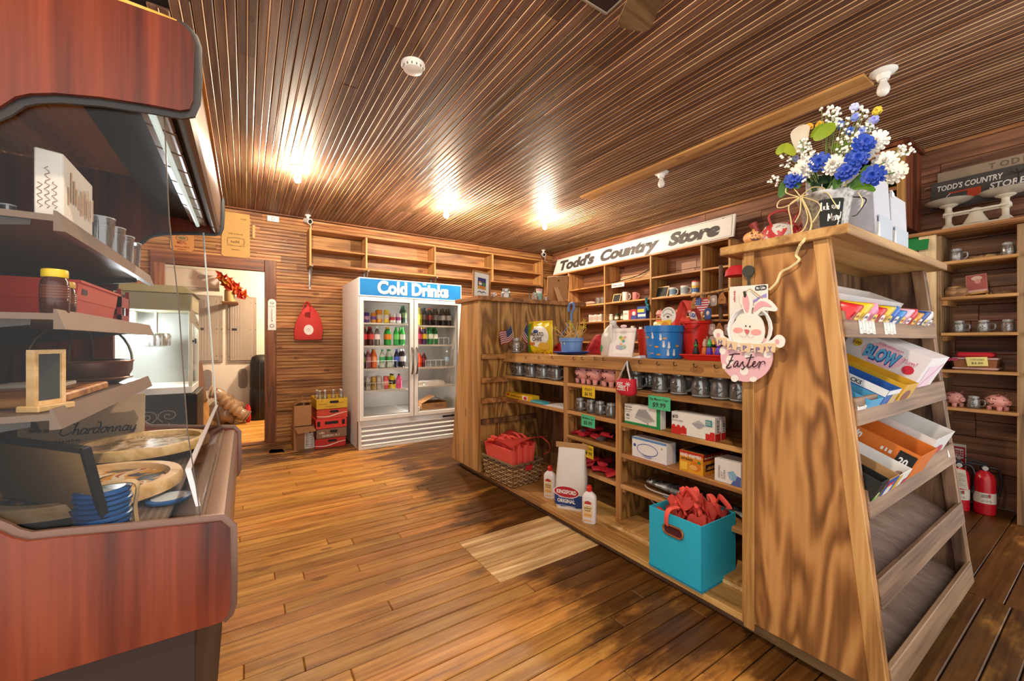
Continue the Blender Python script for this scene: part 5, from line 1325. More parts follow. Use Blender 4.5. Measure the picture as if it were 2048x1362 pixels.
# --- second column, third shelf: jars and packs
def relish(px, label, lid, fill):
    t = thing('relish_jar', label, 'jar', at_w(px, WZ[3]), 0, 'small jars on the cubby shelf')
    b = B(C(fill, .25)); b.lathe([(.03, 0), (.034, .006), (.034, .07), (.028, .082), (0, .082)], n=16); b.obj('jar_body', t, 40, local=1)
    b = B(C('e4dcc8', .5)); b.lathe([(.0346, .02), (.0346, .058)], n=16); b.obj('paper_label', t, 40, local=1)
    b = B(C(lid, .35)); b.lathe([(.03, .083), (.031, .085), (.031, .1), (0, .101)], n=16); b.obj('lid', t, 40, local=1)
relish(1223, 'small jar with a white lid, leftmost of the jars behind the milk jug', 'e4e0da', 'c8c0b0')
relish(1234, 'small jar with a dark green lid next to the white-lidded jar', '2a4a34', '5a5a34')
relish(1246, 'small jar with a dark green lid next to the white and red pack', '2a4a34', '6a5a30')
def pack(px0, px1, z, h, col, label, bits, d=.1):
    y0, y1 = wY(px0), wY(px1)
    t = thing('cardboard_pack', label, 'box', (WX+.06, (y0+y1)/2, z))
    b = B(C(col, .5)); b.box(WX+.04, WX+.04+d, y1, y0, z+.0005, z+h, .001); b.obj('carton', t)
    b = B(); F = Face(b, (WX+.04, y0, z), (0,-1, 0), (0, 0, 1)); bits(F, y0-y1, h); b.obj('print', t)
pack(1251, 1266, WZ[3], .13, 'e8e0d4', 'white pack with a red side band on the cubby shelf', lambda F, w, h: (F.rect(w*.75, 0, w, h, C('c83a34')), F.scrib(w*.1, h*.6, w*.5, h*.12, C('a83a34'))))
pack(1267, 1278, WZ[3], .14, 'b83a44', 'red and blue pack on the cubby shelf between two other packs', lambda F, w, h: (F.rect(0, 0, w, h*.4, C('3a4a9a')), F.ell(w*.5, h*.6, w*.3, h*.2, C('e8e0d8'))))
pack(1279, 1297, WZ[3], .17, '2a4a9a', 'blue and yellow pack on the cubby shelf beside the teal charm', lambda F, w, h: (F.rect(w*.05, h*.55, w*.8, h*.8, C('e8d040')), F.rect(w*.1, h*.2, w*.95, h*.4, C('e8e8e8'))))
t = thing('key_charm', 'teal bead charm hanging from the cubby divider', 'charm', (WX-.03, WD[3]+.03, 1.82))
b = B(C('2a8a9a', .4, var=.4))
for k in range(9): b.ball((WX-.03+RND.uniform(-.01, .01), WD[3]+.03+RND.uniform(-.03, .03), 1.81-k*.018), .018, 8)
o = b.obj('beads', t, 1); o['kind'] = 'stuff'
b = B(C('3a3430', .5)); b.tube([(WX-.03, WD[3]+.03, 1.82), (WX-.02, WD[3]+.03, 1.9), (WX-.004, WD[3], 1.91)], .002, 5); b.obj('cord', t)
t = thing('letter_strip', 'narrow white strip of block letters hanging under a cubby shelf', 'sign', (WX-.01, 3.95, 2.0))
ya_, yb_ = wY(1233) , wY(1258)
b = B(C('ece6dc', .5)); b.box(WX-.011, WX-.004, yb_, ya_, 2.015, 2.075, .001); b.obj('strip', t)
b = B(); F = Face(b, (WX-.011, ya_, 2.015), (0,-1, 0), (0, 0, 1))
F.scrib(.02, .016, ya_-yb_-.05, .03, C('6a5a54')); F.ell(ya_-yb_-.02, .04, .006, .006, C('3a302c'), 8)
b.obj('lettering', t)
t = thing('black_cable', 'black cable looped along the top cubby shelf over folded papers', 'cable', (WX+.1, 3.85, 2.085)); b = B(C('221e1c', .4)); b.tube(bez([(WX+.05, 4.2, 2.10), (WX+.03, 3.95, 2.11), (WX+.05, 3.7, 2.14), (WX+.1, 3.5, 2.22)]), .006, 6); b.obj('cable', t, 1)
t = thing('folded_papers', 'stack of folded brown papers on the top cubby shelf behind the cable', 'papers', (WX+.2, 3.8, 2.086))
for k in range(4):
    b = B(C(('c8a078', 'b88c62', 'd0ac84', 'c09468')[k], .7)); b.box(WX+.1, WX+.28, 3.52, 4.1-k*.03, 2.0865+k*.022, 2.106+k*.022, .004); b.obj('sheet', t)
# --- piggy banks
def piggy(label, loc, rz, s=1.0, grp='pink piggy banks', side=False):
    k = ('pig', side)
    if k in _proto: return dup(_proto[k], loc, rz, label, grp, s)
    t = thing('piggy_bank', label, 'piggy bank', loc, rz, grp); m = C('e8a49c', .25)
    b = B(m)
    def fn(u, v):
        a, e = u*2*PI, v*PI-PI/2
        return (.062*math.sin(e)*1.0, .05*math.cos(e)*math.cos(a), .062+.046*math.cos(e)*math.sin(a)*(1.05 if math.sin(a) > 0 else 1))
    b.grid(fn, 18, 12, True); b.obj('body', t, 1, local=1)
    b = B(C('e09890', .25)); b.tube([(-.05, 0, .058), (-.072, 0, .058)], [.021, .017], 12); b.obj('snout', t, 40, local=1)
    b = B(C('a8605a', .4))
    for y in (-.007, .007): b.ball((-.0725, y, .059), .0035, 6)
    o = b.obj('nostrils', t, local=1)
    for y in (-.026, .026):
        b = B(m); b.poly([(-.032, y-.012, .1), (-.018, y+.012, .098), (-.036, y*1.35, .124)]); b.solid(.005); b.obj('ear', t, local=1)
    for x in (-.032, .03):
        for y in (-.024, .024):
            b = B(m); b.lathe([(.011, 0), (.013, .004), (.015, .028)], (x, y, 0), 10); b.obj('foot', t, 40, local=1)
    b = B(m); b.tube(bez([(.06, 0, .065), (.07, .006, .07), (.074,-.004, .078), (.068,-.006, .084)], 4), .0025, 5); b.obj('tail', t, 1, local=1)
    b = B(C('2a1c1a', .4))
    for sg in (-1, 1):
        # smiling printed face on the flank: two arched eyes and a mouth
        def arc(cx, cz, r, a0, a1, w=.0022):
            pts = []
            for q in range(8):
                a = a0+(a1-a0)*q/7; x, z = cx+r*math.cos(a), cz+r*math.sin(a)
                y = .05*math.sqrt(max(0, 1-(x/.062)**2-((z-.062)/.0475)**2))+.0006
                pts.append((x, sg*y, z))
            b.tube(pts, w, 5)
        arc(-.016, .074, .009, .3, 2.8); arc(.014, .074, .009, .3, 2.8); arc(0, .06, .018, 3.6, 5.8, .0028)
    o = b.obj('printed_smile', t, local=1)
    b = B(C('241a18', .3))
    for y in (-.02, .02): b.ball((-.054, y, .076), .004, 6)
    b.obj('eyes', t, local=1)
    _proto[k] = t; return t
for i, px in enumerate((1320, 1341, 1365, 1388)):
    piggy('pink piggy bank on the cubby shelf behind the red bags, %s from the left' % ORD[i], at_w(px, WZ[3]), PI/2+.15*i, 1.15)
# --- lower shelf behind the counter
t = thing('lotion_bottle', 'white lotion bottle on the cubby shelf behind the blue bucket', 'bottle', at_w(1266, WZ[4])); b = B(C('e6ddd0', .3)); b.lathe([(.04, 0), (.044, .01), (.044, .16), (.03, .175), (0, .175)], n=16, sy=.7); b.obj('bottle_body', t, 40, local=1); b = B(C('dccfbe', .3)); b.lathe([(.031, .176), (.031, .215), (0, .218)], n=14); b.obj('cap', t, 40, local=1)
t = thing('spray_can', 'blue spray can with a white cap beside the white lotion bottle', 'can', at_w(1282, WZ[4])); b = B(C('2a78b8', .3, var=.4)); b.lathe([(.034, 0), (.036, .005), (.036, .15), (.03, .165), (0, .165)], n=16); b.obj('can_body', t, 40, local=1); b = B(C('e4e4e4', .3)); b.lathe([(.027, .166), (.025, .195), (0, .197)], n=14); b.obj('cap', t, 40, local=1)

# ================================================================ rough shelves by the aisle at the right edge
A = thing('aisle_shelves', 'rustic open shelves with a scale on top at the right edge', 'shelf', (4.55, .5, 0))
AY0, AY1 = .12, .80
ubox(A, 'pale_post', M_PALE, WX-.03, WX+.06, .825, .918, 0, 2.06)
ubox(A, 'side_board', M_OLDZ, WX, WB, .80, .824, 0, 2.05)
ubox(A, 'middle_post', M_OLDZ, WX+.005, WX+.045, .402, .44, 0, 2.05)
ubox(A, 'middle_board', M_OLDZ, WX+.046, WB, .41, .43, 0, 2.05)
ubox(A, 'top_board', M_SHELFY, WX-.05, WB, AY0, 1.1, 2.06, 2.088)
ubox(A, 'back_panel', M_OLDZ, WB-.016, WB-.003, AY0, .41, .02, 2.05, bv=0)
AZ = [1.848, 1.582, 1.315, 1.04, .762]
for z in AZ:
    ubox(A, 'shelf_board', M_PINEY, WX-.018, WB-.001, .4305, .7995, z-.022, z)
    ubox(A, 'shelf_board', M_PINEY, WX-.018, WB-.001, AY0, .4015, z-.022, z)
    ubox(A, 'shelf_cleat', M_SHELFX, WX+.004, WB, .77, .7992, z-.062, z-.0225)
# more rough shelving beyond the post, behind the end cap
ubox(A, 'ledger', M_PALE, WX+.02, WX+.055, .93, 2.35, 2.03, 2.06)
for z in (1.795, 1.50): ubox(A, 'shelf_board', M_PINEY, WX+.05, WB, .93, 2.35, z-.02, z)
def W2(px, py, x=4.52): return P(px, py, 'X', x)
# balance scale on the top board
t = thing('balance_scale', 'cream painted old balance scale with two pans on the top board', 'scale', (4.5, .64, 2.089)); CR = C('e6dcc6', .45, var=.15)
z0 = 2.089
b = B(CR); b.hexa([(4.43, .46, z0), (4.57, .46, z0), (4.57, .82, z0), (4.43, .82, z0), (4.45, .48, z0+.03), (4.55, .48, z0+.03), (4.55, .80, z0+.03), (4.45, .80, z0+.03)], .005); b.obj('base', t)
b = B(CR); b.lathe([(.06, 0), (.05, .02), (.03, .07), (.026, .1), (.018, .115), (0, .12)], (4.5, .64, z0+.03), 14, sy=1.2); b.obj('centre_housing', t, 40)
b = B(CR); b.hexa([(4.485, .47, z0+.11), (4.515, .47, z0+.11), (4.515, .81, z0+.11), (4.485, .81, z0+.11), (4.485, .47, z0+.135), (4.515, .47, z0+.135), (4.515, .81, z0+.135), (4.485, .81, z0+.135)], .004); b.box(4.45, 4.46, .48, .8, z0+.118, z0+.13); b.obj('beam', t)
for y in (.50, .78):
    b = B(CR); b.lathe([(.04, 0), (.03, .015), (.018, .03), (.018, .075), (.028, .085), (.03, .11), (.02, .125), (.02, .15), (.05, .165), (.05, .17), (0, .17)], (4.5, y, z0+.028), 14); b.obj('pan_support', t, 40)
    b = B(C('cfc6b2', .35, .3)); b.lathe([(.05, 0), (.11, .018), (.13, .034), (.126, .036), (.1, .022), (0, .01)], (4.5, y, z0+.199), 24); b.obj('pan', t, 40)
# painted board sign behind the scale
t = thing('painted_sign', 'dark painted board with a red mailbox and white store lettering behind the scale', 'sign', (4.66, .65, 2.25))
b = B(C('5a5654', .55, var=.6)); b.hexa([(4.60, .90, 2.29), (4.60, .28, 2.29), (4.615, .28, 2.29), (4.615, .90, 2.29), (4.64, .90, 2.52), (4.64, .28, 2.52), (4.655, .28, 2.52), (4.655, .90, 2.52)], .002); b.obj('board', t)
b = B(C('a8937a', .6, var=.3)); b.box(4.66, 4.69, .26, .87, 2.49, 2.60, .003); b.obj('rear_plank', t)
b = B(C('b89a7a', .6)); b.tube([(4.64, .86, 2.50), (4.66, .94, 2.5), (4.7, .96, 2.49)], .004, 6); b.obj('nail_hook', t)
b = B(); F = Face(b, (4.60, .90, 2.29), (0,-1, 0), (.04, 0, .23)); wt = C('f0ece6', .5)
F.text("TODD'S COUNTRY", .035, .155, .042, wt, w=.34, bold=.025, shear=.12); F.text('STORE', .31, .09, .046, wt, w=.17, bold=.025, shear=.12)
rd = C('c84a2a', .5); F.rect(.10, .118, .25, .13, rd); F.poly([(.20, .06), (.27, .06), (.27, .13), (.20, .13)], rd); F.stroke([(.09, .05), (.09, .10), (.11, .12)], .006, wt)
dk = C('2c2a28', .6)
for x in (.44, .56): F.stroke([(x, .06), (x+.006, .17)], .006, dk); [F.stroke([(x+.006, .17), (x+.006+.05*math.cos(a), .17+.035*math.sin(a))], .006, dk) for a in (.2, .9, 1.8, 2.5, 3.1)]
b.obj('lettering', t)
b = B(C('6a5a48', .6)); F = Face(b, (4.66, .84, 2.52), (0,-1, 0), (0, 0, 1));
for i, ch in enumerate("TODDS"): F.text(ch, .24+i*.055, .02, .04, C('6a5a48', .6), bold=.02)
b.obj('plank_lettering', t)
# things on the rough shelves
def mini_mug(label, loc, s, rz=0, grp='small clear jar mugs on the aisle shelves'):
    k = 'minimug'
    if k in _proto: return dup(_proto[k], loc, rz, label, grp, s)
    t = thing('glass_jar_mug', label, 'jar mug', loc, rz, grp)
    b = B(M_JAR); b.lathe([(.028, 0), (.034, .005), (.036, .02), (.036, .062), (.032, .074), (.028, .078), (.028, .095), (.0255, .095), (.0255, .078), (.033, .062), (.033, .02), (.026, .008), (0, .008)], n=18); b.obj('jar', t, 40, local=1)
    b = B(C('dfe2e0', .15));
    for z in (.081, .086, .091): b.tube([(.0288*math.cos(a), .0288*math.sin(a), z) for a in [2*PI*q/18 for q in range(18)]], .0011, 4, closed=True)
    o = b.obj('screw_thread', t, local=1); o['kind'] = 'stuff'
    b = B(M_JAR); b.tube(bez([(0,-.034, .066), (0,-.054, .064), (0,-.057, .04), (0,-.05, .022), (0,-.034, .018)], 4), .0055, 7); b.obj('handle', t, 1, local=1)
    b = B(C('4a4a4a', .4)); F = Face(b, (-.0368, .012, .03), (0,-1, 0), (0, 0, 1)); F.poly([(0, .012), (.012, .003), (.024, .012), (.024, .008), (.012,-.002), (0, .008)], C('4a4a4a', .4)); F.ell(.012, .018, .005, .004, C('4a4a4a', .4), 8); b.obj('emblem', t, local=1)
    _proto[k] = t; return t
mini_mug('clear jar mug at the left of the highest aisle shelf', (4.47, .735, AZ[0]), 1.0)
mini_mug('clear jar mug beside the pale driftwood on the highest aisle shelf', (4.47, .485, AZ[0]), 1.0)
for i, y in enumerate((.722, .60, .487)): mini_mug('clear jar mug on the third aisle shelf, %s from the pale post' % ORD[i], (4.48, y, AZ[2]), .95)
mini_mug('clear jar mug standing between the two piggy banks on the lowest shelf', (4.46, .645, AZ[4]), .95)
def drift(label, y0, y1, z, r, x, col, name='driftwood'):
    t = thing(name, label, 'driftwood' if name == 'driftwood' else 'carving', (x, (y0+y1)/2, z)); n = 12
    pts = [(x+.012*math.sin(i*1.3), y0+(y1-y0)*i/n, z+r*.62+.004*math.sin(i*2.1)) for i in range(n+1)]
    b = B(wood('driftwood_'+str(len(_txt))+str(y0), '6a4a30', col, 'd8b890', 'Y', S=10, ring=3, rough=.7, knots=False)); b.tube(pts, [r*(.25+.75*math.sin(PI*(i+.6)/(n+1.2))**.6) for i in range(n+1)], 9, flat=.62); b.obj('driftwood_piece', t, 60)
drift('long pale driftwood piece on the highest aisle shelf', .52, .70, AZ[0], .032, 4.55, 'c8a070')
drift('dark twisted driftwood piece on the second aisle shelf right of the picture', .44, .585, AZ[1], .03, 4.58, '8a6442')
drift('rounded tan carved wood lump with writing on the second aisle shelf', .685, .79, AZ[1], .058, 4.49, 'c0946a', 'wood_lump')
t = thing('easel_picture', 'red toned picture standing on a small easel on the second aisle shelf', 'picture', (4.52, .63, AZ[1]))
m = Matrix.Translation((4.50, .63, AZ[1])) @ Matrix.Rotation(math.radians(-90), 4, 'Z') @ Matrix.Rotation(math.radians(-16), 4, 'X') @ Matrix.Rotation(math.radians(-5), 4, 'Y')
b = B(M_PINEZ); b.box(-.05,-.038,-.008, .0, 0, .15).xf(m); b.obj('easel_leg', t)
b = B(M_PINEZ); b.box(.038, .05,-.008, .0, 0, .15).xf(m); b.obj('easel_leg', t)
b = B(M_PINEX); b.box(-.055, .055,-.026,-.009, .012, .024).xf(m); b.obj('easel_ledge', t)
b = B(C('cc8478', .5)); b.box(-.052, .052,-.02,-.01, .0245, .165).xf(m); pc = b.obj('picture', t)
b = B(); F = Face(b, (-.052,-.02, .0245), (1, 0, 0), (0, 0, 1)); F.rect(.003, .02, .101, .135, C('b8605a', .5, var=.4)); F.rect(.003, .003, .101, .018, C('dcb0a0', .5)); F.ell(.055, .11, .028, .018, C('e4c0b0', .5), 12); F.ell(.058, .085, .016, .02, C('d89a8c', .5), 12); b.xf(m); b.obj('printed_face', t)
t = thing('wicker_basket', 'striped ribbon-trimmed basket holding red cloth with a yellow price note', 'basket', (4.52, .635, AZ[3]))
b = B(C('a8683a', .7, var=.5)); b.hexa([(4.44, .54, AZ[3]), (4.62, .54, AZ[3]), (4.62, .735, AZ[3]), (4.44, .735, AZ[3]), (4.43, .53, AZ[3]+.075), (4.63, .53, AZ[3]+.075), (4.63, .745, AZ[3]+.075), (4.43, .745, AZ[3]+.075)]); b.obj('basket_body', t)
for z in (.006, .078):
    b = B(C('d8b0a8', .6, var=.4)); b.box(4.425, 4.635, .525, .75, AZ[3]+z, AZ[3]+z+.014, .004); b.obj('ribbon_band', t)
b = B(C('a83a5a', .5)); b.hexa([(4.42, .72, AZ[3]+.07), (4.43, .72, AZ[3]+.07), (4.43, .79, AZ[3]+.06), (4.42, .79, AZ[3]+.06), (4.42, .72, AZ[3]+.09), (4.43, .72, AZ[3]+.09), (4.43, .79, AZ[3]+.085), (4.42, .79, AZ[3]+.085)]); b.obj('bow', t)
b = B(C('c8202c', .7)); b.box(4.46, 4.61, .55, .735, AZ[3]+.094, AZ[3]+.13, .012); t2 = thing('folded_red_cloth', 'folded red cloth lying in the ribbon-trimmed basket', 'cloth', (4.53, .64, AZ[3]+.094)); b.obj('folded_cloth', t2)
t2 = thing('price_note', 'pale yellow handwritten price note on the ribbon-trimmed basket', 'note', (4.42, .62, AZ[3]+.04)); b = B(C('f0e08a', .6)); b.hexa([(4.418, .57, AZ[3]+.035), (4.421, .57, AZ[3]+.035), (4.421, .67, AZ[3]+.03), (4.418, .67, AZ[3]+.03), (4.418, .575, AZ[3]+.1), (4.421, .575, AZ[3]+.1), (4.421, .68, AZ[3]+.095), (4.418, .68, AZ[3]+.095)]); b.obj('note', t2)
b = B(); F = Face(b, (4.418, .67, AZ[3]+.033), (0,-1, 0), (0, 0, 1)); F.text('COOZIES', .012, .04, .012, C('3a3430'), w=.07); F.text('$4.99', .02, .012, .016, C('3a3430'), w=.055); b.obj('handwriting', t2)
piggy('pink piggy bank by the pale post on the lowest aisle shelf', (4.48, .75, AZ[4]), 0.9, 1.0)
piggy('pink piggy bank right of the jar mug on the lowest aisle shelf', (4.48, .535, AZ[4]), 1.0, 1.0)
# fire extinguishers and their sign
t = thing('fire_sign', 'red and white fire extinguisher sign on the wall behind the extinguishers', 'sign', (4.70, .775, .2))
b = B(C('ece4d8', .5)); b.box(WB-.006, WB-.001, .722, .796, .02, .44, .001); b.box(WB-.0063, WB-.0061, .755, .762, .42, .43); b.obj('plate', t)
b = B(); F = Face(b, (WB-.0065, .796, .02), (0,-1, 0), (0, 0, 1)); rd = C('b81c24', .5)
F.rect(.004, .02, .016, .395, rd); F.rect(.058, .02, .07, .395, rd); F.rect(.004, .385, .07, .40, rd); F.poly([(.016, .385), (.016, .33), (.03, .30), (.016, .28)], rd); F.poly([(.058, .385), (.058, .28), (.044, .30), (.058, .33)], rd)
F.rect(.014, .31, .06, .385, C('ece4d8', .5)); F.text('FIRE', .015, .325, .046, rd, w=.044, bold=.03)
for i, ch in enumerate('EXTINGUISHER'): F.text(ch, .037, .282-i*.024, .018, rd, align='C', bold=.03)
b.obj('lettering', t)
def extinguisher(label, x, y, rz):
    t = thing('fire_extinguisher', label, 'fire extinguisher', (x, y, 0), rz, 'red fire extinguishers on the floor')
    b = B(C('c41a28', .25)); b.lathe([(.05, 0), (.056, .006), (.056, .25), (.048, .285), (.026, .305), (.022, .315), (0, .315)], n=22); b.obj('cylinder', t, 40, local=1)
    b = B(C('e0d6c4', .4)); b.lathe([(.0565, .085), (.0565, .16)], n=22); lb = b.obj('label_band', t, 40, local=1)
    b = B(); F = Face(b, (-.0572, .03, .085), (0,-1, 0), (0, 0, 1)); k_ = C('3a3230', .5)
    for i in range(3): F.ring(.012+i*.018, .02, .005, .006, .002, k_, 4)
    for i in range(3): F.rect(.005, .045+i*.008, .05, .048+i*.008, k_)
    F.rect(.04, .05, .05, .07, C('b82a2a')); b.obj('label_print', t, local=1)
    b = B(C('1a1a1c', .35)); b.lathe([(.022, .312), (.026, .318), (.026, .335), (.018, .345), (0, .346)], n=14); b.obj('valve', t, 40, local=1)
    b = B(C('1c2a3a', .35)); b.hexa([(-.012,-.012, .345), (.012,-.012, .345), (.012, .09, .352), (-.012, .09, .352), (-.012,-.012, .355), (.012,-.012, .355), (.012, .09, .362), (-.012, .09, .362)], .002); b.obj('carry_handle', t, local=1)
    b = B(C('202428', .35)); b.hexa([(-.011,-.012, .358), (.011,-.012, .358), (.011, .1, .385), (-.011, .1, .385), (-.011,-.012, .366), (.011,-.012, .366), (.011, .1, .393), (-.011, .1, .393)], .002); b.obj('squeeze_lever', t, local=1)
    b = B(C('d8d4cc', .2, .6)); b.lathe([(.016, 0), (.016, .012), (0, .013)], (-.026, 0, .332), 14, ax='X'); b.obj('gauge', t, 40, local=1)
    b = B(C('181818', .4)); b.tube(bez([(0,-.02, .335), (0,-.06, .33), (-.005,-.078, .27), (-.01,-.072, .19), (-.012,-.064, .14)]), .009, 8); b.obj('hose', t, 1, local=1)
    return t
extinguisher('fire extinguisher with a paper tag standing under the fire sign', 4.46, .72, .3)
e2 = extinguisher('fire extinguisher without a tag, nearer the middle post', 4.50, .598, .3)
t = thing('inspection_tag', 'cream paper inspection tag hanging on the tagged fire extinguisher', 'tag', (4.40, .70, .2)); b = B(C('e4dac4', .6)); b.hexa([(4.392, .66, .17), (4.394, .66, .17), (4.394, .735, .175), (4.392, .735, .175), (4.392, .675, .31), (4.394, .675, .31), (4.394, .745, .315), (4.392, .745, .315)]); b.obj('tag', t)
b = B(); F = Face(b, (4.392, .735, .175), (0,-1, 0), (0, 0, 1))
for i in range(8): F.rect(.012, .02+i*.012, .06-.01*(i % 3), .023+i*.012, C('8a8272'))
b.obj('print', t)
b = B(C('c8c0b0', .5)); b.tube([(4.393, .712, .312), (4.42, .70, .335)], .0015, 4); b.obj('string', t)
# green roofed bird house and red apron left of the pale post
t = thing('bird_house', 'small bird house with a bright green roof on the wall shelf by the post', 'bird house', (4.45, 1.0, 1.9))
b = B(C('2a8a4a', .5)); b.hexa([(4.335, .86, 1.95), (4.40, .86, 2.085), (4.40, 1.35, 2.085), (4.335, 1.35, 1.95), (4.329, .86, 1.955), (4.40, .86, 2.097), (4.40, 1.35, 2.097), (4.329, 1.35, 1.955)]); b.fix(); b.obj('roof_panel', t)
b = B(C('2a8a4a', .5)); b.hexa([(4.40, .86, 2.086), (4.445, .86, 1.985), (4.445, 1.35, 1.985), (4.40, 1.35, 2.086), (4.40, .86, 2.098), (4.452, .86, 1.988), (4.452, 1.35, 1.988), (4.40, 1.35, 2.098)]); b.fix(); b.obj('roof_panel', t)
b = B(M_PINEY); b.prism([(4.366, 1.80), (4.436, 1.80), (4.436, 2.0), (4.40, 2.08), (4.366, 2.0)], 'Y', .94, 1.3); b.obj('house_body', t)
t = thing('red_apron', 'red cloth apron hanging against the pale post beside the end rack', 'apron', (4.36, .91, 1.2)); RC = C('c42430', .75, var=.2)
def ap(u, v):
    z = 1.68-v*.98; y = .995-.11*v*.5-u*.11*(1-.35*v)
    return (4.345+.008*math.sin(u*14+v*3), y, z)
b = B(RC); b.grid(ap, 14, 16); b.solid(.004); b.obj('cloth', t, 1)
b = B(RC); b.box(4.335, 4.34, .90, .965, 1.30, 1.46, .002); b.obj('pocket', t)
b = B(C('e8b0a8', .6)); b.tube(bez([(4.345, .97, 1.68), (4.35, .95, 1.73), (4.37, .93, 1.76), (4.36, .91, 1.70), (4.345, .90, 1.68)]), .006, 5); b.obj('neck_strap', t, 1)
# wall cabinet high beside it
K = thing('wall_cabinet', 'dark red wooden wall cabinet high on the right wall behind the flowers', 'cabinet', (4.55, 1.15, 2.15))
M_CABZ = wood('cabinet_red_wood', '4a2414', '7a4228', '96583a', 'Z', S=7, ring=3, rough=.4, var=.1)
ubox(K, 'side_panel', M_CABZ, 4.33, WB, .975, 1.0, 2.15, 2.80); ubox(K, 'side_panel', M_CABZ, 4.33, WB, 1.30, 1.325, 2.15, 2.80)
ubox(K, 'cornice', M_CABZ, 4.30, WB, .95, 1.35, 2.80, 2.83); ubox(K, 'bottom_panel', M_CABZ, 4.33, WB, 1.0, 1.30, 2.15, 2.17)
for a in ((.98, 1.03), (1.27, 1.32)): ubox(K, 'door_stile', M_PINEZ, 4.305, 4.329, a[0], a[1], 2.16, 2.79)
for a in ((2.16, 2.21), (2.74, 2.79), (2.45, 2.48)): ubox(K, 'door_rail', M_SHELFY, 4.306, 4.328, 1.031, 1.269, a[0], a[1])
b = B(glass('dark_cabinet_glass', '8a8a8a', .03, 1.0)); b.box(4.315, 4.319, 1.031, 1.269, 2.211, 2.739); b.obj('door_pane', K)
ubox(K, 'back_panel', M_CABZ, WB-.012, WB-.002, 1.0, 1.30, 2.17, 2.80, bv=0)
# ================================================================ goods on and in the counter
def cy(px, x): return P(px, 700, 'X', x).y
CT = ST+.0005
FR = SX+.004                                         # fronts of boxes on the shelves
# ---- mason jar mugs, printed
def jar_mug(label, loc, s, rz, grp):
    k = 'jarmug'
    if k in _proto: return dup(_proto[k], loc, rz, label, grp, s)
    t = thing('mason_jar_mug', label, 'jar mug', loc, rz, grp)
    b = B(M_JAR); b.lathe([(.034, 0), (.041, .006), (.043, .02), (.043, .082), (.038, .096), (.033, .1), (.033, .126), (.0305, .126), (.0305, .1), (.036, .093), (.04, .08), (.04, .02), (.033, .01), (0, .01)], n=20); b.obj('jar', t, 40, local=1)
    b = B(C('d9dcda', .12))
    for z in (.106, .112, .118, .124): b.tube([(.0335*math.cos(a), .0335*math.sin(a), z) for a in [2*PI*q/18 for q in range(18)]], .0012, 4, closed=True)
    o = b.obj('screw_thread', t, local=1); o['kind'] = 'stuff'
    b = B(C('dfe2e0', .1)); b.tube([(.042*math.cos(a), .042*math.sin(a), .012) for a in [2*PI*q/18 for q in range(18)]], .0014, 4, closed=True); b.obj('base_ring', t, 1, local=1)
    b = B(M_JAR); b.tube(bez([(0,-.041, .086), (0,-.066, .084), (0,-.072, .055), (0,-.062, .03), (0,-.041, .024)], 4), .0065, 7); b.obj('handle', t, 1, local=1)
    b = B(C('3a3836', .4)); F = Face(b, (-.0442, .018, .035), (0,-1, 0), (0, 0, 1)); m = C('3a3836', .4); F.poly([(0, .016), (.018, .002), (.036, .016), (.036, .011), (.018,-.004), (0, .011)], m); F.stroke([(.006, .024), (.018, .034), (.03, .024)], .003, m); F.stroke([(.008, .02), (.018, .026), (.028, .02)], .003, m); b.obj('printed_emblem', t, local=1)
    _proto[k] = t; return t
for i, px in enumerate((1272, 1320, 1358, 1402, 1441, 1480)):
    jar_mug('large jar mug in the right counter bay, %s along the front row' % ORD[i], (SX+.07, cy(px, SX+.07), .9385), 1.12, .25+.1*math.sin(i*2), 'large jar mugs in the right counter bay')
for i, px in enumerate((1300, 1345, 1388)):
    jar_mug('large jar mug in the right counter bay, %s along the back row' % ORD[i], (SX+.22, cy(px, SX+.22), .9385), 1.12, .5, 'large jar mugs in the right counter bay')
for i, px in enumerate((1019, 1031, 1043, 1055, 1067, 1079, 1091, 1103, 1117)):
    jar_mug('jar mug in the left counter bay under the flags, %s from the left' % ORD[i], (SX+.06+.035*(i % 2), cy(px, SX+.08), .9355), 1.1, .1*(i % 3), 'jar mugs in the left counter bay')
for i, px in enumerate((1161, 1182, 1200, 1222)):
    mini_mug('small clear jar mug in the middle counter bay, %s from the left' % ORD[i], (SX+.06, cy(px, SX+.06), .7315), 1.0, .2*(i % 2), 'small jar mugs in the middle counter bay')
for i, (px, dx) in enumerate(((1166, .07), (1189, .065), (1208, .17), (1221, .06))):
    piggy('pink smiling piggy bank in the middle counter bay, %s from the left' % ORD[i], (SX+dx+.01, cy(px, SX+dx), .9385), PI/2-.2, 1.3, 'smiling piggy banks in the middle counter bay')
# ---- handwritten price notes
def note(px0, px1, py0, py1, col, lines, label, sk=0):
    a, c = P(px0, py1, 'X', SX-.016), P(px1, py1, 'X', SX-.016); d = P(px0, py0, 'X', SX-.016)
    t = thing('price_note', label, 'note', (a.x, (a.y+c.y)/2, a.z), 0, 'price notes on the counter shelves'); w = a.y-c.y; h = d.z-a.z
    b = B(C(col, .6)); b.hexa([(a.x-.002, a.y, a.z), (a.x-.002, c.y, a.z+sk), (a.x, c.y, a.z+sk), (a.x, a.y, a.z), (a.x-.002, a.y, a.z+h), (a.x-.002, c.y, a.z+h+sk), (a.x, c.y, a.z+h+sk), (a.x, a.y, a.z+h)]); b.fix(); b.obj('note', t)
    b = B(); F = Face(b, (a.x-.002, a.y, a.z), (0,-w, sk), (0, 0, 1)); k_ = C('2a2624', .5)
    for tx, y, hh, ww in lines: F.text(tx, w*(1-ww)/2, h*y, h*hh, k_, w=w*ww, bold=.012, shear=.12)
    b.obj('handwriting', t)
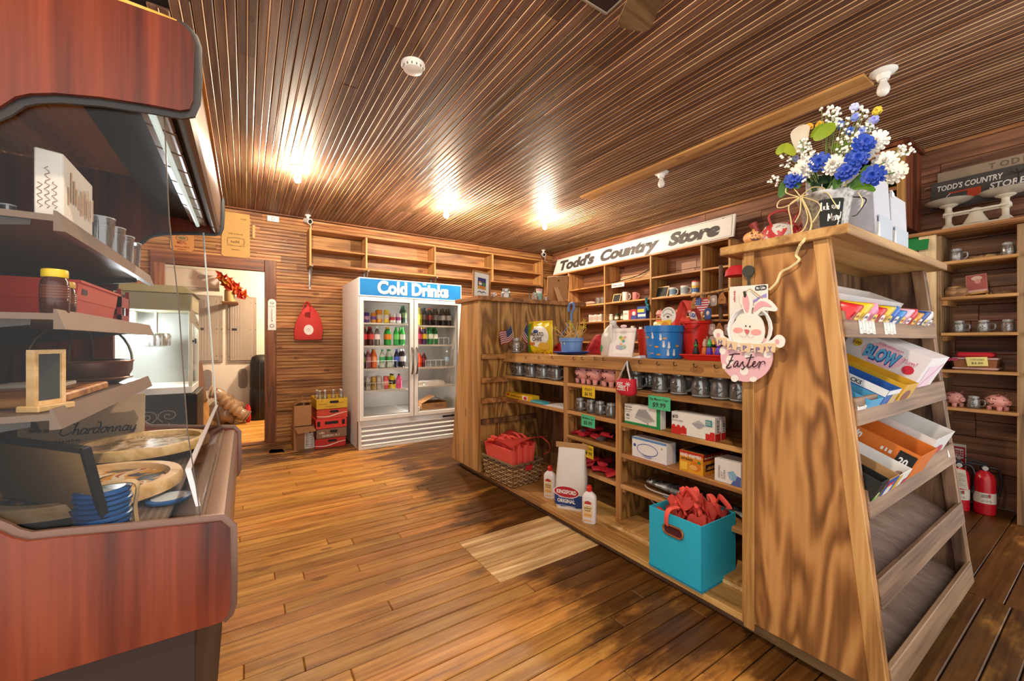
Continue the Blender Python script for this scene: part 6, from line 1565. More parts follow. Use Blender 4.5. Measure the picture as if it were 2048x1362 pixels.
note(1165, 1190, 771, 793, 'e8c024', [('PIGGY', .6, .22, .6), ('$6.95', .16, .3, .6)], 'yellow handwritten price note under the smiling piggy banks')
note(1163, 1190, 828, 851, '4fbf8a', [('Mini Mason Cups', .66, .16, .85), ('$5.99', .2, .3, .6)], 'green handwritten price note reading 5.99 under the small jar mugs')
note(1165, 1187, 886, 911, 'e8c024', [('COOZIES', .62, .2, .8), ('$4.99', .2, .3, .75)], 'yellow handwritten coozies price note on the middle counter bay',-.004)
note(1297, 1341, 790, 816, '4fbf8a', [('Big Mason Cups', .68, .18, .84), ('$9.99', .18, .34, .6)], 'wide green handwritten price note reading 9.99 under the large jar mugs')
# ---- boxes on the right bay shelves
def sbox(name, label, px0, px1, z, h, d, col, prints, x=None, side=None, rz=0):
    x = x or FR; y0, y1 = cy(px0, x), cy(px1, x); w = y0-y1
    t = thing(name, label, 'box', (x, y0, z), rz)
    b = B(C(col, .45)); b.box(0, d,-w, 0, .0005, h, .0015); b.obj('carton', t, local=1)
    b = B(); F = Face(b, (0, 0, .0005), (0,-1, 0), (0, 0, 1)); prints(F, w, h)
    b.obj('front_print', t, local=1)
    if side:
        b = B(); F = Face(b, (0,-w, .0005), (1, 0, 0), (0, 0, 1)); side(F, d, h); b.obj('side_print', t, local=1)
    return t
GY, DG = C('9a9a98', .5), C('3a3a3a', .5)
def pr_env(F, w, h):
    F.rect(0, 0, w, h*.12, C('1f8a4a', .45)); F.rect(w*.9, 0, w, h, C('1f8a4a', .45))
    F.poly([(w*.30, h*.36), (w*.42, h*.82), (w*.62, h*.86), (w*.86, h*.36), (w*.62, h*.2)], C('b0b0ae', .5)); F.poly([(w*.33, h*.5), (w*.42, h*.78), (w*.62, h*.82), (w*.8, h*.36)], GY)
    F.scrib(w*.03, h*.82, w*.2, h*.07, DG); F.scrib(w*.03, h*.7, w*.2, h*.06, DG); F.scrib(w*.03, h*.6, w*.17, h*.05, GY); F.text('40', w*.06, h*.38, h*.13, DG, w=w*.1, bold=.02); F.scrib(w*.06, h*.26, w*.1, h*.06, DG)
    F.ell(w*.68, h*.18, .006, .004, C('c83a3a'))
sbox('envelope_box', 'white and green box of envelopes in the right counter bay', 1249, 1321, .725, .125, .05, 'e9e5dd', pr_env)
def pr_10(F, w, h):
    r_ = C('cc2a26', .45)
    F.rect(0, 0, w*.37, h*.33, r_); F.rect(w*.8, 0, w, h*.27, r_); F.rect(w*.9, h*.27, w, h*.36, r_)
    for i in range(3): F.ell(w*(.06+i*.12), h*.33, w*.045, h*.10, r_, 14)
    F.text('#10', w*.03, h*.72, h*.15, DG, w=w*.14, bold=.03); F.text('ENVELOPES', w*.03, h*.58, h*.07, DG, w=w*.26)
    F.poly([(w*.5, h*.6), (w*.66, h*.78), (w*.80, h*.62), (w*.66, h*.42)], C('b4b4b8', .5)); F.poly([(w*.5, h*.6), (w*.66, h*.66), (w*.80, h*.62), (w*.66, h*.42)], C('a0a0a6', .5))
    F.rect(w*.81, h*.60, w*.95, h*.86, C('1f8a8a', .45)); F.text('PEEL', w*.825, h*.74, h*.07, C('f0f0f0'), w=w*.11); F.text('SEAL', w*.825, h*.65, h*.07, C('f0f0f0'), w=w*.11)
    F.scrib(w*.25, h*.04, w*.5, h*.04, C('f0e8e0'))
def sd_10(F, w, h):
    F.rect(0, 0, w, h*.3, C('cc2a26', .45)); F.scrib(w*.7, h*.35, h*.5, w*.35, C('5a5a5a'), PI/2)
sbox('number_ten_envelopes', 'white and red box of number ten envelopes, front one of two', 1343, 1430, .725, .125, .045, 'ece8e0', pr_10, side=sd_10)
sbox('number_ten_envelopes', 'white and red box of number ten envelopes, behind the front one', 1357, 1442, .725, .122, .045, 'e8e4dc', pr_10, x=FR+.06, side=sd_10)
def pr_oval(F, w, h):
    bl = C('2a5aa0', .45); F.rect(0, h*.9, w, h, C('5a8ac0', .45)); F.ring(w*.46, h*.48, w*.29, h*.26, .004, bl); F.ell(w*.09, h*.6, .010, .010, bl, 14); F.rect(w*.32, h*.16, w*.62, h*.18, bl); F.rect(w*.38, h*.1, w*.58, h*.12, bl); F.rect(0, 0, w, h*.025, C('c86a5a')); F.ell(w*.88, h*.72, .006, .006, C('c8a060'), 8)
sbox('oval_print_box', 'white box with a blue oval outline in the right counter bay', 1264, 1333, .525, .125, .09, 'e9e6e2', pr_oval, side=lambda F, w, h: (F.rect(w*.6, h*.05, w*.85, h*.9, C('c8c6c6')), F.rect(w*.9, 0, w, h, C('4a78b0'))))
def pr_hw(F, w, h):
    F.rect(0, 0, w, h*.5, C('e8a02a', .45)); F.rect(0, h*.86, w, h, C('b82a1e', .45)); F.text('HAND WARMERS', w*.05, h*.74, h*.15, C('f4f0ea'), w=w*.88, bold=.03); F.text('HOTHANDS', w*.08, h*.58, h*.10, C('2a1c18'), w=w*.5, bold=.03)
    F.ell(w*.7, h*.36, w*.22, h*.22, C('d87a20', .45)); F.ell(w*.62, h*.30, w*.16, h*.12, C('e8b060', .45)); F.ell(w*.85, h*.58, w*.07, h*.06, C('2a8a4a')); F.poly([(w*.08, h*.1), (w*.35, h*.1), (w*.38, h*.48), (w*.05, h*.48)], C('f0c040'))
def sd_hw(F, w, h):
    F.rect(0, 0, w, h*.66, C('d88a28', .45)); F.rect(0, h*.66, w, h, C('8a1c1c', .45)); F.scrib(w*.04, h*.76, w*.7, h*.09, C('e8d0b0')); F.rect(w*.08, h*.18, w*.5, h*.5, C('2a1c18')); F.scrib(w*.12, h*.25, w*.33, h*.16, C('d8a040'))
t = sbox('hand_warmer_box', 'orange and red open display box of hand warmers', 1359, 1406, .525, .115, .26, 'e0902a', pr_hw, side=sd_hw)
b = B(C('20160f', .6)); b.box(.012, .25,-.155,-.012, .1155, .117); b.obj('open_top', t, local=1)
def pr_mask(F, w, h):
    F.poly([(w*.62, 0), (w, 0), (w, h*.4), (w*.84, h*.45)], C('5a68a8', .45)); F.poly([(w*.5, h*.5), (w*.72, h*.62), (w*.86, h*.42), (w*.8, h*.22), (w*.6, h*.2)], C('8ab8d8', .45)); F.stroke([(w*.52, h*.5), (w*.66, h*.35), (w*.62, h*.2)], .003, C('c8dce8'))
    for i, (tx, x) in enumerate((('DISPOSABLE', .17), ('3-PLY', .28), ('FACE MASK', .38))): F.text(tx, w*(x+.05), h*.18, w*.07, C('5a5a6a'), rot=PI/2, w=h*(.55, .28, .4)[i])
sbox('mask_box', 'white and blue box of disposable face masks beside the end panel', 1429, 1482, .525, .118, .12, 'ebe7e1', pr_mask)
# ---- left bay second shelf
def pr_choc(F, w, h):
    F.scrib(w*.2, h*.35, w*.42, h*.35, C('8a4a1a')); F.ell(w*.09, h*.6, w*.06, h*.22, C('c83a2a')); F.rect(w*.66, h*.1, w*.85, h*.85, C('f0e8e0')); F.ell(w*.76, h*.45, w*.06, h*.3, C('c83a3a'))
sbox('yellow_carton', 'flat yellow carton on the lower left counter shelf', 1012, 1064, .728, .05, .08, 'e0b21e', pr_choc)
sbox('teal_carton', 'small teal carton lying beside the yellow carton', 1061, 1088, .728, .022, .06, '3a9ab0', lambda F, w, h: F.rect(w*.1, h*.3, w*.9, h*.6, C('7ac0cc')), x=FR-.004)
t = thing('white_leaflets', 'white leaflets lying flat at the right of the lower left counter shelf', 'papers', (SX+.08, 2.52, .7285))
for k in range(3):
    b = B(C('e6e4e4', .5)); b.box(SX+.0+.01*k, SX+.15+.01*k, 2.40+.02*k, 2.66-.03*k, .7285+k*.004, .732+k*.004); b.obj('leaflet', t)
# ---- red can coolers on the middle shelves
def coozie(label, loc, rot, z, k):
    t = thing('can_cooler', label, 'can cooler', (loc[0], loc[1], z), 0, 'red foam can coolers'); t.rotation_euler = rot
    if 'cz' in _proto:
        for c in kids(_proto['cz']):
            q = c.copy(); COL.objects.link(q); q.parent = t
        return t
    b = B(C('c01a2a', .65, var=.2)); b.lathe([(.036,-.05), (.038,-.04), (.039, .045), (.038, .05), (.034, .05), (.033,-.045), (0,-.046)], n=16, sx=1, sy=.42); b.obj('sleeve', t, 40, local=1)
    b = B(C('6a5a5c', .7)); b.lathe([(.034, .0505), (.038, .0505)], n=16, sx=1, sy=.42); b.obj('cut_rim', t, local=1)
    _proto['cz'] = t; return t
k = 0
for base, spots in ((.545, [(.05, 1152, 0), (.06, 1172, .4), (.05, 1195,-.3), (.1, 1165, .2), (.06, 1218, .2), (.13, 1190, 0), (.08, 1225,-.5)]), (.322, [(.06, 1180, .3), (.05, 1198,-.3), (.07, 1215, .2), (.05, 1226,-.2), (.13, 1190, .1), (.14, 1210, .5), (.09, 1185, .9), (.1, 1205, 1.2)])):
    for i, (dx, px, a) in enumerate(spots):
        lay = 0 if i < 4 else 1
        x = SX+dx+.02
        y = min(max(cy(px, x), D2+.06), D1-.06)
        coozie('red foam can cooler in the %s of the two red piles, %s from its front' % ('upper' if base > .5 else 'lower', ORD[i]), (x, y), (math.radians(90 if i % 3 else 74), 0, a+1.2*(i % 2)), base+.018+lay*.033, k); k += 1
# ---- things on the bottom board
BB = .0705
bn = thing('turquoise_bin', 'turquoise fabric storage bin with a copper grommet handle', 'bin', (1.93, 1.25, BB))
TQ = C('24b0cc', .7, var=.12)
bx = (1.782, 2.075, 1.105, 1.402); bt_ = .385
def wall4(t, name, mat, x0, x1, y0, y1, z0, z1, w=.006):
    b = B(mat)
    b.box(x0, x0+w, y0, y1, z0, z1, .001); b.box(x1-w, x1, y0, y1, z0, z1, .001); b.box(x0+w, x1-w, y0, y0+w, z0, z1, .001); b.box(x0+w, x1-w, y1-w, y1, z0, z1, .001); b.box(x0+w, x1-w, y0+w, y1-w, z0, z0+.004)
    return b.obj(name, t)
wall4(bn, 'fabric_body', TQ, bx[0], bx[1], bx[2], bx[3], BB, bt_)
b = B(C('1783a0', .7)); b.tube([(bx[0]-.001, bx[2]-.001, BB+.01), (bx[1], bx[2]-.001, BB+.01), (bx[1], bx[3], BB+.01), (bx[0]-.001, bx[3], BB+.01)], .0035, 6, closed=True); b.tube([(bx[0], bx[2], BB), (bx[0], bx[2], bt_)], .003, 6); b.obj('piping', bn)
b = B(C('4a1010', .8)); Face(b, (bx[0], 1.31, .285), (0,-1, 0), (0, 0, 1)).poly(rrect(0, 0, .105, .042, .02), C('4a1010', .8)); b.obj('hand_slot', bn)
b = B(C('c08058', .25, .7)); b.tube([(bx[0]-.003, 1.31-x, .285+z) for x, z in rrect(-.003,-.003, .108, .045, .023)], .0055, 8, closed=True); b.obj('grommet', bn, 1)
RC2 = C('f25c4e', .75, var=.12)
def cloth_bag(label, c, r, seed, name='red_tote_bag', grp='crumpled red tote bags in the turquoise bin'):
    t = thing(name, label, 'bag', (c[0], c[1], c[2]), 0, grp); rr = random.Random(seed); a0, a1, a2 = rr.uniform(0, 6), rr.uniform(0, 6), rr.uniform(0, 6)
    b = B(RC2)
    def fn(u, v):
        x = (u-.5)*2; y = (v-.5)*2
        z = .03*math.sin(x*5+a0)*math.cos(y*4+a1)+.018*math.sin(9*x-6*y+a2)+.03*(1-x*x)*(1-y*y)
        return (c[0]+r[0]*x+.012*math.sin(6*y+a1), c[1]+r[1]*y+.012*math.sin(5*x+a2), c[2]+z)
    b.grid(fn, 16, 16); b.solid(.006); b.obj('cloth', t, 50)
    for j in range(2):
        p0 = Vector((c[0]+rr.uniform(-.5, .5)*r[0], c[1]+rr.uniform(-.5, .5)*r[1], c[2]+.03)); d = Vector((rr.uniform(-.03, .03), rr.uniform(-.05, .05), 0))
        b = B(RC2); b.tube(bez([p0, p0+d*.3+Vector((0, 0, .035)), p0+d*.8+Vector((.01, .02, .045)), p0+d*1.3+Vector((0, 0, .02)), p0+d*1.6]), .016, 6, flat=.22); b.obj('strap', t, 1)
    return t
for i, (dx, dy, dz) in enumerate(((.09, .095, .345), (.09, .205, .35), (.2, .15, .36), (.205, .205, .385), (.2, .095, .38), (.13, .15, .415))):
    cloth_bag('crumpled red tote bag in the turquoise bin, %s' % ('front near corner', 'front far corner', 'lying at the middle', 'rear far corner', 'rear near corner', 'topmost of the heap')[i], (bx[0]+dx, bx[2]+dy, dz), (.068, .075), 20+i)
t = thing('hanging_strap', 'red bag strap hanging over the front edge of the turquoise bin', 'strap', (bx[0], 1.29, .33)); b = B(RC2); b.tube(bez([(bx[0]+.06, 1.27, .41), (bx[0]+.01, 1.285, .405), (bx[0]-.008, 1.29, .38), (bx[0]-.008, 1.293, .345), (bx[0]-.004, 1.295, .325)]), .016, 6, flat=.2); b.obj('strap', t, 1)
# plywood sheets, basin, fish
for i in range(2):
    t = thing('plywood_sheet', ('lower', 'upper')[i]+' of two bare plywood sheets lying on the counter base', 'board', (2.2, 1.4, BB+.0145*i), 0, 'plywood sheets on the counter base')
    b = B(M_PINEX if i else M_LWOODX); b.box(1.955+.012*i, 2.44, 1.0, 1.83-.02*i, BB+.0145*i+.0003, BB+.0145*i+.014, .001); b.obj('sheet', t)
t = thing('blue_basin', 'oval dark blue enamel basin with a white rim behind the turquoise bin', 'basin', (2.25, 1.55, BB+.03)); zb_ = BB+.0292
b = B(C('1c3560', .3)); b.lathe([(.125, 0), (.14, .01), (.165, .14), (.165, .146), (.158, .146), (.135, .014), (0, .012)], (2.24, 1.53, zb_), 28, sx=.85, sy=1.15); b.obj('basin_body', t, 40)
b = B(C('d8d8d8', .25)); b.tube([(2.24+.165*.85*math.cos(a), 1.53+.165*1.15*math.sin(a), zb_+.147) for a in [2*PI*q/32 for q in range(32)]], .0055, 6, closed=True); b.obj('rim', t, 1)
t = thing('fish_cushion', 'long black and silver fish shaped cushion on the lowest right counter shelf', 'fish cushion', (2.2, 1.35, .325))
def fishm():
    m, nt, p = mat_base('fish_skin'); tc = N(nt, 'ShaderNodeTexCoord'); n = N(nt, 'ShaderNodeTexNoise'); n.inputs['Scale'].default_value = 26; n.inputs['Detail'].default_value = 5
    sp = N(nt, 'ShaderNodeSeparateXYZ'); nt.links.new(tc.outputs['Object'], n.inputs['Vector']); nt.links.new(tc.outputs['Object'], sp.inputs[0])
    f = mth(nt, 'ADD', mth(nt, 'MULTIPLY', sp.outputs[0],-4.0), mth(nt, 'MULTIPLY_ADD', n.outputs['Fac'], .9,-.08))
    nt.links.new(ramp(nt, f, [(.3, '121312'), (.48, '2c302e'), (.62, '6a6e6c'), (.9, 'c4c6c4')]), p.inputs['Base Color']); p.inputs['Roughness'].default_value = .25; return m
FM = fishm(); outl = []
def fw(s): return .075*(math.sin(PI*min(1, s*.93+.05))**.55)*(1-.45*s) if s < .86 else .034+(s-.86)*.5
b = B(FM)
def ff(u, v):
    s = u; w = fw(s); a = v*2*PI
    return (2.16+.02*math.sin(s*3)+w*math.cos(a), 1.70-s*.66, .328+.032+.032*math.sin(a)*(.3+.7*math.sin(PI*min(1, s+.06))))
b.grid(ff, 26, 16); b.obj('fish_body', t, 1)
b = B(C('d8d8d4', .2)); b.ball((2.12, 1.655, .375), .011, 10); b.obj('eye', t, 1); b = B(C('101010', .2)); b.ball((2.115, 1.655, .383), .006, 8); b.obj('pupil', t, 1)
for a in ((1.55, .05), (1.30, .045)):
    b = B(FM); b.poly([(2.10, a[0], .34), (2.06, a[0]-.03, .335), (2.055, a[0]-.09, .333), (2.10, a[0]-.06, .34)]); b.solid(.006); b.obj('fin', t)
b = B(C('c8c8c4', .3)); b.tube(bez([(2.11, 1.69, .345), (2.085, 1.66, .345), (2.07, 1.60, .345), (2.075, 1.5, .345), (2.085, 1.4, .345)]), .004, 6); b.obj('belly_seam', t, 1)
# charcoal bag and lighter fluid
kb = thing('charcoal_bag', 'white and blue paper bag of charcoal briquettes standing on the counter base', 'bag', (1.95, 2.2, BB), math.radians(-58))
M_CB = C('e6ded6', .6, var=.1); hw, hd, hh = .105, .062, .43
def cb(u, v):
    a = u*2*PI; f = v**3*.92
    c_, s_ = math.cos(a), math.sin(a)
    x = hw*math.copysign(abs(s_)**.45, s_)*(1+.06*math.sin(v*5)); y =-hd*math.copysign(abs(c_)**.45, c_)*(1-f)*(1+.1*math.sin(v*3.1))
    return (x, y, hh*v)
b = B(M_CB); b.grid(cb, 28, 14, True); b.obj('paper_body', kb, 50, local=1)
b = B(C('b88a58', .7)); b.box(-hw-.012, hw+.012,-.008, .006, hh-.012, hh+.026, .002); b.obj('stitched_top', kb, local=1)
b = B(); F = Face(b, (-hw,-hd-.0045, 0), (1, 0, 0), (0, .0, 1)); nv, rd = C('1c3a78', .5), C('b8202c', .5)
F.poly([(.0, .035), (.05, .02), (.11, .028), (.16, .02), (.21, .03), (.21, .11), (0, .11)], nv); F.ell(.085, .125, .095, .042, C('f0ece6', .5), 28); F.ell(.085, .125, .088, .037, rd, 28)
F.text('KINGSFORD', .015, .112, .026, C('f4f0ea', .5), w=.142, bold=.04); F.text('ORIGINAL', .02, .05, .024, C('f0ece6', .5), w=.13, bold=.04); F.scrib(.03, .082, .11, .007, C('d8dce8'))
F.rect(.02, .028, .15, .031, C('c8d0e0', .5))
b.obj('front_print', kb, local=1)
b = B(); F = Face(b, (-hw,-hd*.72-.0035, .2), (1, 0, 0), (0, .17, 1)); F.ring(.085, .045, .03, .036, .004, C('8a8480', .6)); F.ell(.085, .045, .014, .02, C('5a5450', .6), 14)
for i in range(4): F.rect(.045, .118+i*.009, .15-.02*(i % 2), .121+i*.009, C('a8a098', .6))
F.ell(.155, .035, .008, .008, C('b08a70', .6), 8); b.obj('upper_print', kb, local=1)
b = B(); F = Face(b, (hw+.004,-.03, .12), (0, 1, 0), (.05, 0, 1)); F.text('THE ORIGINAL', .052, .03, .022, nv, rot=PI/2, w=.17, bold=.03); F.scrib(.066, .06, .1, .007, nv, PI/2); F.ell(.02,-.05, .03, .035, rd); b.obj('gusset_print', kb, local=1)
def fluid(label, x, y, rz):
    t = thing('lighter_fluid_bottle', label, 'bottle', (x, y, BB), rz, 'white lighter fluid bottles')
    b = B(C('ece4e2', .35)); b.lathe([(.042, 0), (.046, .006), (.046, .165), (.04, .182), (.02, .2), (.015, .203), (0, .203)], n=24, sx=.6, sy=1.0, sq=3.5); b.obj('bottle_body', t, 50, local=1)
    b = B(C('d82a24', .35)); b.lathe([(.016, .203), (.018, .206), (.018, .228), (.012, .234), (.012, .24), (0, .241)], n=14); b.obj('cap', t, 40, local=1)
    b = B(); F = Face(b, (-.0285, .036, .03), (0,-1, 0), (0, 0, 1)); F.rect(.004, .01, .062, .115, C('e8c890', .5)); F.ell(.033, .1, .022, .018, C('b8382c', .5), 14); F.rect(.01, .086, .056, .096, C('f0e6d6', .5)); F.scrib(.012, .066, .042, .01, C('3a5a2a', .5)); F.scrib(.014, .052, .038, .01, C('8a2a1c', .5)); F.rect(.01, .02, .056, .034, C('e0a04a', .5)); F.rect(.008,-.012, .058,-.004, C('e0b060', .5)); b.obj('label_print', t, local=1)
fluid('white lighter fluid bottle with a red cap left of the charcoal bag', 1.93, 2.425, .5)
fluid('white lighter fluid bottle with a red cap right of the charcoal bag', 1.88, 1.95, .55)
# wicker basket of folded red bags
KC, KL, KR = P(1025.7, 977, 'Z', BB), P(973, 951.5, 'Z', BB), P(1076, 962, 'Z', BB)
kx, ky = (KL-KC), (KR-KC)
wb = thing('woven_basket', 'brown woven basket holding folded red bags on the counter base', 'basket', KC+(kx+ky)/2)
def kp(u, v, z):
    f = 1+.16*(z-BB)/.18
    c = KC+(kx+ky)/2
    q = kx*(u-.5)*f+ky*(v-.5)*f
    return Vector((c.x+q.x, c.y+q.y, z))
BH = .185
b = B(C('6a4c30', .7)); b.hexa([kp(.03, .03, BB), kp(.97, .03, BB), kp(.97, .97, BB), kp(.03, .97, BB), kp(.03, .03, BB+.006), kp(.97, .03, BB+.006), kp(.97, .97, BB+.006), kp(.03, .97, BB+.006)]); b.fix(); b.obj('bottom', wb)
per = []
for i in range(10): per.append((i/10, 0, 0,-1))
for i in range(10): per.append((1, i/10, 1, 0))
for i in range(10): per.append((1-i/10, 1, 0, 1))
for i in range(10): per.append((0, 1-i/10,-1, 0))
mw = [C('b48c5c', .55, var=.4), C('9a7248', .55, var=.4), C('c8a474', .55, var=.4)]
for r_ in range(11):
    z = BB+.012+r_*.0165
    if r_ == 8: rows = per
    b = B(mw[r_ % 3] if r_ < 9 else C('7a6044', .65, var=.4)); pts = []
    for i, (u, v, nu, nv_) in enumerate(per):
        o = .018*(1 if (i+r_) % 2 else -1)
        pts.append(kp(u+nu*o, v+nv_*o, z))
    b.tube(pts, .0078, 6, closed=True, flat=.8); o = b.obj('woven_strand', wb, 1)
b = B(C('4a3420', .65))
for u, v, nu, nv_ in per[::2]: b.tube([kp(u, v, BB), kp(u, v, BB+BH)], .003, 5)
o = b.obj('stakes', wb); o['kind'] = 'stuff'
b = B(C('8a7050', .5)); b.tube([kp(u, v, BB+BH+.004) for u, v in ((0, 0), (1, 0), (1, 1), (0, 1))], .008, 6, closed=True); b.obj('rim', wb)
b = B(C('c8202c', .7)); b.poly([kp(-.04, .38, BB+.13), kp(-.04, .62, BB+.13), kp(-.045, .62, BB+.175), kp(-.045, .38, BB+.175)]); b.obj('hand_hole', wb)
def slab(label, u0, u1, v, z0, z1, th, lean, grp='folded red tote bags in the woven basket'):
    a = [kp(u0, v, z0), kp(u1, v, z0), kp(u1, v+th, z0), kp(u0, v+th, z0), kp(u0+.02, v+lean, z1), kp(u1-.02, v+lean, z1), kp(u1-.02, v+lean+th, z1), kp(u0+.02, v+lean+th, z1)]
    t = thing('folded_tote_bag', label, 'bag', (a[0]+a[2])/2, 0, grp)
    b = B(RC2); b.hexa(a, .004); b.fix(); b.obj('folded_cloth', t)
    b = B(RC2); p0, p1 = kp(u0+.2, v+lean+th/2, z1-.005), kp(u1-.2, v+lean+th/2, z1-.005); m_ = (p0+p1)/2+Vector((0, 0, .045)); b.tube(bez([p0, p0*.6+m_*.4+Vector((0, 0, .012)), m_, p1*.6+m_*.4+Vector((0, 0, .012)), p1], 4), .011, 6, flat=.25); b.obj('handle', t, 1)
    return t
for i in range(8):
    ts = slab('folded red tote bag standing in the woven basket, %s from the front' % ORD[i], .06+.05*(i % 2), .90, .06+i*.105, BB+.02, BB+.31+.02*(i % 3), .085,-.04)
    if i == 0:
        b = B(); F = Face(b, kp(.62, .055, BB+.13), kp(.2, .055, BB+.13)-kp(.62, .055, BB+.13), (0, 0, 1)); F.ell(.045, .05, .04, .04, C('efe8e0', .6)); b.obj('round_emblem', ts)
t = thing('flat_tote_bag', 'red tote bag lying flat over the folded bags in the woven basket', 'bag', kp(.5, .5, BB+.36), 0); b = B(RC2)
b.grid(lambda u, v: kp(.02+1.0*u,-.02+1.05*v, BB+.345+.03*math.sin(u*4+v*3)+.03*v-.04*u), 14, 14); b.solid(.008); b.obj('cloth', t, 50)
b = B(RC2); b.tube(bez([kp(.1, .9, BB+.38), kp(-.02, 1.05, BB+.33), kp(-.06, 1.1, BB+.26), kp(-.05, .95, BB+.24)]), .012, 6, flat=.3); b.obj('handle', t, 1)

# ================================================================ on the counter top
# flags in a jar mug
jx = SX+.02; jy = cy(1033, jx)
jar_mug('glass jar mug holding two small flags on the counter', (jx, jy, CT), 1.08, 1.2, 'flag holder')
def flag(label, y0, lean, sgn):
    t = thing('small_flag', label, 'flag', (jx, jy, CT+.02), 0, 'small stars and stripes flags')
    top = Vector((jx-lean*.9, jy+lean*.4, CT+.27)); b = B(C('c8a468', .5)); b.tube([(jx, jy+sgn*.005, CT+.015), top], .003, 6); b.ball(top, .005, 8); b.obj('stick', t)
    nf = 16
    def fl(u, v):
        p = top.lerp(Vector((jx, jy, CT+.015)), .03+.46*v)
        return (p.x-sgn*(.125 if sgn > 0 else .085)*u+.006*math.sin(u*7+v*2), p.y+sgn*(.02 if sgn > 0 else .10)*u*(.75+.25*v), p.z-.095*u-.02*math.sin(u*5))
    m, nt, p = mat_base('flag_cloth'+str(sgn)); p.inputs['Roughness'].default_value = .7
    b = B(C('b8243a', .7), C('ece6e2', .7), C('2a3a78', .7))
    g = [[b.v(fl(i/14, j/13)) for j in range(14)] for i in range(15)]
    for i in range(14):
        for j in range(13):
            b.mi = 2 if (i < 6 and j < 7) else (0 if j % 2 == 0 else 1)
            b.face([g[i][j], g[i+1][j], g[i+1][j+1], g[i][j+1]])
    b.solid(.0015); b.obj('cloth', t)
    b = B(C('f0f0f0', .6))
    for i in range(5):
        for j in range(4): q = Vector(fl(.04+i*.075, .05+j*.13)); b.ball(q+Vector((-.0035, 0, .0)), .0022, 5)
    o = b.obj('stars', t); o['kind'] = 'stuff'
flag('small flag of stars and stripes leaning left in the jar mug', 0, .05, 1)
flag('small flag of stars and stripes leaning right in the jar mug', 0,-.09,-1)
# crisps
pc = thing('chips_bag', 'yellow and green bag of potato chips standing on the counter', 'snack bag', (SX+.13, cy(1081, SX+.13), CT), math.radians(-82))
def chip(u, v):
    x = (u-.5)*.29*(1+.05*math.sin(v*PI)); w = math.sin(PI*min(max(v, 0), 1))**.5
    return x, w
b = B(C('e8c818', .25));
b.grid(lambda u, v: (chip(u, v)[0],-.045*chip(u, v)[1]*math.sin(PI*u)**.5+.004*math.sin(u*20+v*6), .27*v), 18, 16); b.grid(lambda u, v: (chip(1-u, v)[0], .045*chip(u, v)[1]*math.sin(PI*u)**.5, .27*v), 18, 16)
bmesh.ops.remove_doubles(b.bm, verts=b.bm.verts, dist=.002); b.obj('bag_film', pc, 1, local=1)
def chipface(u, v, d=.002): return (chip(u, v)[0],-.045*chip(u, v)[1]*math.sin(PI*min(max(u, 0), 1))**.5-d-.004, .27*v)
def chipgrid(u0, u1, v0, v1, mat, nm, d=.002, ell=False):
    b = B(mat)
    if ell:
        c = b.v(chipface((u0+u1)/2, (v0+v1)/2, d)); r1 = [];
        rings = []
        for q in (.35, .7, 1):
            rings.append([b.v(chipface((u0+u1)/2+q*(u1-u0)/2*math.cos(a), (v0+v1)/2+q*(v1-v0)/2*math.sin(a), d)) for a in [2*PI*k/20 for k in range(20)]])
        for k in range(20): b.face([c, rings[0][k], rings[0][(k+1) % 20]])
        for A_, D_ in zip(rings, rings[1:]):
            for k in range(20): b.face([A_[k], D_[k], D_[(k+1) % 20], A_[(k+1) % 20]])
    else: b.grid(lambda u, v: chipface(u0+(u1-u0)*u, v0+(v1-v0)*v, d), 8, 8)
    return b.obj(nm, pc, 1, local=1)
chipgrid(.02, .16, .03, .97, C('5aa828', .3), 'green_side'); chipgrid(.2, .92, .2, .9, C('f0ece2', .3), 'white_oval', .003, True); chipgrid(.36, .56, .66, .77, C('2a4a9a', .3), 'blue_badge', .005, True); chipgrid(.10, .42, .28, .36, C('c8742a', .3), 'orange_band', .0045)
chipgrid(.55, .95, .12, .36, C('e0b040', .3), 'chip_picture', .0045, True)
b = B(); F = Face(b, (-.055,-.066, .125), (1, 0, 0), (0, 0, 1)); F.text('POTATO', 0, .026, .032, C('2a2420', .4), w=.155, bold=.03); F.text('CHIPS', .02,-.016, .032, C('2a2420', .4), w=.115, bold=.03); b.obj('lettering', pc, local=1)
b = B(C('d8b818', .3)); b.box(-.145, .145,-.004, .004, .262, .285, .001); b.obj('crimped_seal', pc, local=1)
# blue hanging pot with saucer
px_ = SX+.14; py_ = cy(1143, px_)
sa = thing('pot_saucer', 'bright blue square saucer under the blue hanging pot', 'saucer', (px_, py_, CT))
b = B(C('1c4ab8', .3)); b.lathe([(.085, 0), (.12, .022), (.118, .025), (.08, .006), (0, .006)], (px_, py_, CT), 24, sq=6); b.obj('saucer_dish', sa, 40)
hp = thing('hanging_pot', 'blue hanging flower pot with dried plant and a hook hanger', 'plant pot', (px_, py_, CT+.0065))
BP = C('6a92cc', .35)
b = B(BP); b.lathe([(.07, .002), (.078, .004), (.088, .09), (.088, .094), (.097, .098), (.099, .128), (.094, .128), (.083, .09), (.07, .012), (0, .012)], (px_, py_, CT+.0065), 28); b.obj('pot_body', hp, 40)
b = B(C('4a3018', .9)); b.lathe([(.09, .11), (.05, .118), (0, .12)], (px_, py_, CT+.0065), 16); b.obj('soil', hp)
top = Vector((px_, py_, CT+.40))
b = B(C('5f84c0', .35))
for a in (.3, 2.4, 4.5): b.tube([(px_+.095*math.cos(a), py_+.095*math.sin(a), CT+.13), top-Vector((0, 0, .12))], .0028, 6)
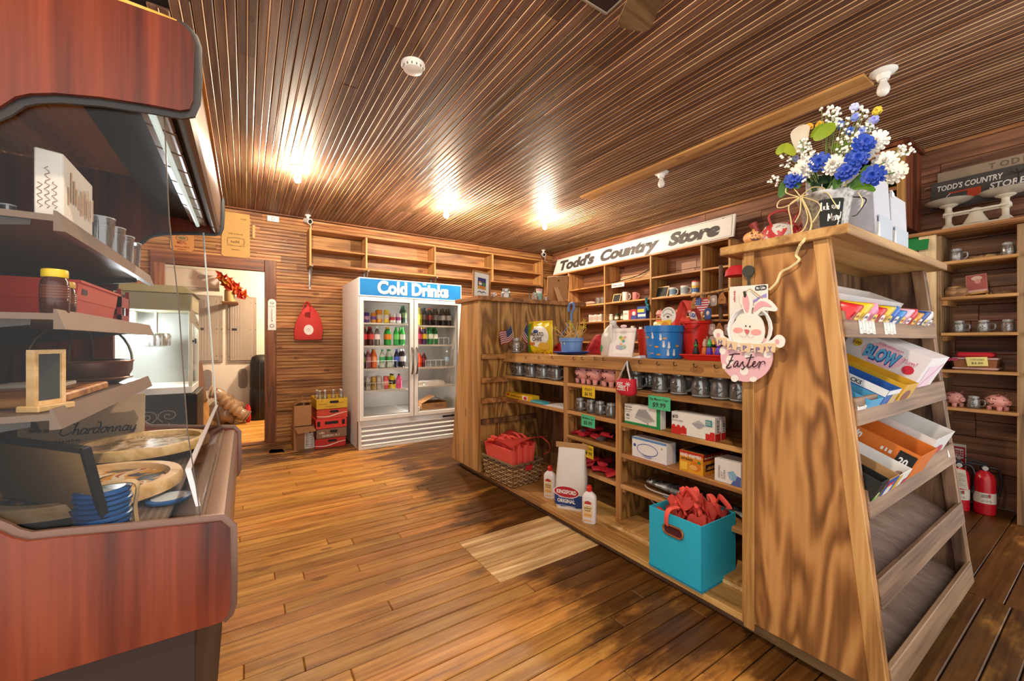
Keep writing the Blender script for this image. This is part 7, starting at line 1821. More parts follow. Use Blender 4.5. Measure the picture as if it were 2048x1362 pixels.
b.tube(bez([top-Vector((0, 0, .13)), top-Vector((0, .0, .07)), top-Vector((0, .03, .03)), top+Vector((0,-.02, .01)), top+Vector((0, .02, .005)), top+Vector((0, .035,-.03)), top+Vector((0, .03,-.055))]), .009, 8); b.obj('hook_hanger', hp, 1)
b = B(C('d8b46a', .8)); rr = random.Random(5); tips = []
for k in range(26):
    a = rr.uniform(0, 2*PI); L_ = rr.uniform(.07, .15); x0, y0 = px_+.05*rr.uniform(-1, 1), py_+.06*rr.uniform(-1, 1)
    dx, dy = math.cos(a)*L_*.5, math.sin(a)*L_*.9; q = Vector((x0+dx, y0+dy, CT+.12+rr.uniform(.04, .14)))
    b.tube(bez([(x0, y0, CT+.115), (x0+dx*.4, y0+dy*.3, CT+.15), tuple(q)], 4), .0028, 5); tips.append(q)
tips.append(Vector((px_, py_+.20, CT+.215))); b.tube(bez([(px_, py_+.06, CT+.12), (px_, py_+.13, CT+.17), tuple(tips[-1])], 4), .003, 5)
tips.append(Vector((px_, py_-.15, CT+.26))); b.tube(bez([(px_, py_-.05, CT+.12), (px_, py_-.12, CT+.17), tuple(tips[-1])], 4), .003, 5)
o = b.obj('dried_stems', hp, 1); o['kind'] = 'stuff'
b = B(C('d8cc3a', .7))
for q in tips[-2:]+tips[:7]:
    for k in range(5):
        a = k*1.257; b.poly([q, q+Vector((-.004, .018*math.cos(a-.4), .018*math.sin(a-.4))), q+Vector((-.002, .026*math.cos(a), .026*math.sin(a))), q+Vector((-.004, .018*math.cos(a+.4), .018*math.sin(a+.4)))])
b.solid(.001); o = b.obj('yellow_leaves', hp); o['kind'] = 'stuff'
b = B(); F = Face(b, (px_-.0915, py_+.02, CT+.08), (0,-1, 0), (-.11, 0, 1)); F.poly([(0, .02), (.012, .026), (.01, .004)], C('e0d8a8')); F.poly([(.03, .018), (.048, .014), (.045,-.006)], C('e0d8a8')); b.obj('sticker_scraps', hp)
# red triangular tents behind
def tent(label, px, x, w, h):
    y = cy(px, x); t = thing('red_cloth', label, 'cloth', (x, y, CT), 0, 'red cloth bags slumped on the counter')
    b = B(RC); b.hexa([(x, y-w/2, CT), (x+.12, y-w/2, CT), (x+.12, y+w/2, CT), (x, y+w/2, CT), (x+.05, y-w*.12, CT+h), (x+.07, y-w*.12, CT+h), (x+.07, y+w*.12, CT+h), (x+.05, y+w*.12, CT+h)], .012); b.obj('cloth', t, 60)
    b = B(RC); b.tube(bez([(x-.004, y+w*.3, CT+.05), (x+.02, y+w*.1, CT+h*.75), (x+.02, y-w*.1, CT+h*.7), (x-.004, y-w*.25, CT+.06)], 4), .01, 6, flat=.3); b.obj('strap', t, 1)
tent('small red cloth bag showing behind the left of the blue pot', 1108, SX+.32, .16, .09)
tent('red cloth bag peaking between the blue pot and the milk jug', 1185, SX+.30, .22, .16)
# milk jug
x = SX+.16; y = cy(1226, x)
t = thing('milk_jug', 'translucent white plastic milk jug behind the framed picture', 'jug', (x, y, CT))
b = B(C('e2ddd8', .3, alpha=.82)); b.lathe([(.07, 0), (.075, .008), (.075, .12), (.07, .15), (.045, .2), (.022, .225), (.022, .235), (0, .235)], (x, y, CT), 28, sq=3.2); b.obj('jug_body', t, 50)
b = B(C('ece8e4', .3)); b.lathe([(.024, .2355), (.024, .255), (0, .256)], (x, y, CT), 16); b.obj('cap', t, 40)
b = B(C('e2ddd8', .3)); b.tube(bez([(x-.03, y-.02, CT+.21), (x-.07, y-.05, CT+.20), (x-.085, y-.06, CT+.14), (x-.07, y-.05, CT+.09)]), .012, 8); b.obj('handle', t, 1)
b = B(); F = Face(b, (x-.077, y+.06, CT+.03), (0,-1, 0), (0, 0, 1)); F.stroke([(.02, .0), (.022, .05)], .012, C('2a9a5a')); F.stroke([(.01, .02), (.035, .035)], .008, C('2a9a5a')); b.obj('print', t)
# little picture
x = SX+.06; y0, y1 = cy(1216, x), cy(1263, x)
t = thing('nursery_picture', 'white framed floral picture leaning on the milk jug', 'picture', (x, (y0+y1)/2, CT))
b = B(C('efe4e4', .5)); ww = y0-y1; m = Matrix.Translation((x, y0, CT)) @ Matrix.Rotation(math.radians(12), 4, 'Y')
for a in ((-ww, 0, 0, .028), (-ww, 0, .172, .2), (-ww,-ww+.028, .028, .172), (-.028, 0, .028, .172)): b.box(0, .012, a[0], a[1], a[2], a[3], .002)
b.xf(m); b.obj('frame', t)
b = B(C('f6f2ec', .6)); b.box(.004, .008,-ww+.028,-.028, .028, .172).xf(m); b.obj('mount', t)
b = B(); F = Face(b, (.004, 0, 0), (0,-1, 0), (0, 0, 1))
for u_, v_, r_, c_ in ((.5, .62, .02, 'e8d060'), (.42, .68, .014, '8ac060'), (.56, .55, .014, '6ab0a0'), (.6, .68, .012, 'e8a0a8'), (.36, .34, .02, 'c8b0c8'), (.5, .32, .02, 'a0b8d8'), (.62, .35, .018, 'b0c8a0'), (.48, .45, .01, 'f0b080')): F.ell(ww*u_, .2*v_, r_, r_*.8, C(c_, .6), 10)
b.xf(m); b.obj('painted_flowers', t)
b = B(C('efd0d8', .6)); b.ball((x-.01, y0-ww*.72, CT+.205), (.01, .03, .012), 8); b.obj('bow', t, 1)
t = thing('paper_tag', 'white paper tag lying on the counter beside the blue bucket', 'tag', (SX+.04, cy(1277, SX+.04), CT)); b = B(C('e6e6ea', .6)); b.hexa([(SX+.0, cy(1268, SX+.03), CT+.0005), (SX+.05, cy(1268, SX+.03), CT+.0005), (SX+.05, cy(1287, SX+.03), CT+.0005), (SX+.0, cy(1287, SX+.03), CT+.0005), (SX+.0, cy(1268, SX+.03), CT+.003), (SX+.05, cy(1268, SX+.03), CT+.003), (SX+.05, cy(1287, SX+.03), CT+.018), (SX+.0, cy(1287, SX+.03), CT+.018)]); b.fix(); b.obj('tag', t)
# easter bucket
x = SX+.115; y = cy(1329, x);
eb = thing('easter_bucket', 'blue plastic bucket printed with bunnies and carrots on the counter', 'bucket', (x, y, CT))
BBL = C('2478c8', .3)
b = B(BBL); b.lathe([(.098, 0), (.102, .004), (.112, .16), (.118, .162), (.12, .20), (.115, .2), (.108, .16), (.095, .01), (0, .01)], (x, y, CT), 32); b.obj('bucket_body', eb, 40)
b = B(); rr = random.Random(3); shapes = [('e8e4e0', 'bunny'), ('d8903a', 'carrot'), ('6ab868', 'leaf'), ('e8a8b0', 'bow'), ('d8903a', 'carrot'), ('e8e4e0', 'bunny')]
for k in range(20):
    a = PI+(k % 7-3)*.36+rr.uniform(-.1, .1)+(.18 if k // 7 % 2 else 0); z = CT+.03+(k // 7)*.048+rr.uniform(-.006, .006); r_ = .102+(z-CT)*.0625+.0012
    o_ = Vector((x+r_*math.cos(a), y+r_*math.sin(a), z)); u_ = Vector((math.sin(a),-math.cos(a), 0)); F = Face(b, o_, u_, (math.cos(a)*.06, math.sin(a)*.06, 1)); F.n =-F.n if F.n.dot(Vector((math.cos(a), math.sin(a), 0))) < 0 else F.n
    c_, w_ = shapes[k % 6]; mm = C(c_, .4)
    if w_ == 'bunny': F.ell(0, 0, .008, .011, mm, 10); F.ell(0, .014, .006, .006, mm, 10); F.ell(-.003, .024, .002, .007, mm, 8); F.ell(.004, .024, .002, .007, mm, 8)
    elif w_ == 'carrot': F.ell(0, 0, .013, .006, mm, 10); F.stroke([(.01, .002), (.018, .008)], .003, C('4a9a4a'))
    elif w_ == 'leaf': F.stroke([(-.012, 0), (0, .004), (.012, 0)], .004, mm)
    else: F.poly([(-.01, .006), (0, 0), (-.01,-.006)], mm); F.poly([(.01, .006), (.01,-.006), (0, 0)], mm)
b.obj('printed_pattern', eb)
t = thing('candy_bag', 'yellow candy bag with a white round label in the blue bucket', 'snack bag', (x-.02, y, CT+.12)); b = B(C('e8c030', .3)); b.hexa([(x-.06, y-.075, CT+.15), (x-.03, y-.075, CT+.15), (x-.03, y+.05, CT+.15), (x-.06, y+.05, CT+.15), (x-.05, y-.08, CT+.235), (x-.04, y-.08, CT+.235), (x-.04, y+.045, CT+.225), (x-.05, y+.045, CT+.225)], .006); b.obj('bag_film', t, 60)
b = B(); F = Face(b, (x-.061, y+.045, CT+.16), (0,-1, 0), (.1, 0, 1)); F.scrib(.02, .038, .06, .014, C('f4f0d8')); F.ell(.09, .04, .025, .025, C('e08a2a')); F.rect(.01, .0, .1, .02, C('c8a020')); b.obj('print', t)
t = thing('round_label', 'white round card label standing up behind the yellow candy bag', 'label', (x-.01, y-.02, CT+.2)); b = B(C('ece8e2', .5)); b.lathe([(.052, 0), (.052, .003), (0, .003)], (x-.012, y-.035, CT+.262), 28, ax='X'); b.obj('card', t)
b = B(); F = Face(b, (x-.0125, y+.017, CT+.21), (0,-1, 0), (0, 0, 1)); F.n = Vector((-1, 0, 0)); k_ = C('3a3a3a')
for q in range(11):
    a = 2.7-q*.23; F.stroke([(.052+r_*math.cos(a), .052+r_*math.sin(a)) for r_ in (.038, .045)], .004, k_)
F.stroke(bez([(.02, .05), (.05, .065), (.085, .05)]), .003, k_); F.ell(.055, .045, .01, .006, k_, 8); b.obj('print', t)
# red tote and red pail behind the bucket
x = SX+.28; y0, y1 = cy(1303, x), cy(1374, x)
t = thing('standing_tote', 'large red tote bag standing behind the blue bucket', 'bag', (x, (y0+y1)/2, CT))
b = B(RC2); b.hexa([(x, y1, CT), (x+.1, y1, CT), (x+.1, y0, CT), (x, y0, CT), (x+.02, y1-.02, CT+.26), (x+.07, y1-.02, CT+.26), (x+.07, y0, CT+.25), (x+.02, y0, CT+.25)], .012); b.obj('cloth', t, 60)
for dx in (.0, .05):
    b = B(RC2); b.tube(bez([(x+dx, y1+.07, CT+.2), (x+dx, y1+.05, CT+.30), (x+dx, y1+.01, CT+.36), (x+dx-.01, y1-.05, CT+.26), (x+dx-.02, y1-.07, CT+.12)]), .03, 6, flat=.2); b.obj('handle', t, 1)
x = SX+.22; y = cy(1391, x)
t = thing('red_pail', 'tall red plastic pail to the right of the blue bucket', 'bucket', (x, y, CT)); b = B(C('d0281f', .35)); b.lathe([(.05, 0), (.055, .003), (.085, .21), (.092, .212), (.092, .225), (.086, .225), (.05, .01), (0, .008)], (x, y, CT), 26); b.obj('pail_body', t, 40)
b = B(C('b82018', .35)); b.tube([(x-.06, y-.062, CT+.205), (x-.1, y-.05, CT+.18), (x-.11, y-.01, CT+.185), (x-.09, y+.02, CT+.215)], .006, 6); b.obj('bail_handle', t, 1)
x = SX+.30; y = cy(1292, x); t = thing('red_pail', 'small red plastic pail half hidden left of the large red tote', 'bucket', (x, y, CT)); b = B(C('d03a2a', .35)); b.lathe([(.045, 0), (.06, .18), (.064, .182), (.064, .19), (.06, .19), (.042, .01), (0, .008)], (x, y, CT), 22); b.obj('pail_body', t, 40); b = B(C('b82018', .35)); b.tube([(x-.063, y-.0, CT+.185), (x-.07, y, CT+.16), (x-.066, y+.02, CT+.15)], .004, 5); b.obj('bail_handle', t)
# red tray with figures
x0, x1 = SX+.03, SX+.17; y0, y1 = cy(1374, SX+.1), .915
t = thing('red_tray', 'shallow red tray carrying small figurines at the end of the counter', 'tray', ((x0+x1)/2, (y0+y1)/2, CT))
b = B(C('d82a20', .3)); b.hexa([(x0+.015, y1+.015, CT), (x1-.015, y1+.015, CT), (x1-.015, y0-.04, CT), (x0+.015, y0-.04, CT), (x0, y1, CT+.03), (x1, y1, CT+.03), (x1, y0, CT+.03), (x0, y0, CT+.03)]); b.obj('tray_body', t)
b = B(C('e03428', .3)); b.tube([(x0, y0, CT+.03), (x1, y0, CT+.03), (x1, y1, CT+.03), (x0, y1, CT+.03)], .004, 6, closed=True); b.obj('rim', t)
FZ = CT+.0305
for i, (px, bc, hc, hatc, w_) in enumerate(((1392, '2a2622', '3a8a3a', '1c1a1a', 'black based figurine with a green dot'), (1409, 'd8702a', 'd8a88a', 'c8a48a', 'orange based figurine with a pink head'), (1419, '5a3ab0', '2a9a4a', '3ac06a', 'purple figurine with a green hat'), (1427, 'd8702a', '1c1a18', 'e8a040', 'orange and black figurine'), (1437, '6a4ac0', '8a5ad0', '2a2a2a', 'violet figurine next to the bunny sign'))):
    x = SX+.09+.02*(i % 2); y = cy(px, x)
    t = thing('figurine', w_+' on the red tray', 'figurine', (x, y, FZ), 0, 'small figurines on the red tray')
    b = B(C(bc, .35)); b.lathe([(.017, 0), (.02, .006), (.014, .03), (.012, .04), (0, .045)], (x, y, FZ), 12); b.obj('robe', t, 40)
    b = B(C(hc, .35)); b.ball((x, y, FZ+.052), .012, 10); b.obj('head', t, 1)
    b = B(C(hatc, .35)); b.lathe([(.013, .058), (.009, .072), (.003, .088), (0, .09)], (x, y, FZ), 10); b.obj('hat', t, 40)
# key ring rack
kr = thing('keyring_rack', 'two-tier wooden rod rack hung with key rings at the end of the counter', 'rack', (SX+.25, 1.3, CT))
xr = SX+.25
b = B(C('5a3a20', .5)); b.lathe([(.07, 0), (.075, .006), (.07, .02), (.012, .025), (.011, .55), (0, .555)], (xr+.03, cy(1436, xr), CT), 14); b.obj('stand', kr, 40)
ra, rb = P(1383, 593, 'X', xr), P(1462, 577, 'X', xr); rc_, rd_ = P(1398, 641, 'X', xr), P(1470, 641, 'X', xr)
for p, q in ((ra, rb), (rc_, rd_)):
    b = B(M_PINEY); b.tube([p, q], .007, 8); b.obj('rod', kr)
def keyring(i, p, label, kind):
    t = thing('key_ring', label, 'key ring', p, 0, 'key rings on the counter rack')
    b = B(C('8a8680', .3, .8)); b.tube([(p.x+.011*math.cos(a), p.y, p.z-.004+.011*math.sin(a)) for a in [2*PI*k/12 for k in range(12)]], .0015, 5, closed=True); b.obj('ring', t)
    y, z = p.y, p.z-.015
    if kind == 'leather':
        b = B(C('b4783c', .6, var=.25)); b.prism([(y-.022, z-.065), (y+.022, z-.065), (y+.024, z-.035), (y+.01, z-.01), (y+.006, z), (y-.006, z), (y-.01, z-.01), (y-.024, z-.035)], 'X', p.x-.016, p.x-.011, .001); b.obj('leather_tag', t)
        b = B(); F = Face(b, (p.x-.016, y+.015, z-.06), (0,-1, 0), (0, 0, 1)); F.stroke([(.006, .01), (.015, .02), (.024, .01)], .002, C('6a3c18')); F.stroke([(.006, .02), (.024, .02)], .002, C('6a3c18')); b.obj('stamp', t)
    elif kind == 'heart':
        pts = [(y+.048*math.sin(a)**3*.95, z-.055+.003*(13*math.cos(a)-5*math.cos(2*a)-2*math.cos(3*a)-math.cos(4*a))) for a in [2*PI*k/28 for k in range(28)]]
        b = B(C('ece4e0', .4)); b.prism(pts, 'X', p.x-.03, p.x-.024); h_ = b.obj('heart_plate', t)
        b = B(); F = Face(b, (p.x-.03, y+.048, z-.11), (0,-1, 0), (0, 0, 1))
        for k in range(6):
            yy = .018+k*.014; hw_ = .045*min(1, (yy+.01)/.06); F.rect(.048-hw_*.95, yy, .048+hw_*.95, yy+.007, C('b8283a', .5))
        F.poly([(.008, .06), (.045, .055), (.045, .098), (.025, .1), (.01, .09)], C('2a4a90', .5))
        for k in range(9): F.ell(.016+(k % 3)*.01, .065+(k // 3)*.01, .002, .002, C('f0f0f0'), 6)
        b.obj('flag_print', h_)
    elif kind == 'usa':
        b = B(C('e4dcd8', .4)); b.prism([(y-.03, z-.085), (y+.018, z-.07), (y+.03, z-.02), (y-.01, z-.03)], 'X', p.x-.04, p.x-.035, .001); b.obj('plate', t)
        b = B(); F = Face(b, (p.x-.0402, y+.03, z-.085), (0,-1, 0), (0, 0, 1)); F.text('USA', .01, .03, .022, C('2a4a9a'), w=.038, rot=-.3, bold=.05); F.stroke([(.002, .05), (.03, .062)], .005, C('c83a3a')); F.stroke([(.02, .012), (.055, .008)], .005, C('d87a3a')); b.obj('print', t)
    else:
        b = B(C(kind, .35, var=.3)); b.prism(rrect(y-.02, z-.07, y+.02, z-.006, .012, 3), 'X', p.x-.018, p.x-.013, .001); b.obj('charm_plate', t)
        b = B(C('d8c8c0', .4)); b.ball((p.x-.018, y, z-.035), (.003, .01, .014), 8); b.obj('charm_motif', t, 1)
    b = B(C('7a7670', .3, .8)); b.tube([(p.x-.005, y, p.z-.012), (p.x-.012, y, z-.005)], .0012, 4); b.obj('link', t)
ku = ['leather', 'leather', 'heart', 'leather', 'b8a8a0', 'leather']; names = {'leather': 'tan leather key ring', 'heart': 'heart shaped flag key ring', 'usa': 'red, white and blue letter key ring'}
for i, f in enumerate((.12, .30, .36, .50, .62, .82)):
    keyring(i, ra.lerp(rb, f), '%s on the upper key ring rod, %s from the left' % (names.get(ku[i], 'pale metal charm key ring'), ORD[i]), ku[i])
keyring(9, ra.lerp(rb, .2)+Vector((-.02, 0,-.06)), 'red, white and blue letter key ring left of the heart key ring', 'usa')
keyring(10, ra.lerp(rb, .55)+Vector((-.03, 0,-.075)), 'blue charm key ring under the heart key ring', '3a5a9a')
kl = ['leather', 'leather', 'c8b0a8', 'leather', 'b89a90']
for i, f in enumerate((.06, .2, .42, .62, .85)):
    keyring(i, rc_.lerp(rd_, f), '%s on the lower key ring rod, %s from the left' % (names.get(kl[i], 'pinkish charm key ring'), ORD[i]), kl[i])
for i, f in enumerate((.1, .28, .5)):
    keyring(i, rc_.lerp(rd_, f)+Vector((-.02, 0,-.07)), 'pinkish hanging trinket below the lower key ring rod, %s from the left' % ORD[i], ('c8a49a', 'b88a84', 'd8c0b8')[i])
# the little red souvenir bag on its hook
q = P(1254, 724, 'X', SX-.05)
t = thing('souvenir_bag', 'small red bag lettered Key West hanging from a cup hook', 'bag', (q.x, q.y, q.z-.15))
a_, c_ = P(1236, 756, 'X', SX-.05), P(1271, 752, 'X', SX-.05); zb2 = P(1250, 790, 'X', SX-.05).z
pts = [(c_.y, zb2+.018), (c_.y+.02, zb2+.0), (a_.y-.035, zb2), (a_.y, zb2+.03), (a_.y-.005, a_.z), (c_.y+.004, a_.z+.004)]
b = B(C('c81c30', .7, var=.15)); b.prism(pts, 'X', SX-.075, SX-.03, .006); b.obj('pouch', t, 60)
for dx in (-.002, .03):
    b = B(C('ece6e4' if dx < 0 else '2a2424', .6)); b.tube(bez([(SX-.07+dx, a_.y-.02, a_.z-.01), (SX-.06+dx*.6, q.y+.012, q.z-.03), (SX-.045, q.y, q.z+.004), (SX-.06+dx*.6, q.y-.014, q.z-.03), (SX-.07+dx, c_.y+.02, a_.z-.005)]), .009, 6, flat=.25); b.obj('strap', t, 1)
b = B(); F = Face(b, (SX-.075, a_.y, zb2), (0,-1, 0), (0, 0, 1)); wt = C('f2ecea', .5); w_ = a_.y-c_.y; h_ = a_.z-zb2
F.text('KEY', w_*.12, h_*.62, h_*.17, wt, w=w_*.34, bold=.04); F.text('WEST', w_*.12, h_*.42, h_*.17, wt, w=w_*.5, bold=.04); F.text('FLORIDA', w_*.12, h_*.3, h_*.08, wt, w=w_*.5, bold=.04)
F.stroke([(w_*.72, h_*.3), (w_*.74, h_*.7)], .005, wt); [F.stroke([(w_*.74, h_*.7), (w_*.74+.02*math.cos(z_), h_*.7+.018*math.sin(z_))], .004, wt) for z_ in (.2, 1, 2, 2.9,-.5, 3.7)]
b.obj('print', t)
# ================================================================ on top of the far end rack
TZ = GZ+.0405
FY = YF+.10
def fx(px, y=FY): return P(px, 600, 'Y', y).x
t = thing('cartoon_picture', 'wood framed picture with a colourful print on top of the far end rack', 'picture', (fx(962), FY, TZ))
x0, x1 = fx(943), fx(979); w = x1-x0
m = Matrix.Translation((x0, FY-.02, TZ)) @ Matrix.Rotation(math.radians(7), 4, 'Y') @ Matrix.Rotation(math.radians(-10), 4, 'X')
fh = .27
b = B(M_PINEZ)
for a in ((0, w, 0, .018), (0, w, fh-.018, fh), (0, .018, .018, fh-.018), (w-.018, w, .018, fh-.018)):
    b = B(M_PINEZ); b.box(a[0], a[1], 0, .016, a[2], a[3], .002).xf(m); b.obj('frame_bar', t)
b = B(C('f0ece6', .5)); b.box(.018, w-.018, .006, .01, .018, fh-.018).xf(m); b.obj('mount', t)
b = B(); F = Face(b, (0, .006, 0), (1, 0, 0), (0, 0, 1)); F.rect(w*.28, fh*.34, w*.74, fh*.76, C('3a3a70', .5)); F.rect(w*.28, fh*.34, w*.74, fh*.47, C('c89a34', .5)); F.ell(w*.62, fh*.54, w*.09, fh*.06, C('4a8a3a', .5)); F.ell(w*.42, fh*.54, w*.1, fh*.05, C('e8e0d8', .5)); F.ell(w*.4, fh*.60, w*.08, fh*.03, C('d8864a', .5)); F.ell(w*.52, fh*.43, w*.14, fh*.03, C('d8703a', .5)); F.stroke(bez([(w*.26, fh*.2), (w*.4, fh*.27), (w*.5, fh*.2), (w*.6, fh*.28), (w*.75, fh*.22)]), .005, C('3a3a3a', .5)); F.stroke([(w*.3, fh*.24), (w*.72, fh*.25)], .004, C('4a4a4a', .5)); b.xf(m); b.obj('print', t)
def jar(label, px, r, h, y=FY):
    t = thing('glass_jar', label, 'jar', (fx(px, y), y, TZ), 0, 'small clear jars on the far end rack')
    b = B(M_JAR); b.lathe([(r*.9, 0), (r, .004), (r, h*.66), (r*.72, h*.76), (r*.72, h), (r*.66, h), (r*.66, h*.76), (r*.92, h*.62), (r*.92, .008), (0, .006)], n=16); b.obj('jar_glass', t, 40, local=1)
    b = B(C('e4e4e2', .12)); b.tube([(r*.7*math.cos(a), r*.7*math.sin(a), h) for a in [2*PI*q/16 for q in range(16)]], .0016, 4, closed=True); b.tube([(r*math.cos(a), r*math.sin(a), h*.64) for a in [2*PI*q/16 for q in range(16)]], .0014, 4, closed=True); b.obj('rim', t, 1, local=1); return t
jar('small clear jar beside the framed picture on the far end rack', 988, .026, .055)
jar('larger clear square-shouldered jar in the middle of the far end rack', 1012, .047, .10)
jar('clear jar left of the printed candle on the far end rack', 1070, .034, .085)
jar('tiny clear jar right of the printed candle on the far end rack', 1092, .024, .05)
for lab, px in (('crumpled beige paper scrap between the two clear jars on the far rack', 1030), ('crumpled beige paper scrap left of the jar by the candle', 1056)):
    t = thing('paper_scrap', lab, 'scrap', (fx(px), FY, TZ)); b = B(C('d8b890', .7)); b.ball((fx(px), FY, TZ+.009), (.022, .02, .009), 8); b.obj('scrap', t, 60)
t = thing('printed_candle', 'tall glass candle with a pale green print on the far end rack', 'candle', (fx(1082), FY+.03, TZ)); b = B(C('dce4dc', .25)); b.lathe([(.03, 0), (.032, .004), (.032, .11), (0, .11)], n=16); b.obj('candle_glass', t, 40, local=1); b = B(C('8ac0b0', .4, var=.4)); b.lathe([(.0326, .02), (.0326, .085)], n=16); b.obj('printed_band', t, 40, local=1); b = B(C('d8a89c', .4)); b.lathe([(.0328, .11), (.0328, .135), (0, .136)], n=16); b.obj('lid', t, 40, local=1)
t = thing('frame_back', 'tan back of a picture frame with its easel flap on the far rack', 'frame', (fx(1113), FY, TZ))
x0, x1 = fx(1094), fx(1136); w = x1-x0; m = Matrix.Translation((x0, FY+.0, TZ)) @ Matrix.Rotation(math.radians(-7), 4, 'Y') @ Matrix.Rotation(math.radians(12), 4, 'X')
b = B(C('c08a54', .6)); b.box(0, w, 0, .012, 0, .26, .002).xf(m); b.obj('backing', t)
for a in ((0, w, 0, .012), (0, w, .248, .26), (0, .012, .012, .248), (w-.012, w, .012, .248)):
    b = B(M_PINEZ); b.box(a[0], a[1],-.004, .0, a[2], a[3]).xf(m); b.obj('frame_bar', t)
b = B(C('d8aa74', .6)); b.hexa([(w*.34,-.07, .0), (w*.6,-.07, .0), (w*.6,-.066, .0), (w*.34,-.066, .0), (w*.28,-.004, .15), (w*.46,-.004, .15), (w*.46,-.001, .15), (w*.28,-.001, .15)]).xf(m); b.obj('easel_flap', t)
b = B(C('3a2a1c', .6)); b.box(w*.48, w*.53,-.0045,-.0001, .21, .225).xf(m); b.obj('hanger_slot', t)

# ================================================================ on top of the near end rack
NZ = GZ+.0365
t = thing('jack_o_lantern', 'small carved ceramic pumpkin with a face on the near end rack', 'pumpkin', (1.80, .90, NZ))
px_, py_ = 1.80, .885
b = B(C('e8a468', .5))
def pk(u, v):
    a, e = u*2*PI, v*PI-PI/2
    q = 1+.07*math.cos(8*a)*math.cos(e)
    return (px_+.037*q*math.cos(e)*math.cos(a), py_+.037*q*math.cos(e)*math.sin(a), NZ+.03+.03*math.sin(e))
b.grid(pk, 32, 10, True); b.obj('body', t, 1)
b = B(C('c88a50', .5)); b.tube([(px_, py_, NZ+.056), (px_+.004, py_, NZ+.068)], [.007, .005], 6); b.obj('stem', t, 1)
b = B(); F = Face(b, (px_-.0385*.8, py_-.0385*.6, NZ), (.6,-.8, 0), (0, 0, 1)); dk = C('4a2010', .6); F.n = Vector((-.8,-.6, 0)); F.d = .006
F.poly([(-.02, .038), (-.007, .038), (-.013, .05)], dk); F.poly([(.007, .038), (.02, .038), (.013, .05)], dk); F.poly([(-.004, .030), (.004, .030), (0, .037)], dk); F.poly([(-.022, .024), (-.012, .018), (-.006, .022), (0, .016), (.006, .022), (.012, .018), (.022, .024), (.013, .010), (-.013, .010)], dk); b.obj('carved_face', t)
wx, wy = 1.97, .855
t = thing('watering_can', 'old watering can with flaking red paint on the near end rack', 'watering can', (wx, wy, NZ))
def flake():
    m, nt, p = mat_base('flaking_red_paint'); tc = N(nt, 'ShaderNodeTexCoord'); n = N(nt, 'ShaderNodeTexNoise'); n.inputs['Scale'].default_value = 30; n.inputs['Detail'].default_value = 5
    nt.links.new(tc.outputs['Object'], n.inputs['Vector']); nt.links.new(ramp(nt, n.outputs['Fac'], [(.5, 'b82a2c'), (.54, 'c8c0b8'), (.66, '8a8a88')], 'CONSTANT'), p.inputs['Base Color']); p.inputs['Roughness'].default_value = .5; return m
FK = flake()
b = B(FK); b.lathe([(.068, 0), (.07, .004), (.07, .085), (.06, .1), (.045, .105), (.045, .102), (0, .1)], (wx, wy, NZ), 24); b.obj('can_body', t, 40)
b = B(C('a8302c', .5)); b.tube(bez([(wx-.03, wy+.02, NZ+.10), (wx-.03, wy+.03, NZ+.15), (wx-.0, wy-.02, NZ+.165), (wx+.02, wy-.05, NZ+.12)]), .005, 6); b.tube(bez([(wx, wy-.05, NZ+.1), (wx, wy-.075, NZ+.145), (wx, wy-.09, NZ+.12), (wx, wy-.07, NZ+.05)]), .005, 6); b.obj('handle', t, 1)
b = B(C('8a3430', .5)); b.tube([(wx-.02, wy+.055, NZ+.04), (wx-.035, wy+.085, NZ+.1), (wx-.04, wy+.095, NZ+.13)], [.014, .012, .018], 10); b.obj('spout', t, 40)
# galvanised flower bucket
fx_, fy_ = 1.93, .675
fb = thing('flower_bucket', 'galvanised bucket with a chalkboard panel holding artificial flowers on the near rack', 'flower bucket', (fx_, fy_, NZ))
def galv():
    m, nt, p = mat_base('galvanised_steel'); tc = N(nt, 'ShaderNodeTexCoord'); n = N(nt, 'ShaderNodeTexVoronoi'); n.inputs['Scale'].default_value = 60
    nt.links.new(tc.outputs['Object'], n.inputs['Vector']); nt.links.new(ramp(nt, n.outputs['Distance'], [(.1, '7c7874'), (.6, 'b8b4ae')]), p.inputs['Base Color']); p.inputs['Roughness'].default_value = .35; p.inputs['Metallic'].default_value = .75; return m
GV = galv()
b = B(GV); b.lathe([(.06, 0), (.064, .003), (.066, .02), (.068, .022), (.085, .15), (.09, .155), (.092, .172), (.086, .172), (.08, .15), (.06, .02), (0, .02)], (fx_, fy_, NZ), 32); b.obj('bucket_body', fb, 40)
vd = Vector((fx_, fy_, 0)).normalized(); ang0 = math.atan2(-vd.y,-vd.x)-.12
def cyl(a, z, d=.0015):
    r = .0655+(z)*.145+d; return Vector((fx_+r*math.cos(ang0+a), fy_+r*math.sin(ang0+a), NZ+z))
b = B(C('3a3a38', .7)); b.grid(lambda u, v: cyl(-.1+.95*u, .035+.1*v), 12, 2); b.solid(-.0012); b.obj('chalk_panel', fb)
b = B(C('efece6', .6))
def chalk(pts, w=.0022):
    q = bez(pts, 4); b.tube([cyl(-.1+.95*x, .035+.1*y, .0032) for x, y in q], w, 5, flat=.4)
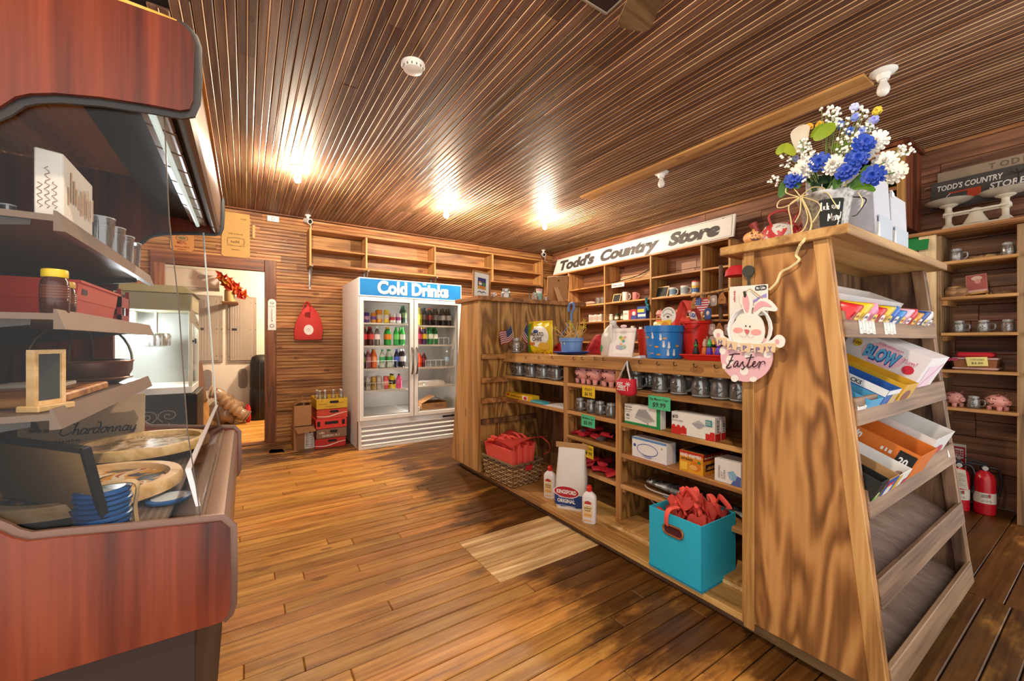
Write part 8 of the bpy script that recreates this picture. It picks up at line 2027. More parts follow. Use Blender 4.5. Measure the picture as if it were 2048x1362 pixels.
for p in ([(.08, .75), (.10, .9), (.09, .62), (.13, .6)], [(.18, .62), (.19, .75)], [(.25, .74), (.22, .7), (.23, .62), (.28, .62)], [(.31, .86), (.32, .6), (.36, .74), (.33, .68), (.39, .6)], [(.52, .64), (.50, .74), (.57, .74), (.56, .62), (.6, .62)], [(.62, .62), (.64, .74), (.68, .72), (.69, .62)], [(.80, .86), (.79, .62), (.74, .62), (.74, .73), (.79, .72)],
          [(.36, .18), (.38, .45), (.44, .25), (.50, .46), (.53, .18)], [(.57, .3), (.62, .36), (.58, .2), (.66, .2)], [(.68, .2), (.69, .36), (.74, .34)], [(.76, .36), (.78, .2), (.84, .36), (.80, .05), (.76, .06)], [(.90, .5), (.89, .25)], [(.885, .16), (.89, .15)]): chalk(p)
o = b.obj('chalk_writing', fb); o['kind'] = 'stuff'
b = B(C('3a3632', .4, .6)); b.tube(bez([(fx_+.06, fy_-.07, NZ+.16), (fx_+.03, fy_-.12, NZ+.13), (fx_-.02, fy_-.11, NZ+.07), (fx_-.04, fy_-.1, NZ+.06)]), .0022, 5); b.obj('bail', fb, 1)
# flowers
rr = random.Random(8)
def fpos(px, py, x=1.93): return P(px, py, 'X', x)
STEM = C('5a7a3a', .6)
b = B(STEM)
heads = []
def stem_to(q):
    s0 = Vector((fx_+rr.uniform(-.04, .04), fy_+rr.uniform(-.04, .04), NZ+.13)); mid = s0.lerp(q, .5)+Vector((0, 0, .03)); b.tube(bez([tuple(s0), tuple(mid), tuple(q)], 4), .0025, 5)
BLUES = [(1640, 325), (1713, 318), (1590, 360), (1695, 345), (1725, 290), (1748, 352)]
WHITES = [(1612, 333), (1668, 330), (1733, 300), (1752, 283), (1770, 325), (1790, 345), (1600, 280), (1598, 348)]
for px, py in BLUES+WHITES: stem_to(fpos(px, py, 1.88 if px not in (1733, 1752) else 1.95))
o = b.obj('stems', fb, 1); o['kind'] = 'stuff'
def petal_flower(px, py, mat, r, n, layers, x, nm, curl=.3):
    c = fpos(px, py, x); nrm = (Vector((0, 0, EYE))-c); nrm = (nrm.normalized()+Vector((rr.uniform(-.35, .35), rr.uniform(-.35, .35), rr.uniform(.0, .5)))).normalized()
    u = nrm.cross(Vector((0, 0, 1))).normalized(); v = nrm.cross(u)
    bb = B(mat)
    for L_ in range(layers):
        rl = r*(1-.25*L_)
        for k in range(n):
            a = 2*PI*k/n+L_*.4+rr.uniform(-.1, .1); d = u*math.cos(a)+v*math.sin(a); e = u*-math.sin(a)+v*math.cos(a); wd = rl*math.pi/n*.85
            base = c+nrm*(.008*L_)
            p1 = base+d*rl*.55+nrm*(rl*.12+.006*L_) ; p2 = base+d*rl+nrm*(rl*(curl+.25*L_)*rr.uniform(.5, 1.1))
            bb.poly([base, p1-e*wd, p1+e*wd]); bb.poly([p1-e*wd, p2-e*wd*.8, p2+d*rl*.06, p2+e*wd*.8, p1+e*wd])
    return bb.obj(nm, fb)
BLUEF, WHF = C('2446b0', .6), C('efe8dc', .6)
for px, py in BLUES: petal_flower(px, py, BLUEF, .036, 10, 3, 1.85, 'blue_flower')
for px, py in WHITES[:6]+WHITES[7:]: petal_flower(px, py, WHF, .038, 14, 5, 1.86 if px < 1730 else 1.93, 'white_carnation', .15)
# one calla, leaves, yellow and pale blue blooms, gypsophila
c = fpos(1600, 285, 1.9); bb = B(C('efe6d4', .5)); bb.grid(lambda u, v: (c.x+.02*(1-v)*math.cos(u*4), c.y+.045*v*math.sin((u-.5)*4.4)*(1.2-.4*v)+.0, c.z-.05+.10*v+.02*math.cos((u-.5)*5)*v), 12, 6); bb.solid(.002); bb.obj('calla', fb, 1)
def leaf(pts, wmax, mat, x=1.9, nm='leaf'):
    q = [fpos(a, c_, x) for a, c_ in pts]; line = [Vector(p) for p in bez([tuple(p) for p in q], 4)]; bb = B(mat); n = len(line); side = Vector((.5,-.75, .1))
    L_ = []
    for i, p in enumerate(line):
        t_ = (line[min(i+1, n-1)]-line[max(i-1, 0)]).normalized(); w_ = .68*wmax*math.sin(PI*(i+.4)/n)**.7; sd = t_.cross(Vector((fx_, fy_, .3)).normalized()).normalized()
        L_.append([bb.v(p-sd*w_), bb.v(p+Vector((.008, .008, 0))*(w_/wmax)), bb.v(p+sd*w_)])
    for A_, D_ in zip(L_, L_[1:]):
        for j in range(2): bb.face([A_[j], D_[j], D_[j+1], A_[j+1]])
    bb.solid(.0015); return bb.obj(nm, fb, 1)
LG, DGN, MG = C('a8c030', .5), C('2a4a28', .5), C('5a8a38', .5)
leaf([(1628, 280), (1650, 262), (1672, 250)], .035, LG, 1.86); leaf([(1622, 275), (1640, 255), (1665, 255)], .02, LG, 1.9); leaf([(1590, 310), (1570, 295), (1553, 308)], .028, C('b8c83a', .5), 1.88)
leaf([(1600, 375), (1575, 365), (1560, 395)], .03, MG, 1.84); leaf([(1640, 375), (1620, 350), (1615, 335)], .03, DGN, 1.9); leaf([(1670, 378), (1680, 355), (1700, 335)], .026, MG, 1.85); leaf([(1700, 375), (1725, 360), (1735, 330)], .028, MG, 1.86); leaf([(1705, 378), (1730, 372), (1750, 382)], .016, C('6a9a30', .5), 1.84); leaf([(1650, 378), (1660, 350), (1655, 330)], .03, DGN, 1.92); leaf([(1625, 380), (1640, 360), (1660, 362)], .026, DGN, 1.88)
leaf([(1680, 310), (1690, 290), (1700, 280)], .024, C('8ab030', .5), 1.9); leaf([(1720, 270), (1735, 262), (1745, 255)], .014, MG, 1.95); leaf([(1665, 300), (1675, 292), (1690, 300)], .024, LG, 1.92)
for px, py, col in ((1618, 255, 'e0a82a'), (1640, 250, 'e0b030'), (1660, 253, '7a9ad8'), (1680, 250, '5a7ac8'), (1710, 235, '8a9ae0'), (1725, 262, '7a8ad8'), (1748, 240, '9aa0e0'), (1590, 318, 'a8aee0'), (1708, 215, 'c8ccf0'), (1755, 222, 'd8c040'), (1700, 262, '4a6ac0')): petal_flower(px, py, C(col, .6), .015, 5, 2, 1.93, 'small_bloom', .2)
bb = B(C('f2eee6', .6)); b2 = B(C('7a8a4a', .6))
def gyp(px, py, rx, ry, n, x):
    root = Vector((fx_, fy_, NZ+.17))
    for k in range(n):
        a, r_ = rr.uniform(0, 6.28), math.sqrt(rr.random()); c = fpos(px+rx*r_*math.cos(a), py+ry*r_*math.sin(a), x+rr.uniform(-.03, .03)); bb.ball(c, rr.uniform(.004, .0065), 6)
        if k % 3 == 0: b2.tube([root.lerp(c, .55), root.lerp(c, .8)+Vector((0, 0, .01)), c], .0012, 4)
for a in ((1660, 225, 22, 14, 30, 1.9), (1675, 240, 24, 14, 26, 1.9), (1735, 250, 22, 18, 30, 1.95), (1700, 275, 26, 18, 34, 1.88), (1610, 300, 20, 22, 34, 1.86), (1620, 320, 22, 18, 24, 1.84), (1812, 300, 18, 14, 26, 1.98), (1570, 322, 12, 16, 14, 1.9), (1548, 362, 12, 10, 12, 1.9), (1610, 350, 16, 14, 16, 1.84), (1690, 298, 20, 10, 16, 1.86), (1720, 225, 16, 12, 14, 1.93)): gyp(*a)
o = bb.obj('baby_breath', fb, 1); o['kind'] = 'stuff'; o = b2.obj('fine_stems', fb); o['kind'] = 'stuff'
# raffia bow and trailing raffia
b = B(C('e8d29a', .7))
def raf(pts, w=.0042): b.tube(bez([tuple(P(a, c_, 'X', x)) for a, c_, x in pts], 5), w, 5, flat=.45)
RX = 1.845
raf([(1600, 392, RX), (1580, 370, RX), (1572, 385, RX), (1598, 394, RX)]); raf([(1600, 394, RX), (1625, 375, RX), (1650, 378, RX+.02), (1620, 388, RX), (1600, 394, RX)]); raf([(1598, 394, RX), (1562, 400, RX), (1555, 415, RX), (1575, 412, RX), (1600, 396, RX)]); raf([(1600, 394, RX), (1578, 412, RX), (1582, 440, RX), (1585, 468, RX-.02)])
raf([(1602, 396, RX), (1612, 420, RX), (1615, 440, RX), (1605, 462, RX-.03), (1580, 475, RX-.09), (1590, 484, RX-.1), (1615, 478, RX-.1)]); raf([(1604, 394, RX), (1635, 405, RX), (1640, 420, RX), (1625, 445, RX-.01)]); raf([(1602, 396, RX), (1600, 425, RX), (1590, 445, RX)]); raf([(1606, 392, RX), (1650, 385, RX), (1665, 400, RX), (1676, 418, RX)]); raf([(1690, 372, 1.87), (1700, 350, 1.9), (1725, 340, 1.92), (1735, 338, 1.93)]); raf([(1715, 385, 1.86), (1725, 400, 1.86), (1722, 415, 1.86)])
raf([(1604, 396, RX), (1620, 430, RX), (1622, 455, RX-.02), (1610, 478, 1.72), (1600, 490, 1.715)], .006)
raf([(1600, 490, 1.712), (1592, 510, 1.735), (1598, 520, 1.735), (1580, 535, 1.735), (1562, 545, 1.735), (1553, 565, 1.735), (1538, 580, 1.735)], .0055)
o = b.obj('raffia', fb); o['kind'] = 'stuff'
# leaning white magazine files behind the flowers
def mfile(label, x0, x1, y0, y1, h, tl):
    t = thing('magazine_file', label, 'file box', ((x0+x1)/2, (y0+y1)/2, NZ), 0, 'white file boxes on the near end rack')
    m1 = C('cfccd4', .5)
    b = B(m1); b.hexa([(x0, y0, NZ), (x1, y0, NZ), (x1, y1, NZ), (x0, y1, NZ), (x0+tl, y0+.01, NZ+h*.8), (x1+tl, y0+.01, NZ+h*.8), (x1+tl, y1, NZ+h), (x0+tl, y1, NZ+h)], .002); b.obj('carton', t)
    b = B(C('e6e2dc', .5)); b.hexa([(x0-.006, y0-.006, NZ), (x0+.03, y0-.006, NZ), (x0+.03, y0+.03, NZ), (x0-.006, y0+.03, NZ), (x0+.01, y0-.006, NZ+.07), (x0+.02, y0-.006, NZ+.07), (x0+.02, y0+.01, NZ+.07), (x0+.01, y0+.01, NZ+.07)]); b.obj('white_corner', t)
    b = B(C('bcc4d0', .5)); b.box(x0+.02, x1-.01, y0-.004, y0-.0005, NZ+.01, NZ+h*.3); b.obj('label_panel', t)
    b = B(C('efece8', .5)); b.hexa([(x0+tl-.004, y0+.004, NZ+h*.74), (x0+tl+.03, y0+.004, NZ+h*.74), (x0+tl+.03, y0+.012, NZ+h*.74), (x0+tl-.004, y0+.012, NZ+h*.74), (x0+tl-.004, y0+.004, NZ+h*.84), (x0+tl+.03, y0+.004, NZ+h*.8), (x0+tl+.03, y0+.012, NZ+h*.8), (x0+tl-.004, y0+.012, NZ+h*.84)]); b.obj('white_flap', t)
    return t
mfile('pale grey magazine file directly behind the flower bucket', 2.09, 2.28, .56, .80, .33,-.01)
mfile('pale grey magazine file nearest the aisle shelves on the near rack', 2.31, 2.52, .565, .82, .29, .01)
# hook, hanging packet, string and bunny sign on the outside of the end panel
EX = GX-.013
q = P(1499, 543, 'X', EX)
t = thing('coat_hook', 'black round-headed hook on the corner stile of the near end rack', 'hook', (EX, q.y, q.z)); b = B(C('3a3a30', .5)); b.lathe([(.024,-.012), (.024,-.002), (.02, 0), (0, 0)][::-1], (EX-.001, q.y, q.z), 18, ax='X'); b.tube([(EX-.006, q.y, q.z-.01), (EX-.006, q.y, q.z-.1), (EX-.03, q.y, q.z-.11), (EX-.04, q.y, q.z-.085)], .006, 6); b.obj('hook', t, 40)
c0, c1, c2 = P(1459, 574, 'X', EX-.016), P(1536, 568, 'X', EX-.016), P(1459, 612, 'X', EX-.016)
t = thing('cable_packet', 'white blister card with a coiled white cable hanging behind the bunny sign', 'packet', (EX, c0.y, c2.z))
b = B(C('e8e2d8', .5)); b.hexa([(EX-.016, c0.y, c2.z-.06), (EX-.016, c1.y, c2.z-.045), (EX-.014, c1.y, c2.z-.045), (EX-.014, c0.y, c2.z-.06), (EX-.016, c0.y, c0.z), (EX-.016, c1.y, c1.z), (EX-.014, c1.y, c1.z), (EX-.014, c0.y, c0.z)]); b.fix(); b.obj('card', t)
b = B(); F = Face(b, (EX-.016, c0.y, c2.z), (0,-1, 0), (0, 0, 1)); w = c0.y-c1.y; h = c0.z-c2.z; F.poly(rrect(w*.68, h*.66, w*.97, h*.9, h*.1), C('2a2826', .5)); F.text('9ft / 2.8m', w*.71, h*.72, h*.12, C('f0f0f0'), w=w*.23, bold=.03); F.poly([(w*.55, h*.02), (w*.97, h*.3), (w*.97, h*.5), (w*.55, h*.12)], C('9a90d0', .5)); F.scrib(w*.17, h*.2, h*.6, h*.1, C('c84a4a'), PI/2); b.obj('print', t)
b = B(C('ece8e6', .4))
yc = (c0.y+c1.y)/2-.01
for k in range(4): b.tube([(EX-.02-.003*k, yc+(.074+.004*k)*math.cos(a), c2.z-.10+.09*math.sin(a)) for a in [2*PI*q_/22 for q_ in range(22)]], .0035, 5, closed=True)
b.obj('coiled_cable', t, 1)
BX = EX-.036
def bp(px, py): q_ = P(px, py, 'X', BX); return (q_.y, q_.z)
bs = thing('bunny_sign', 'painted wooden bunny sign reading Happy Easter on the near end panel', 'sign', (BX, bp(1492, 690)[0], bp(1492, 765)[1]))
def cr(x, y): return (1380+x*.19093, 540+y*.19093)         # detail sheet to survey pixels
def plate(pts, mat, nm, d0, d1, smooth=True):
    q = [bp(*cr(*p)) for p in (bez(pts+[pts[0]], 5)[:-1] if smooth else pts)]
    b = B(mat); b.prism(q, 'X', BX+d0, BX+d1); return b.obj(nm, bs)
CRE = C('efe6da', .5); PNK = C('e2a4aa', .55); EGG = C('e6b4ba', .55)
def circ(cx_, cy__, rx, ry, n=24, a0=0): return [(cx_+rx*math.cos(a0+2*PI*k/n), cy__+ry*math.sin(a0+2*PI*k/n)) for k in range(n)]
plate(circ(578, 905, 272, 268, 40), EGG, 'egg', .010, .017, False)
plate([(570, 225), (625, 255), (648, 340), (640, 420), (625, 475), (575, 470), (545, 400), (520, 320), (535, 250)], CRE, 'ear', .004, .011)
plate([(650, 440), (690, 340), (745, 290), (820, 310), (880, 365), (905, 410), (885, 432), (800, 425), (740, 430), (690, 480)], CRE, 'ear', .004, .011)
plate([(575, 250), (600, 270), (618, 340), (612, 410), (598, 445), (575, 420), (552, 350), (550, 280)], PNK, 'ear_lining', .0015, .0038)
plate([(652, 445), (680, 370), (740, 325), (800, 340), (850, 385), (760, 380), (700, 420)], PNK, 'ear_lining', .0015, .0038)
plate([(600, 455), (680, 465), (740, 510), (770, 590), (775, 670), (745, 760), (660, 790), (540, 785), (450, 740), (425, 660), (440, 580), (490, 505), (540, 465)], CRE, 'head', .003, .0095)
plate([(242, 660), (265, 625), (310, 618), (345, 645), (355, 690), (410, 720), (480, 750), (600, 775), (740, 770), (850, 735), (880, 710), (915, 680), (960, 685), (995, 730), (985, 790), (945, 815), (900, 800), (885, 780), (800, 800), (640, 822), (480, 800), (380, 765), (300, 720), (262, 705)], CRE, 'arms',-.002, .0025)
plate(circ(300, 682, 18, 22, 14), PNK, 'paw_pad',-.004,-.0021, False); plate(circ(918, 750, 22, 26, 14), PNK, 'paw_pad',-.004,-.0021, False)
BAN = C('e4c49c', .55)
for k, (x, y) in enumerate(((335, 735), (445, 780), (588, 805), (725, 812), (850, 805))):
    plate([(x-62, y-38+(8 if k == 0 else 0)), (x+62, y-22 if k < 2 else y-36), (x+42, y+62), (x, y+46), (x-44, y+56)], BAN, 'banner_flag',-.0045,-.0026, False)
dots = ((330, 845, 34, 44), (405, 945, 42, 50), (480, 820, 40, 30), (600, 890, 44, 44), (800, 880, 46, 44), (555, 1060, 46, 44), (455, 1135, 40, 38), (650, 1145, 40, 28), (345, 1010, 22, 30))
def fp2(x, y): q_ = bp(*cr(x, y)); return (-q_[0], q_[1])
for x, y, rx, ry in dots:
    b = B(); F = Face(b, (BX+.010, 0, 0), (0,-1, 0), (0, 0, 1)); F.poly([fp2(*p) for p in circ(x, y, rx, ry, 18)][::-1], C('f0e6de', .55)); b.obj('polka_dot', bs)
b = B(); F = Face(b, (BX+.003, 0, 0), (0,-1, 0), (0, 0, 1)); BK = C('241a1c', .5)
for x, y, rx, ry, m_ in ((500, 632, 52, 30, C('e8a098', .55)), (690, 652, 55, 32, C('e8a098', .55))): F.poly([fp2(*p) for p in circ(x, y, rx, ry, 20)][::-1], m_)
for x, y in ((583, 587), (626, 591)): F.poly([fp2(*p) for p in circ(x, y, 8, 9, 12)][::-1], BK)
F.poly([fp2(*p) for p in ((565, 625), (595, 620), (625, 632), (612, 665), (597, 680), (582, 660))][::-1], C('cc6a6c', .55))
F.stroke([fp2(*p) for p in bez([(520, 680), (545, 700), (575, 698), (597, 682), (622, 705), (650, 705), (670, 692)])], .0014, C('c8a8a0', .5))
b.obj('painted_face', bs)
VI = C('7a6a90', .55)
for ch, x, y, ro in (('H', 300, 775,-.12), ('A', 412, 812,-.1), ('P', 560, 838, .0), ('P', 695, 858, .02), ('Y', 822, 855, .1)):
    b = B(); F = Face(b, (BX-.0046, 0, 0), (0,-1, 0), (0, 0, 1)); o_ = fp2(x, y); F.text(ch, o_[0], o_[1], .0175, VI, w=.0165, rot=ro, bold=.05); b.obj('banner_letter', bs)
# brush lettered word
b = B(); F = Face(b, (BX+.0096, 0, 0), (0,-1, 0), (0, 0, 1)); F.d = .0022; SC = C('3a1c24', .5)
def brush(pts, w=.0042): F.stroke([fp2(*p) for p in bez(pts, 6)], w, SC)
brush([(400, 890), (450, 880), (515, 878)], .0045); brush([(440, 885), (420, 940), (395, 990), (372, 1020), (395, 1028), (425, 1012)], .005); brush([(398, 955), (430, 950), (445, 942)], .004)
brush([(500, 960), (478, 955), (452, 990), (450, 1012), (470, 1010), (495, 970), (490, 1005), (505, 1012), (525, 985)], .0042)
brush([(525, 985), (548, 960), (545, 985), (560, 1015), (545, 1040), (528, 1030)], .0042); brush([(548, 1030), (580, 1010), (605, 970)], .003)
brush([(640, 880), (618, 940), (598, 1000), (605, 1022), (630, 1010)], .005); brush([(580, 925), (625, 918), (668, 912)], .0042)
brush([(630, 1010), (665, 985), (680, 960), (660, 965), (650, 1000), (665, 1018), (695, 1000)], .0042)
brush([(695, 1000), (722, 962), (732, 968), (722, 1000), (714, 1030)], .004); brush([(720, 1003), (742, 968), (768, 958), (782, 972), (776, 984)], .0042)
b.obj('brush_lettering', bs)
b = B(C('b89a6a', .6)); e0, e1 = bp(*cr(577, 232)), bp(*cr(757, 298)); hk = bp(*cr(612, 195)); b.tube([(BX+.004, e0[0], e0[1]), (BX+.012, hk[0], hk[1]), (BX+.004, e1[0], e1[1])], .002, 5); b.obj('hanging_cord', bs)
# things hung further back on the stile: red cap and rod
t = thing('cloth_hat', 'red and blue cloth hat hanging behind the near end rack stile', 'hat', (2.2, 1.02, 1.48)); q0 = P(1474, 540, 'X', 2.05)
b = B(C('c81c28', .7)); b.lathe([(.055, 0), (.05, .03), (.03, .05), (0, .055)], (2.05, q0.y, q0.z-.03), 18); b.obj('crown', t, 50); b = B(C('2a50a8', .6)); b.hexa([(2.05, q0.y-.02, q0.z-.03), (2.06, q0.y-.02, q0.z-.03), (2.06, q0.y-.06, q0.z-.01), (2.05, q0.y-.06, q0.z-.01), (2.05, q0.y-.03, q0.z+.07), (2.06, q0.y-.03, q0.z+.07), (2.06, q0.y-.065, q0.z+.08), (2.05, q0.y-.065, q0.z+.08)]); b.fix(); b.obj('blue_ribbon', t)
b = B(C('8a3038', .6)); b.tube([(2.05, q0.y-.04, q0.z-.03), (2.05, q0.y-.05, q0.z-.12)], [.012, .016], 8); b.obj('tassel', t)

# ================================================================ cartons in the sloped racks
def rk(i):
    zf, zb, yf = RACK[i]; o_ = Vector((0, yf+.014, zf+.0008)); s = Vector((0, YN-.022-(yf+.012), zb-zf)).normalized(); n = Vector((0,-s.z, s.y)); return o_, s, n
def rbox(i, label, x0, x1, a, L_, h, col, side=None, front=None, inner='b08a5e', open_=True, hb=None, name='candy_carton', tilt=0, grp=None):
    """carton lying on rack i: a = start along the slope, L_ its length, h front height, hb rear height"""
    o_, s, n = rk(i); hb = hb or h
    def q(x, l, z): return Vector((x, 0, 0))+o_+s*l+n*z
    t = thing(name, label, 'box', q((x0+x1)/2, a, 0), 0, grp)
    b = B(C(col, .45)); w = .003
    def slab_(xa, xb, la, lb, z0, za, zb_):
        p = [q(xa, la, z0), q(xb, la, z0), q(xb, lb, z0), q(xa, lb, z0), q(xa, la, za), q(xb, la, za), q(xb, lb, zb_), q(xa, lb, zb_)]
        b.hexa(p)
    if open_:
        slab_(x0, x0+w, a, a+L_, 0, h, hb); slab_(x1-w, x1, a, a+L_, 0, h, hb); slab_(x0+w, x1-w, a, a+w, 0, h, h); slab_(x0+w, x1-w, a+L_-w, a+L_, 0, hb, hb); slab_(x0+w, x1-w, a+w, a+L_-w, 0, w, w)
    else: slab_(x0, x1, a, a+L_, 0, h, hb)
    b.fix(); b.obj('carton', t)
    if open_:
        b = B(C(inner, .7));
        p = [q(x0+.0035, a+.0035, .0035), q(x1-.0035, a+.0035, .0035), q(x1-.0035, a+L_-.0035, .0035), q(x0+.0035, a+L_-.0035, .0035), q(x0+.0035, a+.0035, h*.55), q(x1-.0035, a+.0035, h*.55), q(x1-.0035, a+L_-.0035, hb*.55), q(x0+.0035, a+L_-.0035, hb*.55)]
        b.hexa(p); b.fix(); b.obj('inner_lining', t)
    if side:
        b = B(); F = Face(b, q(x0, a+L_, 0),-s, n); F.n = Vector((-1, 0, 0)); side(F, L_, hb, h); b.obj('side_print', t)
    if front:
        b = B(); F = Face(b, q(x0, a, 0), (1, 0, 0), n); F.n =-s; front(F, x1-x0, h); b.obj('front_print', t)
    return t
WT = 'ece8e4'
def shp(F, L_, hb, h, k=1.0): return [(0, 0), (L_, 0), (L_, h*k), (0, hb*k)]
# top rack: long white tray with coloured packs
def s_top(F, L_, hb, h): F.stroke([(.02, hb*.6), (L_-.02, h*.62)], .008, C('e8c83a'))
rbox(0, 'long white tray carton spanning the top sloped rack behind coloured packs', 1.80, 2.92, .16, .16, .10, WT, front=lambda F, w, h: F.stroke([(.02, h*.7), (w*.9, h*.7)], .01, C('e8c83a')))
pk_cols = ['d8282c', 'e8c420', 'e890b8', 'd02a30', 'e8c020', '2a6ac8', '3a8ad0', 'e8b8c8', 'd8303a', 'e8a030', '2a50a0', 'e8e4e0']
for i in range(12):
    x0 = 1.79+i*.085
    o_, s, n = rk(0)
    t = thing('candy_pack', 'small %s candy pack in the top sloped rack, %s from the left' % ({'d8282c': 'red', 'e8c420': 'yellow', 'e890b8': 'pink', 'd02a30': 'red', 'e8c020': 'yellow', '2a6ac8': 'blue', '3a8ad0': 'light blue', 'e8b8c8': 'pale pink', 'd8303a': 'red', 'e8a030': 'orange', '2a50a0': 'dark blue', 'e8e4e0': 'white'}[pk_cols[i]], ORD[i]), 'candy', Vector((x0, 0, 0))+o_, 0, 'candy packs in the top sloped rack')
    def q(x, l, z): return Vector((x, 0, 0))+o_+s*l+n*z
    b = B(C(pk_cols[i], .3)); b.hexa([q(x0, .012, .004), q(x0+.075, .01, .004), q(x0+.08, .13, .004), q(x0+.008, .13, .004), q(x0+.006, .0, .10+.012*(i % 3)), q(x0+.07, .0, .095+.012*((i+1) % 3)), q(x0+.074, .12, .08), q(x0+.012, .12, .08)], .006); b.fix(); b.obj('wrapper', t, 60)
    b = B(); F = Face(b, q(x0+.012, .0, .05), (1, 0, 0), n); F.n =-s; F.d = .007; F.poly(rrect(.004, .002, .045, .03, .008, 3), C('f0e8e0' if i % 2 else 'e8c83a', .4)); F.scrib(.008, .01, .03, .012, C('3a2a6a' if i % 3 else 'b82a2a')); b.obj('print', t)
# second rack
def s_blue30(F, L_, hb, h): F.text('30', L_*.5, h*.35, h*.4, C('f0f0f0'), w=.035, bold=.04); F.scrib(L_*.68, h*.4, .05, h*.2, C('d8ecf8'))
rbox(1, 'low white torn carton at the left end of the second sloped rack', 1.785, 1.86, .0, .12, .05, WT, inner='c0a078')
rbox(1, 'light blue open carton marked 30 in the second sloped rack', 1.87, 2.0, .0, .25, .07, '4aa0d0', s_blue30)
def s_20(F, L_, hb, h): F.poly([(0, hb*.72), (L_, h*.72), (L_, h), (0, hb)], C('e8e8ea', .45)); F.text('20 PACKS', L_*.42, h*.77, h*.15, C('3a3a3a'), w=.09, bold=.03); F.scrib(L_*.2, h*.48, .09, h*.16, C('e0e8f4')); F.stroke([(L_*.2, h*.42), (L_*.6, h*.46), (L_*.64, h*.3), (L_*.95, h*.2)], .004, C('d8e0ec'))
rbox(1, 'blue and white open carton marked 20 packs in the second sloped rack', 2.01, 2.16, .0, .30, .10, '1f5cb0', s_20, front=lambda F, w, h: (F.rect(w*.5, h*.1, w, h*.8, C('c8a86a', .45)), F.rect(0, h*.8, w, h, C('e8e8ea', .45))))
rbox(1, 'plain yellow edged open carton in the middle of the second sloped rack', 2.20, 2.37, .0, .30, .11, 'd8a420', None, front=lambda F, w, h: (F.ell(w*.5, h*.5, w*.3, h*.25, C('8a4a3a', .45)), F.rect(w*.1, h*.1, w*.4, h*.3, C('5a6a9a', .45))), inner='a8804e')
def s_blow(F, L_, hb, h):
    F.ell(L_*.5, h*.70, L_*.26, h*.24, C('f0c0d0', .45)); F.text('BLOW', L_*.28+.003, h*.58-.003, h*.25, C('2a4aa0'), w=L_*.42, bold=.09); F.text('BLOW', L_*.28, h*.58, h*.25, C('5ab0d8'), w=L_*.42, bold=.04); F.ell(L_*.85, h*.62, .02, .02, C('d02a40', .35)); F.ell(L_*.15, h*.78, .018, .018, C('e8c030')); F.text('100', L_*.1, h*.74, .014, C('8a6a10'), w=.03, bold=.03); F.text('Yum!', L_*.74, h*.72, .022, C('d86a90'), w=.05, shear=.2); F.scrib(L_*.4, h*.9, .09, .01, C('d890a8')); F.ell(L_*.85, h*.12, .014, .014, C('e8c030'))
rbox(1, 'tall white and pink candy carton lettered BLOW in the second sloped rack', 2.43, 2.72, .02, .30, .215, 'ece4e6', s_blow, front=lambda F, w, h: (F.rect(w*.2, h*.2, w*.8, h*.8, C('f0d0dc', .45)), F.stroke([(w*.1, h*.2), (w*.9, h*.85)], .006, C('d88aa8'))), open_=False)
rbox(1, 'black carton standing at the back of the second sloped rack', 2.18, 2.38, .315, .02, .21, '1a1614', None, open_=False)
# third rack
def s_black(F, L_, hb, h):
    F.ell(L_*.3, h*.75, L_*.2, h*.14, C('5aa83a', .45)); F.ell(L_*.5, h*.8, L_*.16, h*.1, C('d8c8a0', .45))
    for k in range(6): F.rect(L_*.15, h*(.56-k*.05), L_*.6, h*(.58-k*.05), C('7a8a7a'))
    F.rect(L_*.2, h*.06, L_*.38, h*.16, C('e0e0e0')); F.scrib(L_*.6, h*.1, .04, h*.14, C('6ac83a')); F.rect(L_*.72, h*.3, L_*.95, h*.42, C('e4e4e4'))
rbox(2, 'black and green printed carton at the left of the third sloped rack', 1.785, 1.86, .0, .22, .12, '181818', s_black, front=lambda F, w, h: (F.ell(w*.5, h*.4, w*.35, h*.2, C('5aa83a', .45)), F.ell(w*.45, h*.5, w*.2, h*.12, C('c8c090', .45))), inner='8a6a44')
rbox(2, 'blue fronted open brown carton beside the black one in the third rack', 1.875, 1.99, .0, .27, .11, 'b08a5c', lambda F, L_, hb, h: F.poly([(0, hb*.86), (L_, h*.86), (L_, h), (0, hb)], C('c82a2a')), front=lambda F, w, h: (F.rect(0, 0, w, h, C('2a58b0', .45)), F.ell(w*.5, h*.5, w*.3, h*.25, C('e8e0d8', .45)), F.rect(w*.1, h*.7, w*.7, h*.85, C('d83a3a', .45))))
rbox(2, 'white carton with red edging in the middle of the third sloped rack', 2.0, 2.16, .0, .31, .10, WT, lambda F, L_, hb, h: (F.poly([(0, hb*.9), (L_, h*.9), (L_, h), (0, hb)], C('d8c8c8')), F.rect(L_*.9, 0, L_, h*.5, C('d83a44'))), front=lambda F, w, h: (F.rect(0, 0, w*.3, h, C('d8b030', .45)), F.rect(w*.7, 0, w, h*.6, C('c83a4a', .45))), inner='d8d0c8')
def s_aus(F, L_, hb, h): F.text('Austin', L_*.10, hb*.74, h*.2, C('f4f0ea'), w=.09, bold=.05, shear=.2); F.scrib(L_*.13, hb*.58, .07, h*.08, C('f0d8b0')); F.scrib(L_*.62, h*.7, .045, h*.12, C('f0e8e0')); F.rect(L_*.80, h*.45, L_*.98, h*.92, C('1c1a18')); F.text('20', L_*.83, h*.55, h*.2, C('f0f0f0'), w=.03, bold=.03)
rbox(2, 'bright orange open snack carton in the third sloped rack', 2.19, 2.42, .0, .31, .15, 'e0782a', s_aus, inner='a8804e')
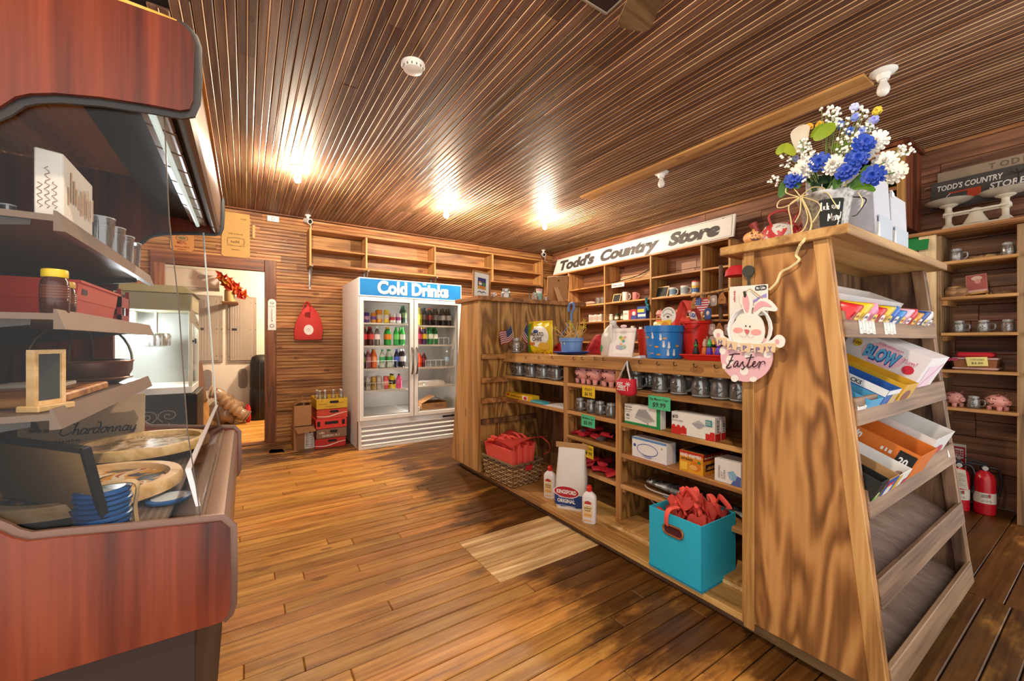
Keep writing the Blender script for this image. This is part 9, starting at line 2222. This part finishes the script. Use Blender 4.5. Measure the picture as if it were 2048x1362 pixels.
rbox(2, 'tall white open carton at the right of the third sloped rack', 2.46, 2.78, .02, .30, .17, 'e6e2de', lambda F, L_, hb, h: F.stroke([(L_*.4, h*.6), (L_*.6, h*.7), (L_*.8, h*.55)], .01, C('a83a44')), front=lambda F, w, h: (F.ell(w*.5, h*.5, w*.3, h*.2, C('c84a5a', .45)), F.rect(w*.1, h*.1, w*.5, h*.25, C('3a2a6a', .45))), inner='d8d4ce')
# white strips stapled to the first rack lip
def tiles(n, px0, px1, which):
    y = edge_y(1.31)-.0075
    xa, xb = P(px0, 662, 'Y', y).x, P(px1, 664, 'Y', y).x
    for i in range(n):
        a = xa+(xb-xa)*i/n; e = xa+(xb-xa)*(i+.88)/n
        t = thing('white_strip', 'narrow white strip on the top rack lip, %s in the %s' % (ORD[i], which), 'strip', ((a+e)/2, y, 1.29), 0, 'white strips on the top rack lip')
        z0, z1 = 1.279+.003*(i % 2), 1.345; y0, y1 = edge_y(z0)-.0085, edge_y(z1)-.0085
        b = B(C('ebe5db', .5)); b.hexa([(a, y0, z0), (e, y0, z0), (e, y0+.002, z0), (a, y0+.002, z0), (a, y1, z1), (e, y1, z1), (e, y1+.002, z1), (a, y1+.002, z1)]); b.obj('strip', t)
        b = B(); F = Face(b, (a, y0, z0), (1, 0, 0), (0, y1-y0, z1-z0))
        for v in ((.055, .008) if i % 3 else (.05, .02)): F.ell((e-a)/2, v, .0022, .003, C('4a443e'), 7)
        o = b.obj('staples', t); o['kind'] = 'stuff'
tiles(5, 1718, 1750, 'set of five'); tiles(4, 1768, 1791, 'set of four')
t = thing('tape_scrap', 'tiny white tape scrap near the right end of the third rack lip', 'tape', (2.86, edge_y(.70)-.008, .69)); z0, z1 = .69, .725
b = B(C('ece8e4', .5)); b.hexa([(2.84, edge_y(z0)-.0085, z0), (2.87, edge_y(z0)-.0085, z0), (2.87, edge_y(z0)-.0066, z0), (2.84, edge_y(z0)-.0066, z0), (2.84, edge_y(z1)-.0085, z1), (2.85, edge_y(z1)-.0085, z1), (2.85, edge_y(z1)-.0066, z1), (2.84, edge_y(z1)-.0066, z1)]); b.obj('tape', t)

# ================================================================ ceiling fan at the top of the view
HUB = Vector((1.06, .62, CEIL-.001))
fan = thing('ceiling_fan', 'dark wooden ceiling fan with one brown blade reaching into view', 'ceiling fan', HUB)
BRZ = C('4a3a2c', .35, .4)
b = B(BRZ); b.lathe([(.07, 0), (.065,-.03), (.02,-.045), (.014,-.1), (.014,-.16), (.05,-.17), (.105,-.19), (.11,-.25), (.07,-.28), (.03,-.285), (0,-.285)], HUB, 26); b.obj('motor_housing', fan, 40)
M_BLADE = wood('fan_blade_wood', '54402c', '74583c', '8c6c4c', 'X', S=7, ring=3, rough=.5, var=.05)
tip = P(1268, 50, 'Z', CEIL-.23); base_a = math.atan2(tip.y-HUB.y, tip.x-HUB.x); LB = (Vector((tip.x, tip.y, 0))-Vector((HUB.x, HUB.y, 0))).length+.02
for k in range(4):
    m = Matrix.Translation(HUB-Vector((0, 0, .23))) @ Matrix.Rotation(base_a+k*PI/2, 4, 'Z') @ Matrix.Rotation(math.radians(9), 4, 'X')
    b = B(M_BLADE); b.prism([(.22,-.05), (LB-.02,-.075), (LB,-.055), (LB+.005, 0), (LB, .055), (LB-.02, .075), (.22, .05)], 'Z',-.004, .004, .001).xf(m); bl = b.obj('blade', fan)
    b = B(BRZ); b.box(.09, .26,-.022, .022, .005, .010).xf(m); b.obj('blade_iron', fan)
# dark framed panel on the ceiling next to the fan
t = thing('ceiling_vent', 'dark framed vent panel on the ceiling beside the fan blade', 'vent', (1.3, 1.25, CEIL-.02)); va, vb = P(1170, 0, 'Z', CEIL-.012), P(1213, 24, 'Z', CEIL-.012)
b = B(C('2c2220', .5)); b.box(vb.x-.42, vb.x, vb.y-.40, vb.y, CEIL-.014, CEIL-.002, .003); b.obj('panel', t)
b = B(C('b8a898', .4, .3));
for a in ((vb.x-.43, vb.x+.008, vb.y-.0, vb.y+.012), (vb.x-.43, vb.x+.008, vb.y-.412, vb.y-.4), (vb.x-.43, vb.x-.42, vb.y-.4, vb.y), (vb.x, vb.x+.008, vb.y-.4, vb.y)):
    b = B(C('9a8a7a', .4, .3)); b.box(*a, CEIL-.018, CEIL-.002, .001); b.obj('frame_bar', t)
b = B(C('c8ccc8', .4))
for k in range(5): b.box(vb.x-.13+k*.016, vb.x-.122+k*.016, vb.y-.12, vb.y-.07, CEIL-.0165, CEIL-.0142)
o = b.obj('vent_slots', t); o['kind'] = 'stuff'
